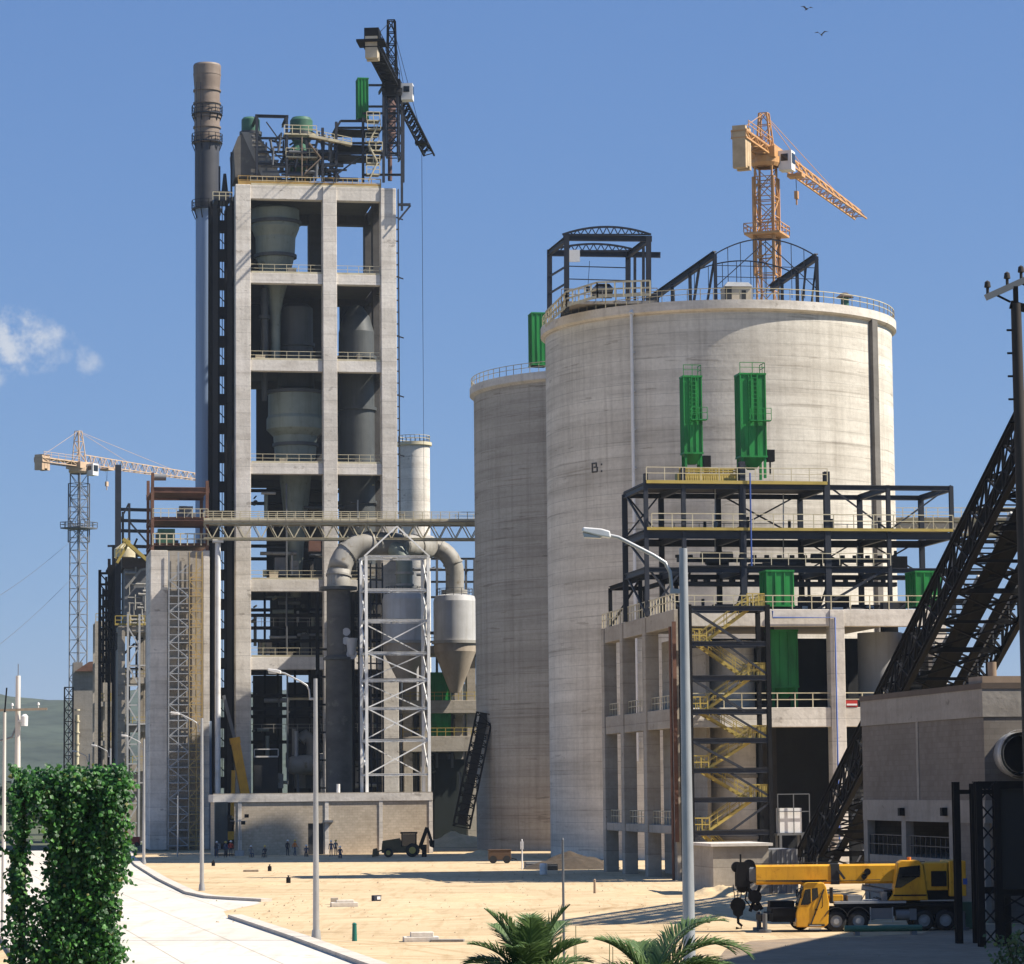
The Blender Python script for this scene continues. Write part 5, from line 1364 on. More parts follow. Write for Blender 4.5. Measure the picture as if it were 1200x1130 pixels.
# inner walls behind the side bays and at the rear
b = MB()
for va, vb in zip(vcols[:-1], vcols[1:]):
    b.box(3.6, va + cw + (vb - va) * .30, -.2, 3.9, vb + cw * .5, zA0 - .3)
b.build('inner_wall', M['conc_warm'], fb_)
b = MB(); b.box(4.2, 15.5, -.2, UK - .3, 15.8, zA0 - .2); b.build('rear_wall', M['panel_dk'], fb_)  # dark colour stands in for the shade inside the building
b = MB(); b.box(UK - .5, 1.3, -.2, UK - .2, 12.9, zB0); b.box(UK - .5, 1.3, zB1 + .01, UK - .2, 12.9, zA0); b.build('sun_block_wall', M['conc_shade'], fb_)  # wall added at the open end to keep sunlight out of the interior
r_ = MB()
for va, vb in zip(vcols[:-1], vcols[1:]):
    r_.rail([(.5, va + cw, zB1), (.5, vb, zB1)], 1.1, 1.2, .06); r_.rail([(.5, va + cw, zC1), (.5, vb, zC1)], 1.1, 1.2, .06)
r_.rail([(cw, .3, zB1), (ucols[0], .3, zB1)], 1.15, 1.5, .08); r_.rail([(ucols[0] + 1.2, .3, zB1), (UK - 1.4, .3, zB1)], 1.15, 1.5, .08)
r_.rail([(.15, .15, zA1), (.15, DK, zA1)], 1.25, 1.1, .08); r_.rail([(.15, .15, zA1), (UK, .15, zA1)], 1.1, 1.6, .07)
r_.build('railing', M['cream'], fb_)
b = MB(); b.box(-.16, -.16, 3, .14, -.003, zA1 - 1); b.tube((-.2, .5, 0), (-.2, .5, zA0), .12, 8); b.build('rusty_edge_pipe', M['rust'], fb_)
b = MB(); u = kx(992, 830).x; b.box(u, .1, Z(829), u + .95, .16, Z(821)); b.build('red_notice', M['red'], fb_)
b = MB(); b.box(u + .05, .05, Z(827), u + .9, .095, Z(825)); b.build('notice_stripe', M['white'], fb_)
b = MB(); p = kx(910, 728, .02); q = kx(975, 724, .02); r0 = kx(978, 735, -.06)
b.path([kx(905, 716, 0) + V((0, -.1, 0)), kx(905, 724, 0) + V((0, -.1, 0)), kx(978, 724, 0) + V((0, -.1, 0)), (kx(978, 724).x, -.1, 3)], .07, 8); b.build('conduit', M['blue'], fb_)
# things inside
for (px, y0, y1, rpx, v, lab) in ((858, 752, 990, 28, 7.0, 'round pale concrete hopper column behind the yellow zigzag stairs'), (1034, 742, 990, 26, 8.0, 'fat grey round bin in the shade behind the sloping black conveyor')):
    c = kx(px, 900, v); Wd_ = K.world(c); t = empty('storage_bin', V((Wd_.x, Wd_.y, 0)), K.yaw, lab, 'bin')
    r = rpx/FPX*Wd_.y; b = MB(); b.lathe([(r, 0), (r, Z(y0, v))], 32); b.build('shell', M['tank'] if px > 900 else M['conc'], t)
    b = MB(); 
    for z in (3, 8, 13): b.lathe([(r + .003, z), (r + .1, z + .05), (r + .1, z + .3), (r + .003, z + .35)], 32)
    b.build('band', M['conc_dark'], t)
# roof-top steel platform
P_v = kl(757, 650).y; P_b = kl(732, 640).y
spf = fempty('steel_platform', K, 'three-level dark steel platform with yellow deck edges on the concrete frame building', 'steel platform')
def px_(px, py, v=None): return K.pix(px, py, P_v if v is None else v)
zp1, zp2, zp3 = px_(860, 567).z, px_(860, 621).z, px_(860, 664).z
colu = [(px_(757, 600).x, 556), (px_(801, 600).x, 548), (px_(870, 600).x, 541), (px_(969, 600).x, 552), (px_(1041, 600).x, 571), (px_(1115, 600).x, 568)]
for i, (u, yt) in enumerate(colu):
    m = MB(); wdt = .5 if i in (2, 3) else .34; m.ibeam((u, P_v, zA1), (u, P_v, px_(860, yt).z), wdt, wdt, .08); m.build('column', M['steel_dk'], spf)
    m = MB(); m.ibeam((u, P_b, zA1), (u, P_b, px_(860, 569).z), .42, .42, .07); m.build('column', M['steel_dk'], spf)
m = MB(); ue = colu[-1][0]; u_0 = colu[0][0]; um = colu[3][0]
for z in (zp1 - .25, zp2 - .45, zp3 - .3):
    for v in (P_v, P_b): m.ibeam((u_0, v, z), (ue, v, z), .3, .42 if z != zp2 - .45 else .6, .07)
    for u, _ in colu: m.ibeam((u, P_v, z), (u, P_b, z), .3, .5, .07)
m.build('floor_beam', M['steel_dk'], spf)
m = MB(); m.box(u_0, P_v - .3, zp1 + .04, um, P_b + .3, zp1 + .14); m.build('upper_deck', M['panel_dk'], spf)
m = MB(); m.box(u_0, P_v - .3, zp2 - .03, ue, P_b + .3, zp2 + .06); m.build('middle_deck', M['panel_dk'], spf)
m = MB(); m.box(colu[1][0], P_v - .3, zp3 - .02, colu[4][0], P_b - 2, zp3 + .05); m.build('lower_deck', M['panel_dk'], spf)
m = MB(); m.box(u_0, P_v - .36, zp1 - .05, um, P_v - .305, zp1 + .22); m.box(u_0, P_v - .36, zp2 - .08, ue, P_v - .305, zp2 + .16); m.build('toe_board', M['yellow'], spf)
m = MB(); m.rail([(u_0, P_v - .33, zp1 + .2), (um, P_v - .33, zp1 + .2)], 1.1, 1.5, .06); m.rail([(u_0 + .4, P_v - .33, zp2 + .1), (ue, P_v - .33, zp2 + .1)], 1.2, 1.7, .07); m.rail([(colu[1][0], P_v - .33, zp3 + .1), (colu[4][0], P_v - .33, zp3 + .1)], 1.0, 1.5, .06)
m.rail([(u_0, P_b + .33, zp2 + .1), (ue, P_b + .33, zp2 + .1)], 1.2, 2.2, .06); m.build('railing', M['cream'], spf)
m = MB()
def xb(i, j, zlo, zhi, v, r=.13):
    m.bar((colu[i][0], v, zlo), (colu[j][0], v, zhi), r); m.bar((colu[j][0], v, zlo), (colu[i][0], v, zhi), r)
m.bar((colu[4][0], P_v, zp2), (colu[3][0], P_v, zp1), .13); m.bar((colu[4][0], P_v, zp2), (colu[5][0], P_v, zp1), .13); xb(2, 3, zp2, zp1, P_b); xb(0, 1, zp2, zp1, P_b); xb(4, 5, zp3, zp2, P_b); xb(0, 1, zA1, zp3, P_v, .16)
xb(3, 4, zp3, zp2, P_b, .12)
m.bar((u_0, P_v, zp2), (u_0, P_b, zp1), .15); m.bar((u_0, P_v, zp3), (u_0, P_b, zp2), .15); m.bar((u_0, P_v, zA1), (u_0, P_b, zp3), .15)
m.bar((colu[4][0], P_v, zp3), (colu[3][0] - 2, P_v, zA1), .2); m.bar((ue, P_v, zp3), (colu[4][0], P_v, zA1), .16)
for i in (1, 2, 3): m.bar((colu[i][0], P_v + 4, zA1), (colu[i][0] + 1.5, P_v + 4, zp3), .16)
m.build('brace', M['steel_dk'], spf)
# handling gear heaped on the top deck
yg = fempty('yellow_handling_gear', K, 'heap of yellow rails and frames on the top deck beneath the green boxes', 'equipment')
m = MB(); rnd = random.Random(6); a, c = px_(797, 560).x, px_(866, 560).x
for k in range(26):
    x = a + (c - a) * k / 26; m.bar((x, P_v + .2, zp1 + .15), (x + rnd.uniform(-.1, .1), P_v + .4, zp1 + 1.2), .11)
for z in (.4, .75, 1.05, 1.25): m.bar((a, P_v + .3, zp1 + z), (c, P_v + .3, zp1 + z), .12)
m.box(a, P_v + .9, zp1 + .15, c, P_v + 1.9, zp1 + .95)
m.build('frame', M['yellow'], yg)
# conveyors, motors and pipework on the platform levels
pg = fempty('platform_machinery', K, 'dark conveyor troughs, motors and ducts crowding the lower platform levels', 'machinery')
m = MB(); rnd = random.Random(14)
for k in range(46):
    px = rnd.uniform(815, 1060); v = rnd.uniform(P_v + .6, P_b - .6); z = rnd.choice([zA1, zA1, zp3 + .05, zp2 + .06])
    x = K.pix(px, 690, v).x; h = rnd.uniform(.3, 1.5) if z != zp2 + .06 else rnd.uniform(.2, .6)
    if z == zA1: h = rnd.uniform(.4, 1.9)
    q = rnd.random()
    if q < .4: m.box(x, v, z, x + rnd.uniform(.6, 2.2), v + .9, z + h)
    elif q < .7: m.tube((x, v, z + h*.6), (x + rnd.uniform(1, 3), v, z + h*.6), min(.45, h*.4), 10)
    else: m.tube((x, v, z), (x, v, z + h + .8), .14, 8)
for vv, zz in ((P_v + 2, zp3 + .9), (P_v + 5, zp3 - .9), (P_v + 1.2, zp3 - 1.2)): 
    m.box(colu[1][0], vv, zz - .35, colu[4][0] + 1, vv + .8, zz)
    x = colu[1][0]
    while x < colu[4][0]: m.tube((x, vv + .4, zz), (x, vv + .4, zz + .25), .22, 8); x += 1.1
m.build('conveyor_trough', M['panel_dk'], pg)
m = MB()
for k in range(12):
    px = rnd.uniform(820, 1075); v = rnd.uniform(P_v + .5, P_v + 4); x = K.pix(px, 700, v).x; m.box(x, v, zA1, x + rnd.uniform(.5, 1.4), v + .7, zA1 + rnd.uniform(.5, 1.2))
m.build('motor_cover', M['white'], pg)
m = MB()
for px, y0, y1 in ((838, 560, 664), (918, 578, 664), (918, 640, 700), (1005, 640, 664)):
    p = px_(px, y0, P_v + 3); q = px_(px, y1, P_v + 3); m.bar(p, q, .08); m.tube(p.lerp(q, .5), p.lerp(q, .5) - V((0, 0, .5)), .3, 10, .12)
m.build('hanging_lamp', M['galv'], pg)
m = MB(); u = px_(874.5, 600).x; m.tube((u + .25, P_v - .5, px_(874, 664).z), (u + .25, P_v - .5, px_(874, 555).z), .07, 8); m.build('blue_pipe', M['blue'], pg)
dust_filter(K, 802.5, 823, 440, 532, 553, P_v + 2.0, 1.2, 'narrower tall green box on the top platform deck against the sunlit silo')
dust_filter(K, 869, 898, 437, 536, 560, P_v + 2.0, 1.7, 'wider tall green box on the top platform deck against the sunlit silo')
def fan_box(F, px, py, v, parent):
    p = F.pix(px, py, v); l = parent.matrix_basis.inverted() @ F.world(p); m = MB(); m.box(l.x - .3, l.y - .1, l.z - .5, l.x + .35, l.y + .6, l.z + .5); m.tube((l.x - .5, l.y + .2, l.z), (l.x - .3, l.y + .2, l.z), .25, 12); m.bar((l.x, l.y + .2, l.z - .5), (l.x, l.y + .2, l.z - 1.6), .12); m.build('fan_motor', M['steel_blk'], parent)
for nm, px, py in (('narrower tall green', 828, 541), ('wider tall green', 903, 534)):
    for o_ in [o for o in bpy.data.objects if o.get('label', '').startswith(nm)]: fan_box(K, px, py, P_v + 2.2, o_)
dust_filter(K, 899, 930, 668, 711, 713, 3.0, 2.0, 'squat green box standing on the concrete roof beam above the stair tower', ladder=False)
dust_filter(K, 905, 935, 738, 806, 830, 3.2, 1.6, 'dark green box in the shade under the concrete roof beam', ladder=False)
dust_filter(K, 1074, 1103, 669, 711, 713, 3.0, 2.6, 'green box on the concrete roof half hidden by the sloping black conveyor', ladder=False)
# near-left lean-to frame on the roof corner
lt = fempty('roof_corner_frame', K, 'small black steel frame on the roof corner beside the shaded silo wall', 'steel frame')
m = MB(); z0 = kl(709, 733).z; va, vb = kl(710, 700).y, kl(745, 700).y
zt1 = kl(709, 690).z
for v in (va, vb): 
    for u in (.4, 3.5): m.ibeam((u, v, zA1), (u, v, zt1), .3, .3)
m.ibeam((.4, va, zt1), (.4, vb - 2, zt1), .3, .35); m.ibeam((3.5, va, zt1), (3.5, vb - 2, zt1), .3, .35); m.ibeam((.4, va, zt1), (3.5, va, zt1), .3, .35); m.bar((.4, va, zA1), (.4, vb, zt1), .15)
m.build('frame', M['steel_blk'], lt)

# ------------------------------------------------------------------ stair tower
Q = Frame(PY(809, 900, 236), 10)
def qx(px, py, v=0): return Q.pix(px, py, v)
stt = fempty('stair_tower', Q, 'black steel stair tower with yellow handrails zigzagging up the concrete frame building', 'stair tower')
ua, ub = qx(809.5, 850).x, qx(901.5, 850).x; dq = 3.0
lv = [qx(850, y).z for y in (713, 754.5, 794.5, 834, 868, 903, 937.5, 976)]
lv.append(0.0)
for u in (ua, ub):
    for v in (0, dq): m = MB(); m.ibeam((u, v, -.2), (u, v, lv[0] + .3), .34, .34, .06); m.build('column', M['steel_blk'], stt)
m = MB()
for z in lv[:-1]:
    for v in (0, dq): m.ibeam((ua, v, z), (ub, v, z), .25, .4, .06)
    for u in (ua, ub): m.ibeam((u, 0, z), (u, dq, z), .2, .35, .06)
m.build('cross_beam', M['steel_dk'], stt)
m = MB()
for i in range(len(lv) - 1):
    z1, z0 = lv[i], lv[i+1]; a_, c_ = (ua, ub) if i % 2 == 0 else (ub, ua)
    xm = (ua + ub) / 2
    m.bar((ub if i % 2 else xm, 0, z0 + .2), (xm if i % 2 else ub, 0, z1 - .2), .16) if i in (1, 3, 5, 6) else m.bar((ua, 0, z1), (xm + 1.2, 0, z0), .2)
m.build('brace', M['steel_dk'], stt)
fl = MB(); hr = MB(); tr = MB()
for i in range(len(lv) - 1):
    z1, z0 = lv[i], lv[i+1]; zm = (z0 + z1) / 2
    L0, R0_ = ua + 1.1, ub - 1.3
    if i == len(lv) - 2: pass
    # landing platforms at the right on the floor level and at the left half way (alternating)
    for (xa, za, xb_, zb, v) in (((L0, z0, R0_, z1, .6),) if i % 2 == 0 else ((R0_, z0, L0, z1, 1.9),)):
        for dv in (-.4, .4): tr.bar((xa, v + dv, za), (xb_, v + dv, zb), .06, .2)
        n = 9
        for k in range(n):
            t = (k + .5) / n; x = xa + (xb_-xa)*t; z = za + (zb-za)*t; fl.box(x - .14, v - .38, z, x + .14, v + .38, z + .04)
        for dv in (-.42, .42):
            for h in (1.0, .55): hr.bar((xa, v + dv, za + h), (xb_, v + dv, zb + h), .055)
            for k in range(5):
                t = k / 4; x = xa + (xb_-xa)*t; z = za + (zb-za)*t; hr.bar((x, v + dv, z), (x, v + dv, z + 1.0), .05)
    if i % 2 == 0: fl.box(R0_, .1, z1 - .02, ub - .2, dq - .1, z1 + .05); hr.rail([(R0_ - .3, .1, z1 + .05), (ub - .2, .1, z1 + .05), (ub - .2, dq - .1, z1 + .05)], 1.1, .5, .08); hr.rail([(R0_, dq - .1, z1 + .05), (ub - .2, dq - .1, z1 + .05)], 1.1, .5, .07)
    else: fl.box(ua + .2, .1, z1 - .02, L0, dq - .1, z1 + .05); hr.rail([(L0 + .3, .1, z1 + .05), (ua + .2, .1, z1 + .05), (ua + .2, dq - .1, z1 + .05)], 1.1, .5, .08); hr.rail([(ua + .2, dq - .1, z1 + .05), (L0, dq - .1, z1 + .05)], 1.1, .5, .07)
fl.build('tread', M['panel_gr'], stt); hr.build('handrail', M['yellow'], stt); tr.build('stringer', M['yellow'], stt)

# low shed in front of it
sh = Frame(PY(834, 900, 207), 10)
shd = fempty('low_shed', sh, 'low plain concrete shed with a pale flat roof behind the yellow crane truck', 'shed')
u1 = sh.pix(901, 1020).x; zs_ = sh.pix(850, 992).z
m = MB(); m.box(0, 0, -.2, u1, 6, zs_); m.build('wall', M['conc_warm'], shd)
m = MB(); m.box(-.2, -.25, zs_ + .003, u1 + .25, 6.2, zs_ + .2); m.build('roof', M['conc'], shd)
u2 = sh.pix(938, 1020).x; m = MB(); m.box(u1 + .003, .6, -.2, u2, 5, zs_ - .25)
for i in range(7): x = u1 + .1 + (u2-u1-.2)*i/6; m.box(x - .05, .52, 0, x + .05, .597, zs_ - .3)
m.build('annex', M['panel_gr'], shd)
pbx = fempty('site_locker', K, 'square pale box beneath a small railing right of the stair tower foot', 'box')
m = MB(); p = kx(911, 976, -.8); q = kx(936, 947, -.8); m.box(p.x, -1.6, p.z, q.x, -.5, q.z); m.build('body', M['white'], pbx)
m = MB(); m.box(p.x - .3, -1.8, p.z - .2, q.x + .6, -.3, p.z - .02); 
for x in (p.x, q.x): m.bar((x, -1.7, 0), (x, -1.7, p.z - .2), .2); m.bar((x, -.5, 0), (x, -.5, p.z - .2), .2)
m.rail([(p.x - .2, -1.8, p.z), (q.x + .6, -1.8, p.z)], q.z - p.z + 1.1, 1.2, .07); m.build('stand', M['steel_gr'], pbx)

# ================================================================== BIG INCLINED CONVEYOR
cA = PY(934, 1003, 215.0); cB_d = 158.0
slope = V((.176, -1.0, .535))
cv = empty('inclined_conveyor', V((cA.x, cA.y, 0)), 0, 'huge black lattice conveyor gallery climbing steeply behind the grey brown building', 'conveyor')
e1 = V((math.cos(rad(10)), math.sin(rad(10)), 0))
H_, W_ = 3.0, 5.0; n = 38
def cp(i, a, c):   # a: 0 near-left 1 right ; c: 0 bottom 1 top
    return V((0, 0, cA.z)) + slope * (i * 3.0) + e1 * (a * W_) + V((0, 0, -H_ * (1 - c)))
n = int((cA.y - cB_d) / 3.0)
def cbar(m, p, q, r):
    if p.z > -.5 and q.z > -.5: m.bar(p, q, r)
chm = MB()
for a in (0, 1):
    for c in (0, 1):
        i0 = 0 if c else 2
        chm.ibeam(cp(i0, a, c), cp(n, a, c), .34, .38, .06)
chm.build('chord', M['steel_blk'], cv)
m2 = MB(); sides = (MB(), MB())
for i in range(0, n):
    for a in (0, 1):
        m = sides[a]
        cbar(m, cp(i, a, 0), cp(i, a, 1), .17)
        cbar(m, cp(i, a, 0), cp(i+1, a, 1), .13); cbar(m, cp(i, a, 1), cp(i+1, a, 0), .13)
        h = (cp(i, a, 0) + cp(i, a, 1)) / 2; g2 = (cp(i+1, a, 0) + cp(i+1, a, 1)) / 2
        cbar(m, h, g2, .11)
        cbar(m, h, cp(i + .5, a, 1), .09); cbar(m, h, cp(i + .5, a, 0), .09); cbar(m, cp(i + .5, a, 0), cp(i + .5, a, 1), .08)
    for c in (0, 1):
        cbar(m2, cp(i, 0, c), cp(i, 1, c), .2)
        cbar(m2, cp(i, 0, c), cp(i+1, 1, c), .11); cbar(m2, cp(i, 1, c), cp(i+1, 0, c), .11)
m2.build('cross_bracing', M['steel_blk'], cv)
for m in sides: m.build('side_lattice', M['steel_blk'], cv)
m = MB()
for i in range(1, n):
    for f0, f1 in ((.10, .26), (.74, .92)):
        p = cp(i, f0, 0) + V((0, 0, .45)); q = cp(i+1, f0, 0) + V((0, 0, .45)); r = cp(i+1, f1, 0) + V((0, 0, .45)); s_ = cp(i, f1, 0) + V((0, 0, .45))
        for kk_ in range(6):
            if p.z > 0: m.bar(p.lerp(q, kk_ / 6), s_.lerp(r, kk_ / 6), .09)
        if False: m.add([p, q, r, s_, p - V((0,0,.08)), q - V((0,0,.08)), r - V((0,0,.08)), s_ - V((0,0,.08))], [(0,3,2,1), (4,5,6,7), (0,1,5,4), (1,2,6,5), (2,3,7,6), (3,0,4,7)])
m.build('walkway', M['belt'], cv)
m = MB(); m.bar(cp(2, .5, .35), cp(n, .5, .35), 1.2, .1)
for i in range(2, n):
    p = cp(i, .5, .32); m.tube(p - e1 * .8, p + e1 * .8, .12, 6)
m.build('belt', M['belt'], cv)
m = MB()
for f_, h_ in ((.06, .5), (.94, .5), (.30, .12), (.70, .12)): m.bar(cp(1, f_, h_), cp(n, f_, h_), .5 if f_ in (.3, .7) else .1, .12 if f_ in (.3, .7) else .55)
for i in range(2, n, 2): m.bar(cp(i, .04, .02), cp(i, .96, .02), .35, .3)
m.build('cable_tray', M['steel_blk'], cv)
m = MB()
for i in range(1, n):
    if i % 2: m.bar(cp(i, .30, .3), cp(i+1, .30, .3), .12, .3)
    if i % 3 == 1: m.bar(cp(i, .70, .25), cp(i + .6, .70, .25), .2, .3)
    m.bar(cp(i, .12, .05) , cp(i, .12, .42), .07); m.bar(cp(i, .88, .05), cp(i, .88, .42), .07)
m.bar(cp(1, .12, .42), cp(n, .12, .42), .07); m.bar(cp(1, .88, .42), cp(n, .88, .42), .07)
m.build('handrail', M['galv'], cv)
m = MB(); p = cp(8, .2, 0)
for a in (.05, .95):
    p = cp(8, a, 0); m.lattice((p.x, p.y, -.1), (p.x, p.y, p.z), .9, 1.4, 6, .22, .12)
m.build('trestle', M['steel_blk'], cv)

# ================================================================== RIGHT BUILDING
Rb = Frame(PY(1154, 900, 160), 10)
def rl(px, py): return Rb.pixu(px, py, 0)
rbd = fempty('transfer_building', Rb, 'grey brown blockwork building with a concrete band at the foot of the big conveyor', 'building')
DR = rl(1011, 900).y; zr = rl(1154, 800).z; zf1 = rl(1154, 807).z; zc1 = rl(1154, 840).z
zb1, zb0 = rl(1154, 938).z, rl(1154, 965).z; UR = 10
vmid = rl(1076, 900).y
m = MB(); m.box(0, 0, zb1, .3, vmid - .2, zc1); m.box(0, vmid + .2, zb1, .3, DR, zc1); m.box(.3, 0, -.2, UR, .3, zc1); m.box(.3, DR - .3, -.2, UR, DR, zc1); m.box(UR - .3, .3, -.2, UR, DR - .3, zc1)
m.build('wall', M['block_gr'], rbd)
m = MB(); m.box(-.06, -.06, zc1 + .002, UR + .06, DR + .06, zf1); m.build('concrete_band', M['conc_dark'], rbd)
m = MB(); m.box(-.1, -.1, zf1 + .002, UR + .1, DR + .1, zr); m.build('fascia', M['brown'], rbd)
m = MB(); m.box(-.05, -.003, zb0, .35, DR, zb1 - .002); m.build('lower_band', M['conc_dark'], rbd)
m = MB(); m.box(-.04, vmid - .2, zb1, .34, vmid + .2, zc1); m.build('pilaster', M['conc_dark'], rbd)
for px in (1154, 1118, 1062, 1013):
    v = min(max(rl(px, 980).y, .0), DR - .8); MB().box(-.02, v, -.2, .45, v + .8, zb0 - .002).build('column', M['conc_dark'], rbd)
m = MB(); v0 = rl(1118, 980).y + .8
m.box(.02, .8, -.2, .3, rl(1118, 980).y, zb0 - .004); m.build('panel_wall', M['block_gr'], rbd)
zfl = rl(1118, 1008).z
m = MB(); m.box(.46, v0, zfl - .3, UR - .4, DR - 1, zfl); m.box(.05, v0, -.2, .4, DR - .9, zfl + .02); m.build('floor_slab', M['conc_dark'], rbd)
m = MB(); m.rail([(.1, v0, zfl), (.1, DR - .9, zfl)], 1.2, .9, .05); m.build('railing', M['steel_dk'], rbd)
m = MB(); m.box(5, v0, zfl, 5.3, DR - 1, zb0); m.build('inner_wall', M['panel_dk'], rbd)
for px in (1060, 1110): 
    p = rl(px, 952); m = MB(); m.box(-.35, p.y - .2, p.z - .2, -.052, p.y + .2, p.z + .25); m.build('wall_lamp', M['steel_blk'], rbd)
m = MB(); m.box(.4, 1.2, zr, 3.2, 3.5, zr + .4); m.tube((1.4, 2.5, zr + .4), (1.4, 2.5, zr + 1.2), .25, 10); m.build('roof_vent', M['tan_cone'], rbd)
dt = fempty('round_duct', Rb, 'big round grey duct mouth jutting from the shaded end wall of the grey brown building', 'duct')
c = Rb.pix(1196, 884, -1.0); m = MB(); m.tube((c.x, .2, c.z), (c.x, -1.2, c.z), 1.15, 28, cap=False); m.tube((c.x, -1.2, c.z), (c.x, .1, c.z), 1.0, 28, cap=False)
m.tube((c.x, -1.3, c.z), (c.x, -1.05, c.z), 1.3, 28, cap=False); m.build('sleeve', M['galv'], dt)
m = MB(); m.tube((c.x, -.3, c.z), (c.x, -.2, c.z), 1.0, 28); m.build('damper', M['steel_blk'], dt)

# black gantry in front
Ga = Frame(PY(1147, 900, 137), 10)
def ga(px, py, v=0): return Ga.pix(px, py, v)
gy = fempty('lattice_gantry', Ga, 'black steel gantry with crossed bracing and a dark mesh panel by the end wall', 'gantry')
zt_ = ga(1150, 916).z; z2 = ga(1180, 920).z; zm_ = ga(1180, 1046).z
for px, y in ((1148, 916), (1169, 918), (1206, 918)):
    for v in (0, 3.2): m = MB(); u = ga(px, 1000).x; m.ibeam((u, v, -.1), (u, v, ga(px, y).z), .3, .3, .06); m.build('post', M['steel_blk'], gy)
uA, uB, uC = ga(1148, 1000).x, ga(1169, 1000).x, ga(1206, 1000).x
m = MB(); 
for v in (0, 3.2):
    m.ibeam((uB, v, z2), (uC + 2, v, z2), .3, .35, .06); m.ibeam((uB, v, zm_), (uC + 2, v, zm_), .25, .3, .06); m.ibeam((uA, v, z2 - .3), (uB, v, z2 - .3), .2, .2, .05)
m.build('beam', M['steel_blk'], gy)
m = MB()
k = 8
for i in range(k): 
    za, zb_ = zt_ * i / k, zt_ * (i+1) / k; m.bar((uA, 0, za), (uB, 0, zb_), .06); m.bar((uB, 0, za), (uA, 0, zb_), .06)
for i in range(3):
    for sgn in (0, 1):
        za, zb_ = zm_ * i / 3 , zm_ * (i + 1) / 3; m.bar((uB, 0, za if sgn else zb_), (uC, 0, zb_ if sgn else za), .07)
m.build('brace', M['steel_blk'], gy)
m = MB(); m.box(uB + .15, .08, zm_ + .15, uC + 1.8, .14, z2 - .18); m.build('mesh_panel', mat('dark_mesh_panel', (.02,.021,.02), .8), gy)

# unseen block added outside the frame on the right to cast the yard's shade
nb = empty('shade_block', V((30.9, 114, 0)), rad(-18.4), 'tall plain unseen block added right of the grey brown building to shade the yard', 'building')
m = MB(); m.box(0, 0, -.2, 14, 54, 28); m.build('wall', M['conc_dark'], nb)
m = MB(); m.box(-.3, -.3, 28.003, 14.3, 54.3, 28.6); m.build('roof', M['conc'], nb)
# ================================================================== MOBILE CRANE TRUCK
Tk = Frame(PY(888, 1080, 152.3), 2)
def tk(px, py, v=0): return Tk.pix(px, py, v)
tr_ = fempty('crane_truck', Tk, 'yellow mobile crane truck parked with its boom folded forward over the low driver cab', 'crane truck', None)
sc_ = 152.3 / FPX
def X(px): return tk(px, 1060).x
def Zt(py): return tk(1000, py).z
# carrier
m = MB(); m.box(X(905), .25, .75, X(1128), 2.35, 1.2); m.box(X(985), .05, 1.2, X(1128), 2.55, 1.38); m.build('chassis', M['steel_blk'], tr_, bevel=.03)
m = MB(); m.box(X(978), .02, 1.385, X(1062), 2.58, 1.50); m.build('deck', M['galv'], tr_)
# driver cab: outline in side view with sloping windscreen
def prism_from(pxs, y0, y1): return [(X(a), Zt(b)) for a, b in pxs], y0, y1
cabp = [(933, 1086), (933, 1070), (936, 1060), (943, 1037), (947, 1034), (966, 1034), (969, 1040), (972, 1058), (971, 1083), (964, 1087)]
m = MB(); pts = [(X(a), Zt(b)) for a, b in cabp]; m.prism(pts, .05, 1.25); m.build('cab', M['truck'], tr_, bevel=.05)
m = MB(); wp_ = [(938.5, 1060), (944, 1042), (958.5, 1040), (959.5, 1051), (947, 1060)]
m.prism([(X(a), Zt(b)) for a, b in wp_], .03, .045); m.build('side_window', M['glass'], tr_)
m = MB(); m.bar((X(951), .02, Zt(1041)), (X(951), .02, Zt(1057)), .05, .03); m.build('window_bar', M['truck'], tr_)
m = MB(); a, b_ = V((X(935.6), 0, Zt(1061))), V((X(943), 0, Zt(1038))); m.add([(a.x - .03, .15, a.z), (b_.x - .03, .15, b_.z), (b_.x - .03, 1.15, b_.z), (a.x - .03, 1.15, a.z), (a.x, .15, a.z), (b_.x, .15, b_.z), (b_.x, 1.15, b_.z), (a.x, 1.15, a.z)], [(0,1,2,3), (7,6,5,4), (0,4,5,1), (1,5,6,2), (2,6,7,3), (3,7,4,0)]); m.build('windscreen', M['glass'], tr_)
m = MB(); m.bar((X(966), .03, Zt(1042)), (X(950), .03, Zt(1083)), .05, .06); m.bar((X(947), .02, Zt(1084)), (X(966), .02, Zt(1084)), .05, .1); m.build('door_trim', M['panel_dk'], tr_)
m = MB(); m.box(X(940), .0, Zt(1036) + .1, X(960), .05, Zt(1036) + .22); m.build('roof_lamp_bar', M['steel_blk'], tr_)
for y in (.2, 1.0): m = MB(); m.tube((X(932.3), y, Zt(1078)), (X(933.5), y, Zt(1078)), .12, 12); m.build('headlight', M['galv'], tr_)
m = MB(); m.box(X(905), .3, .5, X(933), 2.3, .8); m.box(X(901), .2, .55, X(906), 2.4, .95); m.box(X(906), 1.3, .8, X(935), 2.4, 1.5); m.build('bumper', M['steel_blk'], tr_, bevel=.02)
# outriggers
for x in (X(896), X(1128)):
    m = MB(); m.box(x - .16, .1, .55, x + .16, 2.5, .85); m.build('outrigger_beam', M['steel_blk'], tr_)
    for y in (.0, 2.6): m = MB(); m.tube((x, y, .15), (x, y, .95), .12, 10); m.tube((x, y, .0), (x, y, .15), .32, 14); m.build('outrigger_leg', M['steel_gr'], tr_)
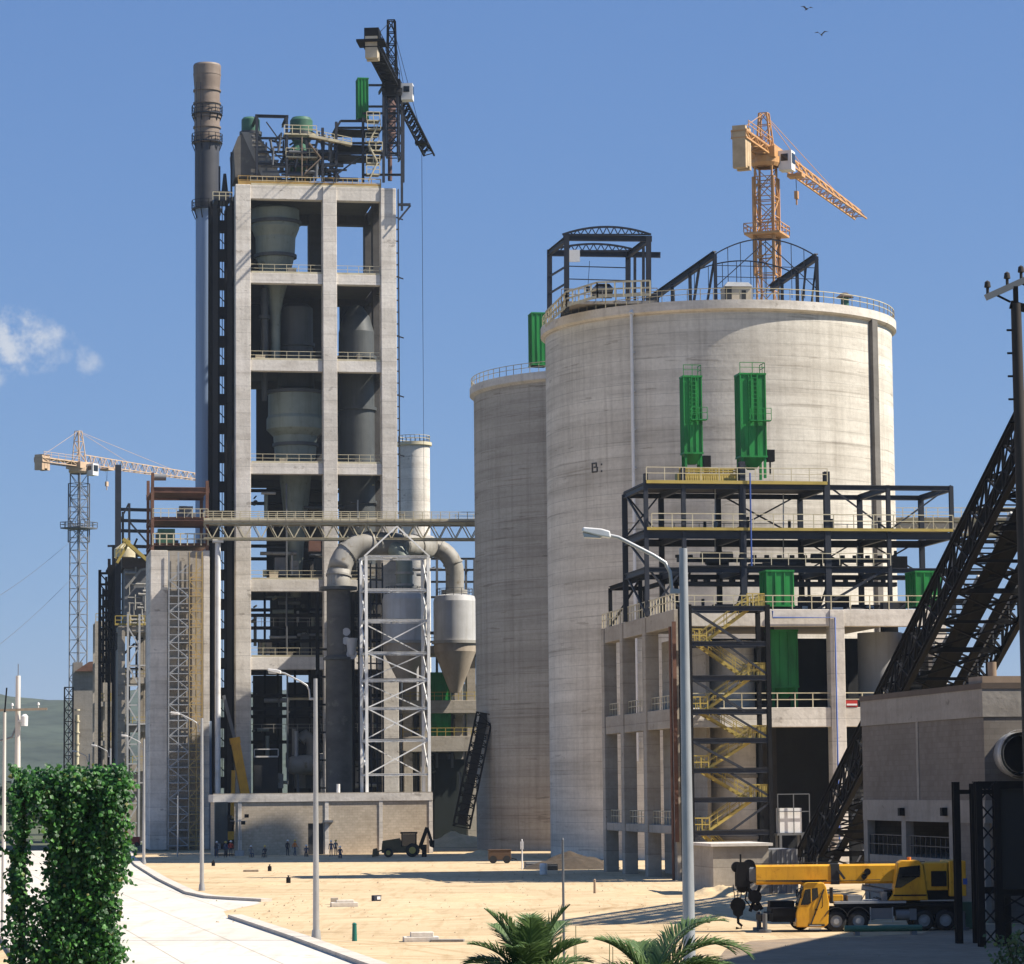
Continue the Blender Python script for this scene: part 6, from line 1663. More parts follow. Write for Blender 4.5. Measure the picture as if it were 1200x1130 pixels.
# wheels
def wheel(x, y, side, r=.52):
    w_ = MB(); prof = [(r*.58, -.19), (r*.92, -.19), (r, -.12), (r, .12), (r*.92, .19), (r*.58, .19)]
    n = 28; vs = []
    for (rr, yy) in prof:
        for i in range(n): a = 2*math.pi*i/n; vs.append((rr*math.cos(a), yy, rr*math.sin(a)))
    w_.add(vs, [(j*n+i, j*n+(i+1) % n, (j+1)*n+(i+1) % n, (j+1)*n+i) for j in range(len(prof)-1) for i in range(n)], True)
    o = w_.build('wheel', M['tyre'], tr_); o.location = (x, y, r)
    h = MB(); h.tube((0, -.13*side, 0), (0, .1*side, 0), r*.6, 24); h.tube((0, .1*side, 0), (0, .2*side, 0), r*.28, 16)
    for i in range(8): a = 2*math.pi*i/8; h.tube((r*.42*math.cos(a), .1*side, r*.42*math.sin(a)), (r*.42*math.cos(a), .13*side, r*.42*math.sin(a)), .03, 6)
    h.build('rim', M['galv'], o)
for px in (980, 1006, 1083, 1108):
    wheel(X(px), .25, -1); wheel(X(px), 2.35, 1)
wheel(X(944), 2.35, 1)
for px in (980, 1006):
    m = MB(); pts = [(X(px) + .62*math.cos(a), .55 + .66*math.sin(a)) for a in [math.pi*i/10 for i in range(11)]]
    for p, q in zip(pts[:-1], pts[1:]): m.bar((p[0], .25, p[1]), (q[0], .25, q[1]), .5, .03)
    m.build('mudguard', M['panel_dk'], tr_)
m = MB(); m.box(X(1020), .1, .6, X(1046), .8, 1.15); m.tube((X(1050), .3, .8), (X(1066), .3, .8), .28, 16); m.build('fuel_tank', M['panel_gr'], tr_)
m = MB(); m.box(X(971), .5, 1.5, X(990), 2.2, Zt(1049)); m.build('engine_cover', M['truck'], tr_, bevel=.04)
# boom
zb1_, zb0_ = Zt(1013.5), Zt(1036.5)
hgt = zb1_ - zb0_
def boomsec(x0, x1, inset, name, mt):
    m = MB(); y0, y1 = 1.3 - .48 + inset, 1.3 + .48 - inset; a, c = zb0_ + inset, zb1_ - inset
    prof = [(y0, a + .12), (y0 + .12, a), (y1 - .12, a), (y1, a + .12), (y1, c - .08), (y1 - .08, c), (y0 + .08, c), (y0, c - .08)]
    n = len(prof); vs = [(x0, y, z) for y, z in prof] + [(x1, y, z) for y, z in prof]
    m.add(vs, [tuple(range(n)), tuple(range(n, 2*n))[::-1]] + [(i, n+i, n+(i+1) % n, (i+1) % n) for i in range(n)])
    return m.build(name, mt, tr_)
boomsec(X(889), X(1092), 0, 'boom', M['truck'])
boomsec(X(881), X(889) - .003, .1, 'boom_tip', M['steel_gr'])
m = MB(); 
for dx, y0_, zz in ((0, 1.0, 0), (.25, 1.0, -.45), (-.1, 1.25, -.9), (.3, 1.4, .2), (-.35, 1.1, .1)): m.tube((X(876) + dx, y0_, zb1_ - .2 + zz), (X(876) + dx, y0_ + .45, zb1_ - .2 + zz), .28, 14)
m.box(X(866), .95, zb0_ - .1, X(882), 1.05, zb1_ + .15); m.box(X(866), 1.6, zb0_ - .1, X(882), 1.7, zb1_ + .15); m.bar((X(872), 1.3, zb1_), (X(872), 1.3, zb1_ + .55), .08)
m.build('sheave_head', M['steel_blk'], tr_)
hb_ = MB(); hx = X(868)
for dx in (-.22, .22, .0): hb_.bar((hx + dx, 1.3, zb0_), (hx + dx*.6, 1.3, 1.5), .04)
hb_.prism([(hx - .3, 1.5), (hx, 1.72), (hx + .3, 1.5), (hx + .22, .85), (hx, .7), (hx - .22, .85)], 1.1, 1.14); hb_.prism([(hx - .3, 1.5), (hx, 1.72), (hx + .3, 1.5), (hx + .22, .85), (hx, .7), (hx - .22, .85)], 1.46, 1.5); hb_.tube((hx, 1.16, 1.32), (hx, 1.44, 1.32), .38, 16); hb_.tube((hx, 1.16, .95), (hx, 1.44, .95), .2, 12); hb_.path([(hx, 1.3, .75), (hx, 1.3, .45), (hx + .18, 1.3, .3), (hx + .12, 1.3, .15), (hx - .12, 1.3, .18)], .07, 8)
hb_.tube((hx + .85, 1.0, 1.75), (hx + .85, 1.5, 1.75), .33, 14); hb_.bar((hx + .5, 1.2, 2.2), (hx + 1.2, 1.2, 1.1), .14, .2); hb_.bar((hx + 1.15, 1.3, 2.3), (hx + .6, 1.3, 1.0), .1, .16); hb_.path([(hx + .5, 1.1, 2.3), (hx + .35, 1.1, 1.6), (hx + .7, 1.1, 1.15), (hx + 1.1, 1.1, 1.4)], .04, 6); hb_.tube((hx + .9, 1.05, 1.2), (hx + .9, 1.3, 1.2), .18, 10); hb_.build('hook_block', M['steel_blk'], tr_)
m = MB(); m.box(X(977), .79, zb0_ - .02, X(987), 1.78, zb1_ + .03); m.bar((X(985), .76, zb1_ - .25), (X(993), .76, zb0_ + .25), .06, .12); m.build('boom_collar', M['panel_dk'], tr_)
m = MB(); m.tube((X(1015), 1.3, zb0_ - .18), (X(1066), 1.3, 1.75), .16, 12); m.build('lift_ram', M['galv'], tr_)
m = MB(); m.tube((X(1020), .8, zb1_ - .38), (X(1020), .74, zb1_ - .38), .17, 12); m.tube((X(1016), .8, zb1_ - .62), (X(1016), .75, zb1_ - .62), .14, 12); m.build('boom_badge', M['steel_blk'], tr_)
m = MB(); m.box(X(1040), .35, 1.52, X(1126), 2.35, 2.0); m.lathe([(1.0, 1.39), (1.0, 1.52)], 24, (X(1060), 1.3, 0)); m.build('turntable', M['steel_blk'], tr_, bevel=.03)
cp_ = [(1041, 1056), (1047, 1049), (1053, 1012), (1058, 1009), (1078, 1009), (1083, 1016), (1088, 1056)]
m = MB(); m.prism([(X(a), Zt(b)) for a, b in cp_], -.02, .75); m.build('operator_cab', M['truck'], tr_, bevel=.05)
m = MB(); m.prism([(X(a), Zt(b)) for a, b in [(1049, 1041), (1055, 1017), (1079, 1015), (1079, 1027), (1056, 1041)]], -.04, -.025); m.build('operator_window', M['glass'], tr_)
m = MB(); m.box(X(1084), .05, 2.002, X(1112), 2.4, Zt(1012)); m.build('winch_housing', M['truck'], tr_, bevel=.06)
m = MB(); m.box(X(1092), -.01, 2.2, X(1110), .045, Zt(1022)); m.build('winch_grille', M['steel_blk'], tr_)
m = MB(); m.box(X(1113), .0, 1.7, X(1133), 2.6, Zt(1010)); m.build('counterweight', M['truck'], tr_, bevel=.05)
m = MB(); m.box(X(1129), -.05, Zt(1038), X(1134), .3, Zt(1031)); m.build('warning_lamp', M['blue'], tr_)
m = MB()
for y in (-.12, 1.42): m.bar((X(944), .3 if y < 0 else 1.2, Zt(1040)), (X(939), y, Zt(1043)), .035); m.box(X(937.5), y - .1, Zt(1052), X(938.8), y + .1, Zt(1043))
m.build('mirror', M['steel_blk'], tr_)
m = MB(); m.path([(X(962), -.01, Zt(1046)), (X(963.5), -.06, Zt(1048)), (X(963.5), -.06, Zt(1062)), (X(962), -.01, Zt(1064))], .02, 6); m.box(X(955), -.01, Zt(1066.5), X(958), .03, Zt(1065.3)); m.build('door_handle', M['steel_blk'], tr_)
m = MB()
for a, b_ in ((948, 1085), (948, 1089)): m.box(X(a), -.05, Zt(b_), X(a + 14), .3, Zt(b_) + .05)
for px in (1020, 1046): m.bar((X(px), .04, .45), (X(px), .04, 1.2), .05)
m.build('step', M['galv'], tr_)
m = MB(); rn_ = random.Random(3)
for k in range(9):
    x0 = rn_.uniform(985, 1060); x1 = x0 + rn_.uniform(8, 22); z0 = rn_.uniform(1.45, 1.8); m.path([(X(x0), rn_.uniform(.2, .6), z0), (X((x0+x1)/2), .3, z0 - rn_.uniform(.05, .3) + .1), (X(x1), .4, z0 + rn_.uniform(-.1, .2))], .028, 6)
for px in (975, 976.5): m.tube((X(px), .42, 1.4), (X(px), .42, Zt(1040)), .06, 8)
m.path([(X(889), .78, zb0_ + .2), (X(960), .76, zb0_ + .12), (X(1035), .78, zb0_ + .2)], .02, 6); m.path([(X(889), 1.3, zb1_ + .06), (X(980), 1.3, zb1_ + .1), (X(1090), 1.3, zb1_ + .08)], .022, 6)
m.build('hose', M['tyre'], tr_)
m = MB(); m.box(X(1066), .02, .55, X(1074), .6, 1.1); m.box(X(1034), .02, 1.5, X(1040), .7, 1.95); m.box(X(995), .3, 1.5, X(1012), 2.2, 1.78); m.build('side_box', M['panel_gr'], tr_)
m = MB(); m.bar((X(1047), -.04, Zt(1050)), (X(1086), -.04, Zt(1050)), .02, .07); m.bar((X(900), .805, Zt(1032)), (X(972), .805, Zt(1032)), .02, .05); m.bar((X(1058), -.045, Zt(1028)), (X(1079), -.045, Zt(1028.5)), .03, .04); m.build('trim_stripe', M['steel_blk'], tr_)
m = MB(); m.tube((X(1068), .4, Zt(1009)), (X(1068), .4, Zt(1005.5)), .1, 10); m.build('beacon', M['cloth_or'], tr_)
gbx = empty('oil_drum_box', Tk.world((X(1134), 1.5, 0)), 0, 'small dark green box standing behind the tail of the yellow crane truck', 'box')
m = MB(); m.box(-.4, 0, .25, .7, 1, 1.35); m.box(-.45, -.05, 0, .75, 1.05, .25); m.build('body', M['green_dk'], gbx, bevel=.03)
ppz = empty('steel_pipe', G(1035, 1096), rad(2), 'long green grey steel pipe lying on blocks in front of the crane truck', 'pipe')
m = MB(); m.tube((-1.9, 0, .33), (1.9, 0, .33), .16, 14); m.build('tube', M['green_dk'], ppz)
for x in (-1.3, 1.5): m = MB(); m.box(x - .12, -.3, 0, x + .12, .3, .18); m.build('support_block', M['panel_gr'], ppz)

# ================================================================== STREET LAMPS
def street_lamp(label):
    t = empty('street_lamp', (0, 0, 0), 0, label, 'street lamp', 'street lamps along the yard road')
    m = MB(); m.tube((0, 0, -.3), (0, 0, 12.75), .165, 14, .095); m.tube((0, 0, 0), (0, 0, .5), .25, 14, .2); m.build('pole', M['galv'], t)
    m = MB(); m.path([(-.05, 0, 11.75), (-.28, 0, 11.8), (-.31, 0, 12.2), (-.42, 0, 12.42), (-.7, 0, 12.6), (-1.5, 0, 13.02), (-1.75, 0, 13.08)], .045, 10); m.box(-.32, -.05, 11.7, 0, .05, 11.8); m.build('arm', M['galv'], t)
    m = MB(); m.prism([(-1.68, 13.0), (-1.7, 13.16), (-1.9, 13.22), (-2.32, 13.26), (-2.36, 13.16), (-2.0, 13.06)], -.15, .15); m.build('lamp_head', M['white'], t, bevel=.03)
    m = MB(); m.prism([(-2.3, 13.02), (-2.34, 13.13), (-1.95, 13.045), (-1.9, 13.0)], -.12, .12); m.build('lamp_glass', mat('lamp_diffuser', (.5,.49,.45), .3), t)
    return t
L0 = street_lamp('very tall grey street lamp close in front of the black stair tower')
W = PY(806, 1000, 70); L0.location = (W.x, W.y, 0)
for px, py, lab in ((370.5, 1102, 'grey street lamp standing just behind the kerb near the green bollard'),
                    (236.5, 1044, 'grey street lamp at the bend of the kerb in front of the pale concrete shaft'),
                    (168.5, 1013, 'thin grey street lamp against the white zigzag bracing of the pale framed building')):
    c = copy_tree(L0); c.location = G(px, py); c['label'] = lab
for px, d, lab in ((129.5, 372, 'far street lamp peeping over the ivy, nearer the pale framed building'), (104.5, 420, 'farthest street lamp over the ivy, in front of the grim grey building')):
    W = PY(px, 900, d); c = copy_tree(L0); c.location = (W.x, W.y, 0); c['label'] = lab

# thin plain poles
def thin_pole(px, pyb, pyt, r, label, mt, name='marker_pole', cat='pole', d=None):
    W = G(px, pyb) if d is None else PY(px, 900, d); W.z = 0; h = PY(px, pyt, W.y).z
    t = empty(name, W, 0, label, cat); m = MB(); m.tube((0, 0, -.2), (0, 0, h), r, 10, r * .8); m.build('shaft', mt, t); 
    m = MB(); m.lathe([(r*.8, h), (r*.9, h + .05), (.01, h + .12)], 10); m.build('cap', mt, t)
    return t, h
thin_pole(208, 1004, 934, .07, 'slim plain grey pole in front of the scaffold recess', M['galv'])
t, h = thin_pole(612, 1019, 985, .07, 'thin pale pole with a small plate near the shaded silo foot', M['white']); m = MB(); m.box(-.16, -.05, h - .8, .16, -.03, h - .1); m.build('plate', M['white'], t)
thin_pole(658.5, 1130, 986, .045, 'tall thin rod rising behind the fan palm', M['steel_gr'], d=95)
t, h = thin_pole(697, 1047, 1032, .1, 'short reddish post standing in the sand before the framed building', M['tan_cone'], 'marker_post', 'post')
t, h = thin_pole(415.5, 1103, 1084, .13, 'short teal green bollard on the sand beyond the kerb', M['teal'], 'bollard', 'bollard')

# ================================================================== UTILITY POLES
def util(px, d, ptop, r, m_, label, arms, extra=None, lean=0.0):
    W = PY(px, 900 if lean == 0 else ptop, d); t = empty('utility_pole', V((W.x, W.y, 0)), 0, label, 'utility pole', 'utility poles')
    h = PY(px, ptop, d).z
    m = MB(); m.tube((lean*h, 0, -.2) if lean else (0, 0, -.2), (0, 0, h), r * 1.25, 12, r * .8); m.build('pole', m_, t)
    for (a, b, insul) in arms:
        pa, pb = PY(*a, d) - t.location, PY(*b, d) - t.location
        m = MB(); pa.y = -r - .08; pb.y = -r - .08; m.bar(pa, pb, .12, .16); m.build('crossarm', M['wood'] if m_ != M['wood_dk'] else M['panel_gr'], t)
        for k in insul:
            p = pa.lerp(pb, k); m = MB(); m.lathe([(.03, 0), (.03, .18), (.09, .2), (.07, .34), (.02, .38)], 10, p + V((0, 0, .08))); m.build('insulator', M['wood_dk'] if m_ == M['wood_dk'] else M['white'], t)
    return t, h
u1_, h1 = util(20.5, 205, 792, .2, M['pole_wh'], 'pale concrete utility pole with a wooden crossarm and white canister at the photo edge', [((-12, 833), (56, 831), (.15, .4, .85))])
pz = PY(27, 845, 205).z; m = MB(); m.lathe([(.22, -.35), (.24, .3), (.1, .45)], 14, (.5, -.3, pz)); m.bar((0, -.1, pz), (.5, -.3, pz), .1); m.build('transformer', M['white'], u1_)
m = MB(); p = [PY(0, 868, 205) - u1_.location, PY(14, 864, 205) - u1_.location, PY(20, 850, 205) - u1_.location]; m.path(p, .07, 8); m.bar((0, 0, h1), (0, 0, h1 + .8), .05); m.build('cable_loop', M['panel_gr'], u1_)
u2_, h2 = util(5, 160, 835, .10, M['pole_wh'], 'slim white pole with a dark tip nearest the photo edge', [])
m = MB(); m.bar((0, 0, h2), (.1, 0, h2 + 1.3), .07); m.build('tip_rod', M['steel_blk'], u2_)
ud = 78
u3_, h3 = util(1190.5, ud, 356, .17, M['wood_dk'], 'dark wooden utility pole with a tilted crossarm in front of the sloping black conveyor', [], lean=.004)
o_ = u3_.location
m = MB(); a, b = PY(1155, 349, ud) - o_, PY(1206, 326, ud) - o_; m.bar(a, b, .12, .16); m.build('crossarm', M['panel_gr'], u3_)
for k in (.05, .5, .82): p = a.lerp(b, k); m = MB(); m.lathe([(.04, 0), (.04, .16), (.09, .18), (.07, .32), (.01, .36)], 10, p + V((0, 0, .07))); m.build('insulator', M['wood_dk'], u3_)
m = MB(); q = PY(1190, 336, ud) - o_; m.bar((0, 0, h3 - .1), q, .12); m.bar(PY(1168, 346, ud) - o_, PY(1184, 354, ud) - o_, .05); m.bar(PY(1204, 336, ud) - o_, PY(1194, 330, ud) - o_, .05); p = PY(1184, 357, ud) - o_; m.bar(p, PY(1204, 362, ud) - o_, .16, .2)
m.build('bracket', M['steel_blk'], u3_)
m = MB()
for py in range(387, 520, 27): p = PY(1189, py, ud) - o_; m.bar(V((.1, 0, p.z)), V((-.26, 0, p.z)), .05)
m.build('step_bolt', M['steel_blk'], u3_)
wr = empty('power_line', PY(91, 545, 205), 0, 'two faint overhead wires sagging down to the sky edge past the faded crane', 'wire')
m = MB()
for (x0, y0, x1, y1) in ((-30, 778, 90, 672), (-30, 716, 88, 630)):
    m.path([PY(x0 + (x1-x0)*i/8, y0 + (y1-y0)*i/8 + 5*math.sin(math.pi*i/8), 230 + 30*i) - wr.location for i in range(9)], .022, 5)
m.build('cable', M['steel_gr'], wr)

# ================================================================== IVY ARCH
Ia = Frame(PY(82, 900, 80), 4)
iv = fempty('ivy_arch', Ia, 'ivy smothered square arch with trailing vines beside the pale road', 'ivy arch')
def ip(px, py, v=0): return Ia.pix(px, py, v)
m = MB()
def ibox(xa, xb, ya, yb, v0, v1):
    a, b = ip(xa, ya), ip(xb, yb); m.box(a.x, v0, max(-.1, b.z), b.x, v1, a.z)
ibox(70, 122, 925, 1400, .45, 1.25); ibox(20, 136, 918, 936, .5, 1.2); ibox(20, 24, 936, 1400, .6, .95)
m.build('trellis', M['vine'], iv)
rnd = random.Random(41); lf = MB()
def edge(py):   # outline of the mass: left and right limits at a height
    wob = 4 * math.sin(py * .11) + 3 * math.sin(py * .29 + 1)
    return wob
def leaf(p, s, nrm):
    n = nrm.normalized(); t = V((rnd.gauss(0, .6), rnd.gauss(0, .6), -1 + rnd.gauss(0, .5))); t = (t - n * t.dot(n)).normalized(); b = n.cross(t)
    w = s * rnd.uniform(.36, .5)
    A = p; C = p + t * s - n * s * .12
    lf.add([A, p + t*s*.35 + b*w, p + t*s*.45 + n*s*.06, p + t*s*.35 - b*w, C, p + t*s*.72 + b*w*.6, p + t*s*.72 - b*w*.6],
           [(0, 1, 2), (0, 2, 3), (1, 5, 2), (2, 6, 3), (5, 4, 2), (2, 4, 6)])
def clump(px, py, v, n, spread, s0=.10, s1=.21):
    c = ip(px, py, v)
    for k in range(n):
        d = V((rnd.gauss(0, 1), rnd.gauss(0, 1), rnd.gauss(0, 1))); p = c + d * spread
        nrm = V((rnd.gauss(.1, .7), rnd.gauss(-.7, .6), rnd.gauss(.6, .5)))
        leaf(p, rnd.uniform(s0, s1), nrm)
for k in range(2900):
    q = rnd.random()
    if q < .60:
        py = rnd.uniform(925, 1240); 
        if rnd.random() < .35: py = rnd.uniform(925, 1130)
        lo, hi = 58 + edge(py) * .7, 141 + 6 * math.sin(py * .05 + 2) - max(0, py - 1010) * .07 + edge(py * 1.3) * .6
        px = rnd.uniform(lo, hi); v = rnd.choice([rnd.uniform(-.15, .3), rnd.uniform(-.15, .25), rnd.uniform(0, 1.6), rnd.uniform(1.3, 1.7)])
    elif q < .77:
        px = rnd.uniform(20, 148); py = 910 + abs(rnd.gauss(0, 12)) + 3*math.sin(px*.2); v = rnd.uniform(-.2, 1.6)
    elif q < .89:
        py = rnd.uniform(920, 1240); px = 22 + rnd.gauss(0, 3.0) + 3*math.sin(py*.06); v = rnd.uniform(.1, 1.3)
        if py > 1060: px = rnd.uniform(10, 60)
    else:
        py = rnd.uniform(1045, 1240); px = rnd.uniform(14 + max(0, 1075-py)*.8, 140); v = rnd.uniform(-.35, .3)
    clump(px, py, v, rnd.randint(7, 13), .05 if px < 40 and py < 1060 else rnd.uniform(.06, .16), *rnd.choice([(.06, .12), (.08, .16), (.10, .20)]))
for k in range(130):   # shoots standing out of the outline
    px = rnd.choice([rnd.uniform(16, 147), rnd.gauss(144, 3), rnd.gauss(15, 3)]); py = 906 if 16 < px < 148 else rnd.uniform(912, 1120); v = rnd.uniform(-.2, 1.5)
    if px > 140: px -= max(0, py - 1010) * .07
    dx, dy = (rnd.gauss(0, 1.5), -rnd.uniform(.5, 3.0)) if py == 906 else ((rnd.uniform(.5, 2.2) * (1 if px > 80 else -1)), rnd.uniform(-1, 2.5))
    for i in range(rnd.randint(2, 5)): clump(px + dx*i, py + dy*i, v, 2, .035, .08, .17)
for k in range(40):    # trailing strands
    px = rnd.uniform(14, 152); py = rnd.uniform(920, 1000) if k % 2 else 918; v = rnd.uniform(-.4, -.1); L_ = rnd.uniform(20, 70)
    for i in range(int(L_ / 5)): clump(px + 2*math.sin(i), py + i*5, v, 4, .06, .1, .17)
lf.build('foliage', M['ivy'], iv)

# ================================================================== PALMS
def palm(px, py, d, label, fronds, leaflet=.34, name='palm_plant'):
    W = PY(px, py, d); t = empty(name, V((W.x, W.y, 0)), 0, label, 'palm', 'palms at the lower edge')
    m = MB(); m.tube((0, 0, -.2), (0, 0, W.z - .1), .17, 12, .12)
    z = 0
    while z < W.z - .3: m.lathe([(.17, z), (.185, z + .03), (.16, z + .12)], 12, (0, 0, 0)); z += .16
    m.build('trunk', M['trunk'], t)
    rn = random.Random(int(px))
    for (az, el, Ln, droop) in fronds:
        az = rad(az); el = rad(el); dirh = V((math.cos(az), math.sin(az), 0)); pts = []; p = V((0, 0, W.z - .1)); a = el; n = 26
        for i in range(n + 1):
            pts.append(p.copy()); dv = dirh * math.cos(a) + V((0, 0, math.sin(a))); p = p + dv * (Ln / n); a -= droop / n * (0.5 + 1.2 * i / n)
        m = MB(); m.path(pts, [.018 * (1 - .8*i/n) + .004 for i in range(n + 1)], 6)
        for i in range(3, n):
            for sgn in (-1, 1):
                for q in (0, .5):
                    p0 = pts[i].lerp(pts[i+1], q); tan = (pts[i+1] - pts[i]).normalized(); side = tan.cross(V((0, 0, 1)))
                    side = side.normalized() if side.length > .1 else V((-dirh.y, dirh.x, 0))
                    upv = side.cross(tan).normalized(); tt = i / n
                    L_ = leaflet * (math.sin(math.pi * min(1, .12 + tt * .92)) ** .6) * rn.uniform(.85, 1.1)
                    d0 = (side * sgn * 1.0 + tan * (.75 + .5*tt) + upv * (.35 + rn.uniform(-.15, .15))).normalized()
                    w_ = .0125; wv = tan.cross(d0).cross(d0).normalized() * w_ if True else tan
                    mid = p0 + d0 * L_ * .55; end = p0 + d0 * L_ - V((0, 0, L_ * rn.uniform(.05, .28)))
                    m.add([p0 - wv*.6, p0 + wv*.6, mid + wv, end, mid - wv], [(0, 1, 2, 4), (4, 2, 3)])
        m.build('frond', M['palm'], t)
    return t
fr1 = [(az, el, L_, dr) for az, el, L_, dr in ((270, 70, .95, .6), (200, 55, .9, .9), (340, 58, .85, .9), (90, 72, .95, .7), (160, 38, .85, .9), (20, 42, .8, 1.0), (185, 74, 1.0, .6), (350, 78, 1.0, .6), (230, 36, .9, 1.1), (310, 40, .85, 1.1), (130, 62, .95, .7), (50, 64, .95, .7), (180, 18, .7, .9), (0, 22, .65, 1.0), (255, 52, .95, .9), (205, 30, .8, .8))]
palm(622, 1148, 40, 'bushy fan of green palm fronds with a thin rod behind it', [(a, e, l * 1.22, d) for a, e, l, d in fr1] + [(a + 14, e + 6, l * 1.1, d) for a, e, l, d in fr1[::2]], .42)
fr2 = [(8, 62, 1.5, 1.9), (172, 66, 1.0, 1.0), (12, 40, 1.3, 1.5), (350, 50, 1.25, 1.9), (100, 60, 1.0, 1.0), (250, 45, .9, 1.4), (195, 50, .8, 1.2), (25, 74, 1.45, 1.5), (340, 28, 1.1, 1.2)]
palm(766, 1156, 40, 'palm with long arching fronds in front of the tall nearest street lamp', [(a, e, l * 1.12, d) for a, e, l, d in fr2] + [(a + 9, e + 5, l, d) for a, e, l, d in fr2], .46)
# thin grass stalks between the palms
gs = empty('tall_reed', PY(680, 1135, 41), 0, 'few thin upright green stalks between the two palms', 'plant'); gs.location.z = 0
m = MB(); zz = PY(680, 1140, 41).z
for dx, y1, ln in ((-.07, 1085, .02), (.28, 1098, .15), (.0, 1105, -.1), (.4, 1110, .05)): m.tube((dx, 0, 0), (dx + ln*.8, 0, PY(680, y1, 41).z), .02, 6, .005)
m.build('stem', M['palm'], gs)
# small shrub at the lower right corner
shb = empty('shrub', PY(1192, 1125, 118), 0, 'small dark green shrub at the bottom corner below the black gantry', 'shrub'); shb.location.z = 0
lf = MB(); rnd = random.Random(77)
for k in range(420):
    p = V((rnd.gauss(0, .5), rnd.gauss(0, .4), abs(rnd.gauss(.7, .5)))); leaf(p, rnd.uniform(.12, .25), V((rnd.gauss(0, 1), rnd.gauss(-.4, 1), rnd.gauss(.5, .6))))
lf.build('foliage', M['bush'], shb); m = MB()
for k in range(5): m.tube((0, 0, 0), (rnd.uniform(-.5, .5), rnd.uniform(-.4, .4), 1.1), .03, 6, .01)
m.build('stem', M['vine'], shb)

# ================================================================== PEOPLE
def body_mesh(kind, mats):
    me = bpy.data.meshes.new('tmp'); bm = bmesh.new(); sk = bm.verts.layers.skin.verify()
    if kind == 'sit':
        J = {'pel': (0, 0, .42), 'sp': (0, .02, .66), 'ch': (0, .01, .88), 'nk': (0, -.01, 1.03), 'hd': (0, -.04, 1.16), 'ht': (0, -.04, 1.27)}
        for s, n in ((1, 'r'), (-1, 'l')):
            J['hip'+n] = (.1*s, -.02, .42); J['kn'+n] = (.13*s, -.42, .46); J['an'+n] = (.13*s, -.46, .08); J['to'+n] = (.14*s, -.62, .04)
            J['sh'+n] = (.2*s, .01, .95); J['el'+n] = (.24*s, -.12, .7); J['wr'+n] = (.14*s, -.34, .58); J['ha'+n] = (.1*s, -.42, .55)
    else:
        st_ = .1 if kind == 'stand' else .22
        J = {'pel': (0, 0, .95), 'sp': (0, .01, 1.15), 'ch': (0, 0, 1.36), 'nk': (0, 0, 1.5), 'hd': (0, -.02, 1.63), 'ht': (0, -.02, 1.74)}
        for s, n in ((1, 'r'), (-1, 'l')):
            f = st_ * s if kind == 'walk' else 0
            J['hip'+n] = (.1*s, 0, .92); J['kn'+n] = (.12*s, -.04 + f*.6, .5); J['an'+n] = (.13*s, .02 + f, .08); J['to'+n] = (.16*s, -.15 + f, .04)
            J['sh'+n] = (.2*s, 0, 1.42); J['el'+n] = (.27*s, .03 - f*.5, 1.14); J['wr'+n] = (.26*s, -.08 - f, .9); J['ha'+n] = (.25*s, -.12 - f, .81)
    R_ = {'pel': .14, 'sp': .13, 'ch': .15, 'nk': .055, 'hd': .10, 'ht': .07, 'hip': .09, 'kn': .06, 'an': .045, 'to': .04, 'sh': .065, 'el': .045, 'wr': .032, 'ha': .04}
    vmap = {}
    for k, p in J.items():
        v = bm.verts.new(p); r = R_.get(k) or R_[k[:-1]]; v[sk].radius = (r, r * (.75 if k in ('pel', 'sp', 'ch') else 1)); vmap[k] = v
    vmap['pel'][sk].use_root = True
    for a, b in [('pel', 'sp'), ('sp', 'ch'), ('ch', 'nk'), ('nk', 'hd'), ('hd', 'ht')] + [e for n in 'rl' for e in (('pel', 'hip'+n), ('hip'+n, 'kn'+n), ('kn'+n, 'an'+n), ('an'+n, 'to'+n), ('ch', 'sh'+n), ('sh'+n, 'el'+n), ('el'+n, 'wr'+n), ('wr'+n, 'ha'+n))]:
        bm.edges.new((vmap[a], vmap[b]))
    bm.to_mesh(me); bm.free()
    o = bpy.data.objects.new('tmp', me); COL.objects.link(o)
    o.modifiers.new('s', 'SKIN'); ss_ = o.modifiers.new('u', 'SUBSURF'); ss_.levels = 1; ss_.render_levels = 1
    dg = bpy.context.evaluated_depsgraph_get(); out = bpy.data.meshes.new_from_object(o.evaluated_get(dg))
    bpy.data.objects.remove(o)
    out.materials.clear()
    for mm_ in mats: out.materials.append(mm_)
    hip, nk = J['pel'][2] + .02, J['nk'][2] + .01
    for p in out.polygons:
        c = p.center; p.use_smooth = True
        if c.z > nk: i = 2
        elif kind == 'sit': i = 1 if (c.z > .5 and (c.y > -.2 or c.z > .62)) else 0
        else: i = 1 if c.z > hip else 0
        d_h = min((c - V(J['ha'+n])).length for n in 'rl')
        if d_h < .09: i = 2
        p.material_index = i
    return out, J
def person(px, py, kind, mats, hat, label, rz=0, W=None):
    me, J = body_mesh(kind, mats); me.name = 'person'
    o = bpy.data.objects.new('person', me); COL.objects.link(o)
    o.location = W if W is not None else G(px, py + 5); o.rotation_euler = (0, 0, rad(rz)); tag(o, label, 'person', 'people in front of the low blockwork building')
    h = J['hd']; m = MB(); c = V((h[0], h[1], h[2] + .05))
    m.lathe([(.165, -.01), (.165, .01), (.125, .02), (.12, .07), (.085, .12), (.01, .145)], 14, c); m.box(-.09, c.y - .2, c.z - .012, .09, c.y - .1, c.z + .004)
    m.build('helmet', hat, o)
    return o
dk, rd, bl, gr, sk = M['cloth_dk'], M['cloth_red'], M['cloth_bl'], M['cloth_gr'], M['skin']
person(254, 1000, 'stand', [bl, dk, sk], M['helmet_w'], 'person in dark clothes standing beside the legs of the teal container', 20)
person(264.5, 1000, 'stand', [dk, bl, sk], M['helmet_y'], 'person in navy standing under the teal container between it and the red figure', -30)
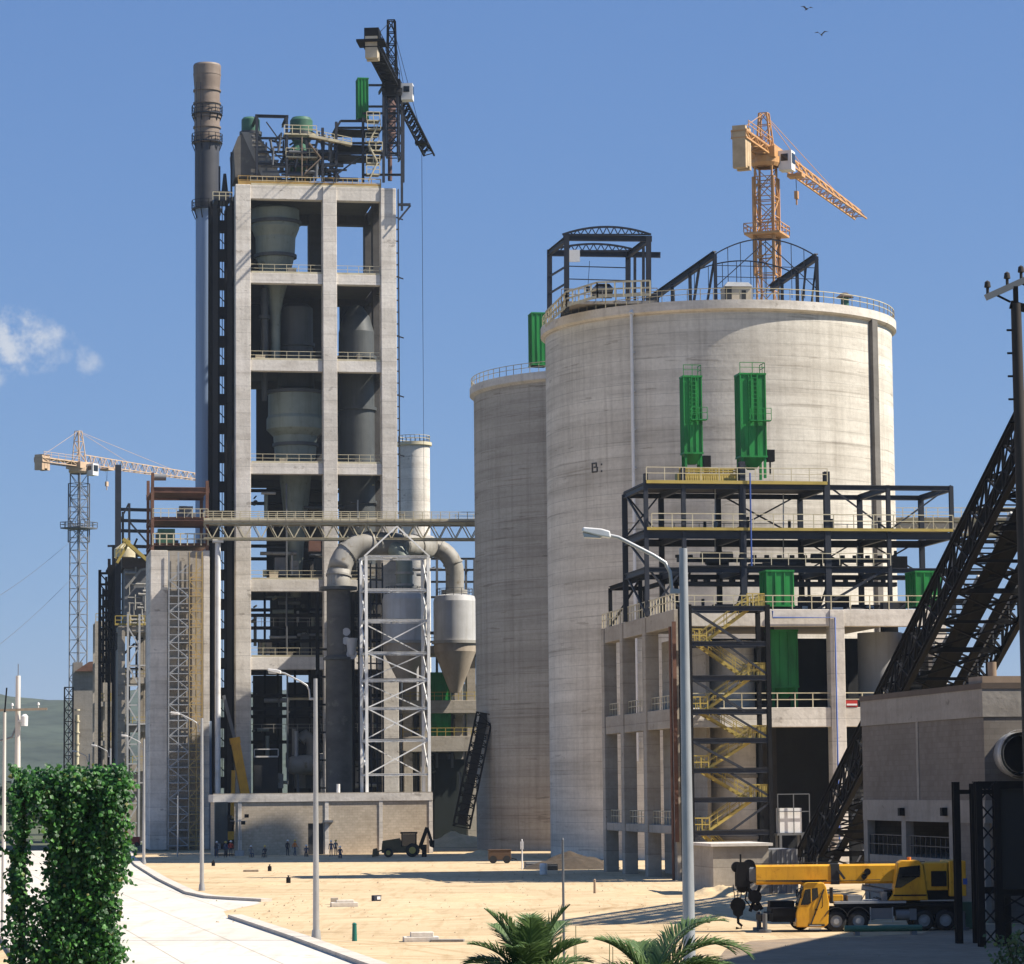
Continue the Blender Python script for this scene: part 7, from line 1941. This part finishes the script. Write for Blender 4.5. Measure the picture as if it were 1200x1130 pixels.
person(270.5, 999, 'stand', [dk, rd, sk], M['helmet_w'], 'person in a bright red top near the floodlight mast', 10)
person(294, 1000, 'sit', [bl, gr, sk], M['helmet_w'], 'person sitting low just right of the floodlight mast', 30, G(294, 1005))
person(310.5, 1000, 'sit', [dk, dk, sk], M['helmet_y'], 'person in dark clothes sitting alone at the middle of the shaded wall', -20)
person(337, 998, 'stand', [dk, dk, sk], M['helmet_w'], 'person in black standing in the pair before the shaded wall', 40)
person(345.5, 998, 'walk', [bl, M['cloth_or'], sk], M['helmet_y'], 'person in an orange vest walking in the pair before the shaded wall', 60)
person(359, 999, 'sit', [dk, bl, sk], M['helmet_w'], 'person sitting on the ground just left of the dark doorway', 0)
person(388, 999, 'stand', [bl, M['cloth_bl'], sk], M['helmet_w'], 'person standing first in the trio right of the dark doorway', -20)
person(393.5, 998, 'stand', [dk, gr, sk], M['helmet_y'], 'person in a grey top standing in the middle of the trio right of the doorway', 30)
person(398.5, 1001, 'sit', [bl, bl, sk], M['helmet_w'], 'person in blue sitting last in the trio right of the doorway', 10)
# seats for those sitting
for px, py, lab in ((294, 1000, 'low wooden crate under the person by the floodlight mast'), (310.5, 1000, 'low wooden crate under the lone sitter by the shaded wall'), (359, 999, 'low wooden crate under the sitter left of the dark doorway'), (398.5, 1001, 'low wooden crate under the last sitter of the trio')):
    p = G(px, py + 5); t = empty('wooden_crate', p + V((0, .05, 0)), 0, lab, 'crate', 'crates used as seats')
    m = MB(); m.box(-.22, -.16, .03, .22, .2, .30); m.build('box', M['wood'], t); m = MB(); 
    for x in (-.2, 0, .2): m.box(x - .03, -.2, 0, x + .03, .23, .027)
    m.build('runner', M['wood_dk'], t)

# ================================================================== YARD MACHINES AND CLUTTER
Bk = Frame(G(440, 1005), 0)
bh = fempty('backhoe_loader', Bk, 'dark backhoe loader with its digging arm folded up by the end of the blockwork wall', 'backhoe')
k = Bk.O.y / FPX
def bx_(px): return (px - 440) * k
def bz(py): return (1003 - py) * k
dkp = mat('dusty_dark_machine_paint', (.10,.075,.03), .6, layers=[((1,1,1), .4, .7, (.6,.6,.6))])
m = MB(); m.prism([(bx_(447), bz(992)), (bx_(448), bz(984)), (bx_(468), bz(981)), (bx_(472), bz(990)), (bx_(490), bz(990)), (bx_(490), bz(998)), (bx_(447), bz(998))], .4, 1.6); m.build('body', dkp, bh, bevel=.04)
m = MB(); 
for x in (470.5, 487):
    for y in (.35, 1.65): m.bar((bx_(x), y, bz(991)), (bx_(x) , y, bz(976)), .1)
m.box(bx_(469), .2, bz(976), bx_(488.5), 1.8, bz(974)); m.build('cab_frame', M['steel_blk'], bh)
m = MB(); m.box(bx_(471), .4, bz(990), bx_(486.5), 1.6, bz(976.3)); m.build('cab_glass', M['glass'], bh)
def bwheel(px, r):
    for y in (.1, 1.9):
        m = MB(); m.tube((bx_(px), y - .2, r), (bx_(px), y + .2, r), r, 24); o = m.build('wheel', M['tyre'], bh)
        h = MB(); h.tube((bx_(px), y - .23, r), (bx_(px), y + .23, r), r*.5, 16); h.build('rim', M['yellow'], o)
bwheel(455, .5); bwheel(483, .75)
m = MB(); m.prism([(bx_(436), .05), (bx_(437), .9), (bx_(441), 1.0), (bx_(444), .15)], .0, 2.0); m.bar((bx_(442), .5, .6), (bx_(458), .5, 1.1), .15); m.bar((bx_(442), 1.5, .6), (bx_(458), 1.5, 1.1), .15); m.build('front_bucket', dkp, bh)
m = MB(); m.bar((bx_(491), 1, .9), (bx_(500), 1, bz(969)), .38, .4); m.bar((bx_(500), 1, bz(969)), (bx_(506), 1, bz(988)), .3, .34); m.prism([(bx_(502), bz(984)), (bx_(508.5), bz(984)), (bx_(508), bz(993)), (bx_(503), bz(991))], .65, 1.35); m.bar((bx_(493), 1, bz(995)), (bx_(496), 1, bz(976)), .2); m.build('digging_arm', M['steel_blk'], bh)
m = MB(); m.box(bx_(494), -.1, 0, bx_(499), .4, bz(989)); m.box(bx_(494), 1.6, 0, bx_(499), 2.1, bz(989)); m.build('stabiliser', M['steel_blk'], bh)
# floodlight mast
fl_ = empty('floodlight_mast', G(281, 1003), 0, 'thin mast with four dark floodlights before the blockwork wall', 'floodlight')
k2 = fl_.location.y / FPX
m = MB(); m.tube((0, 0, 0), (0, 0, 42*k2), .07, 8); m.bar((-11*k2, 0, 40*k2), (8*k2, 0, 40*k2), .09); m.bar((-10*k2, 0, 46*k2), (0, 0, 40*k2), .06); m.bar((8*k2, 0, 46*k2), (0, 0, 40*k2), .06); m.box(-.5, -.4, 0, .5, .4, .6); m.build('mast', M['galv'], fl_)
for dx, dz in ((-12, 45), (-8.5, 38), (8, 46), (4, 38)): m = MB(); m.box(dx*k2 - .24, -.2, dz*k2 - .2, dx*k2 + .24, .15, dz*k2 + .2); m.build('floodlight', M['steel_blk'], fl_, bevel=.03)
# yellow telescopic boom behind the wall
yb = fempty('telescopic_crane', T, 'bright yellow telescopic boom of a crane raised behind the blockwork wall', 'crane')
V_ = -6.0
m = MB(); a, b = T.pix(287, 930, V_), T.pix(275.5, 869, V_); d_ = (b - a).normalized(); m.bar(a - d_ * 3, b, 1.15, 1.0); m.build('main_boom', M['orange'] if False else M['truck'], yb)
m = MB(); m.bar(b - d_ * .3, b + d_ * .5, 1.3, 1.15); m.build('boom_collar', M['truck'], yb)
m = MB(); c = T.pix(262, 815, V_); m.bar(b + d_ * .5, c, .42, .38); m.build('inner_boom', M['steel_gr'], yb)
m = MB(); p, q = T.pix(272, 932, V_), T.pix(273.5, 903, V_); m.bar(p - V((0, 0, 3)), q, .5, .5); m.build('lift_ram', M['truck'], yb)
m = MB(); x = a.x; m.box(x - 4, V_ - 1.3, 1.1, x + 4, V_ + 1.3, 2.2); m.box(x - 1.2, V_ - 1, 2.2, x + 2.5, V_ + 1, 4.6); m.build('carrier', M['truck'], yb)
for dx in (-3, -1.6, 1.6, 3): m = MB(); m.tube((x + dx, V_ - 1.4, .6), (x + dx, V_ + 1.4, .6), .6, 20); m.build('wheel', M['tyre'], yb)

def slab(px, py, w_, d_, h, rz, label, mt, name='concrete_block', cat='block', group='concrete pieces on the sand', top=None):
    t = empty(name, G(px, py), rad(rz), label, cat, group)
    m = MB(); m.box(-w_/2, 0, -.03, w_/2, d_, h); m.build('block', mt, t, bevel=.03)
    if top: m = MB(); m.box(-w_*.3, .1, h + .002, w_*.35, d_ * .7, h + top); m.build('top_block', mt, t, bevel=.03)
    return t
slab(404, 1063, 1.7, .8, .28, 8, 'low grey concrete block on the sand near the lamp by the kerb', M['conc'], top=.15)
slab(392, 1060, .5, .5, .42, 3, 'small upright block at the left end of the low grey concrete block', M['conc_warm'])
slab(494, 1104, 1.7, .9, .24, 6, 'pair of flat slabs stacked on the sand left of the fan palm', M['conc'], top=.22)
slab(524, 1104, 1.6, .5, .12, -6, 'thin flat slab lying beside the stacked slabs on the sand', M['conc_dark'])
slab(294, 1022, 1.4, .5, .2, 0, 'pale plank lying on the sand beyond the kerb bend', M['wood'], 'plank', 'plank', None)
t = empty('work_lamp', G(441, 1056), rad(30), 'small dark blue and white object lying on the open sand', 'tool box'); m = MB(); m.box(-.28, -.2, 0, .28, .2, .38); m.build('body', M['cloth_dk'], t, bevel=.05); m = MB(); m.box(-.05, -.22, .1, .2, -.203, .3); m.build('face', M['white'], t)
for px, py, lab in ((250, 1015, 'small dark drum on the sand right of the kerb lamp'), (316, 1021, 'small black canister standing in the sand between two lamps'), (338, 1035, 'small black canister lying nearest the lamp by the bollard')):
    t = empty('canister', G(px, py), 0, lab, 'canister', 'small black canisters'); m = MB(); m.lathe([(.01, 0), (.17, 0), (.18, .05), (.18, .42), (.06, .5), (.06, .58), (.01, .58)], 14); m.build('body', M['steel_blk'], t); m = MB(); m.bar((-.1, 0, .6), (.1, 0, .6), .04); m.build('handle', M['steel_gr'], t)
# site generator, drum, mound near the silos
t = empty('generator_trailer', G(586, 1012), rad(4), 'brown generator trailer on wheels at the foot of the shaded silo', 'trailer'); kk = t.location.y / FPX
m = MB(); m.box(-13*kk, 0, 4*kk, 13*kk, 1.4, 15*kk); m.box(-13.5*kk, -.05, 15*kk, 13.5*kk, 1.45, 16*kk); m.build('canopy', M['brown_paint'], t, bevel=.04)
for dx in (-8, 8): m = MB(); m.tube((dx*kk, -.05, .38), (dx*kk, .2, .38), .38, 18); m.build('wheel', M['tyre'], t)
m = MB(); m.bar((13*kk, .7, .5), (20*kk, .7, .35), .1); m.box(-12*kk, .1, .38, 12*kk, 1.3, .46); m.build('chassis', M['steel_blk'], t)
t = empty('white_drum', G(637, 1025), 0, 'white plastic drum at the shadow edge below the silos', 'drum'); m = MB(); m.lathe([(.01, 0), (.3, 0), (.33, .1), (.33, .85), (.28, .95), (.01, .96)], 20); m.build('body', M['white'], t); m = MB(); m.lathe([(.335, .3), (.36, .32), (.335, .36)], 20); m.lathe([(.335, .6), (.36, .62), (.335, .66)], 20); m.build('hoop', M['white'], t)
for px, py, s_, lab, mt in ((626, 1018, .8, 'grey toolbox beside the white drum', M['panel_gr']), (645, 1020, .7, 'dark box in shade right of the white drum', M['panel_dk'])):
    t = empty('tool_box', G(px, py), rad(12), lab, 'box', 'boxes by the drum'); m = MB(); m.box(-s_, 0, 0, s_, .8, s_ * .8); m.build('body', mt, t, bevel=.03); m = MB(); m.box(-s_*.9, -.04, s_*.55, s_*.9, -.003, s_ * .6); m.build('latch', M['galv'], t)
def mound(px, py, rx, ry, h, label, mt, seed=0, name='soil_mound', cat='mound', rough=.12):
    n = 26; vs = []; c = G(px, py)
    for j in range(n):
        for i in range(n):
            a, b = 2*i/(n-1) - 1, 2*j/(n-1) - 1; r = math.hypot(a, b); e = max(0, 1 - r) ** .9
            nn = mnoise.noise(V((a*3 + seed, b*3, seed))) ; vs.append((a*rx, b*ry, max(-.05, h * e * (1 + .45*nn) - .04 + (rough*mnoise.noise(V((a*9, b*9, seed))) if e > 0 else 0))))
    m = MB(); m.add(vs, [(j*n+i, j*n+i+1, (j+1)*n+i+1, (j+1)*n+i) for j in range(n-1) for i in range(n-1)], True)
    o = m.build(name, mt); o.location = c; return tag(o, label, cat, 'heaps of earth')
sand_m = M['sand']
mound(670, 1018, 4.6, 4, 1.5, 'dark soil mound at the foot of the sunlit silo', M['dirt'], 2)
mound(535, 992, 5.5, 6, 1.9, 'pale sand heap past the end of the blockwork wall', sand_m, 5)
mound(566, 1003, 2.8, 3, .7, 'little sand heap beside the generator trailer', sand_m, 8)
mound(845, 1050, 2.6, 3, .8, 'low sand heap in front of the low shed', sand_m, 11)
for px, py, rx, ry, h, lab in ((300, 1036, 3.2, 5, .16, 'low smeared spoil ridge between two kerb lamps'), (560, 1052, 4.5, 12, .16, 'low rutted spoil ridge across the open sand'), (470, 1068, 3, 8, .10, 'faint spoil ridge before the stacked slabs'), (750, 1046, 3.5, 6, .22, 'low crumbly spoil ridge before the framed building'), (350, 1014, 4, 5, .25, 'low spoil ridge along the shadow edge')):
    mound(px, py, rx, ry, h, lab, sand_m, px * .01, 'spoil_ridge', 'ridge', .03)
# sacks and blocks past the wall end
rnd = random.Random(12)
for (px, py, s_, lab) in ((516, 988, .9, 'flat white block nearest the wall end below the sacks'), (527, 984, .95, 'upright pinkish sack leaning in the gap beside the wall'), (538, 983, 1.1, 'middle pinkish sack in the gap between wall and shaded silo'), (551, 985, 1.5, 'largest pinkish sack close to the shaded silo')):
    if 'white' in lab:
        t = slab(px, py + 1, 2.2, 1, .8, 0, lab, M['white'], group=None); continue
    t = empty('bulk_sack', G(px, py), rad(rnd.uniform(-15, 15)), lab, 'sack', 'pinkish bulk sacks'); t.location.z = .3
    m = MB(); m.lathe([(.01, 0), (s_*.5, 0), (s_*.62, s_*.25), (s_*.6, s_*1.2), (s_*.4, s_*1.6), (s_*.15, s_*1.75), (.01, s_*1.75)], 14); m.build('bag', M['bag'], t)
    m = MB(); m.path([(-s_*.2, 0, s_*1.6), (-s_*.1, 0, s_*2), (s_*.1, 0, s_*2), (s_*.2, 0, s_*1.6)], .06, 6); m.build('strap', M['wood'], t)
# sheds and pallets in the gap
t = empty('site_shelter', G(528, 978), rad(4), 'low grey roofed shelter in the gap beyond the blockwork wall', 'shelter'); kk = t.location.y/FPX
m = MB()
for x in (-17, 17):
    for y in (0, 4): m.bar((x*kk, y, -.1), (x*kk, y, 44*kk), .2)
m.build('post', M['steel_gr'], t); m = MB(); m.add([(-20*kk, -.5, 44*kk), (20*kk, -.5, 44*kk), (20*kk, 5, 52*kk), (-20*kk, 5, 52*kk), (-20*kk, -.5, 43*kk), (20*kk, -.5, 43*kk), (20*kk, 5, 51*kk), (-20*kk, 5, 51*kk)], [(0,1,2,3), (7,6,5,4), (0,4,5,1), (1,5,6,2), (2,6,7,3), (3,7,4,0)]); m.build('roof', M['panel_gr'], t)
# bits at the shaft foot
t = empty('site_trailer', G(222, 994), 0, 'dark low trailer with rails parked at the foot of the pale concrete shaft', 'trailer'); kk = t.location.y/FPX
m = MB(); m.box(-10*kk, 0, .6, 10*kk, 2, .8); m.rail([(-10*kk, 0, .8), (10*kk, 0, .8)], 1.6, 1.0, .1); m.bar((-10*kk, 1, .8), (-4*kk, 1, 3.0), .1); m.build('bed', M['steel_blk'], t)
for dx in (-6, 6): m = MB(); m.tube((dx*kk, -.1, .42), (dx*kk, .25, .42), .42, 16); m.build('wheel', M['tyre'], t)
t = empty('red_compressor', G(156, 992), 0, 'small dull red machine on the sand just beyond the ivy', 'machine'); m = MB(); m.box(-.9, 0, .3, .9, 1.2, 1.3); m.build('body', M['red'], t, bevel=.1); m = MB(); m.tube((-.5, -.1, .3), (-.5, 1.3, .3), .3, 14); m.tube((.5, -.1, .3), (.5, 1.3, .3), .3, 14); m.build('wheel', M['tyre'], t)
# stones and debris lying about, uncountable
m = MB(); rnd = random.Random(99)
for kx_ in range(700):
    y = 130 + 230 * rnd.random() ** 1.3; x = rnd.uniform(-.115, .12) * y
    if x < -6.4 - (y - 126) * .21 + 1.6 and y < 330: continue
    if kx_ % 4 == 0: x, y = rnd.choice([(rnd.gauss(9, 5), rnd.gauss(222, 8)), (rnd.gauss(-7, 6), rnd.gauss(195, 10)), (rnd.gauss(2, 3), rnd.gauss(258, 8)), (rnd.gauss(-14.5, 1.2), rnd.uniform(170, 215))])
    s_ = rnd.uniform(.03, .10) * (1.6 if rnd.random() < .06 else 1); c = V((x, y, s_*.2))
    q = [c + V((rnd.uniform(.6, 1.2)*s_*math.cos(a), rnd.uniform(.6, 1.2)*s_*math.sin(a), -s_*.3)) for a in (0, 1.3, 2.5, 3.8, 5.0)]
    top = c + V((rnd.uniform(-.3, .3)*s_, rnd.uniform(-.3, .3)*s_, s_*rnd.uniform(.5, .9)))
    m.add(q + [top], [(i, (i+1) % 5, 5) for i in range(5)])
tag(m.build('scattered_stones', mat('dusty_stones', (.36,.27,.17), 1.0)), 'scattered stones and clods on the sandy yard', 'stones', None, 'stuff')

# ================================================================== BIRDS
def bird(px, py, d, rz, up, label):
    W = PY(px, py, d); t = empty('bird', W, rad(rz), label, 'bird', 'birds high in the sky')
    m = MB(); m.path([(0, -.28, 0), (0, -.15, .02), (0, .05, .02), (0, .25, 0), (0, .42, -.01)], [.02, .06, .08, .05, .015], 8)
    for s in (-1, 1):
        m.add([(0, -.1, .03), (s*.35, -.16, up*.22), (s*.75, 0, up*.18), (s*.35, .12, up*.2), (0, .14, .03), (0, -.1, .0), (s*.35, -.16, up*.22-.02), (s*.75, 0, up*.18-.01), (s*.35, .12, up*.2-.02), (0, .14, .0)],
              [(0,1,3,4), (1,2,3), (9,8,6,5), (8,7,6), (0,5,6,1), (1,6,7,2), (2,7,8,3), (3,8,9,4)])
    m.build('body', M['steel_dk'], t)
bird(945.5, 11, 300, 25, 1.2, 'small dark bird gliding at the very top of the sky')
bird(962.5, 41, 300, -20, 1.5, 'small dark bird with raised wings flying lower, above the orange crane')
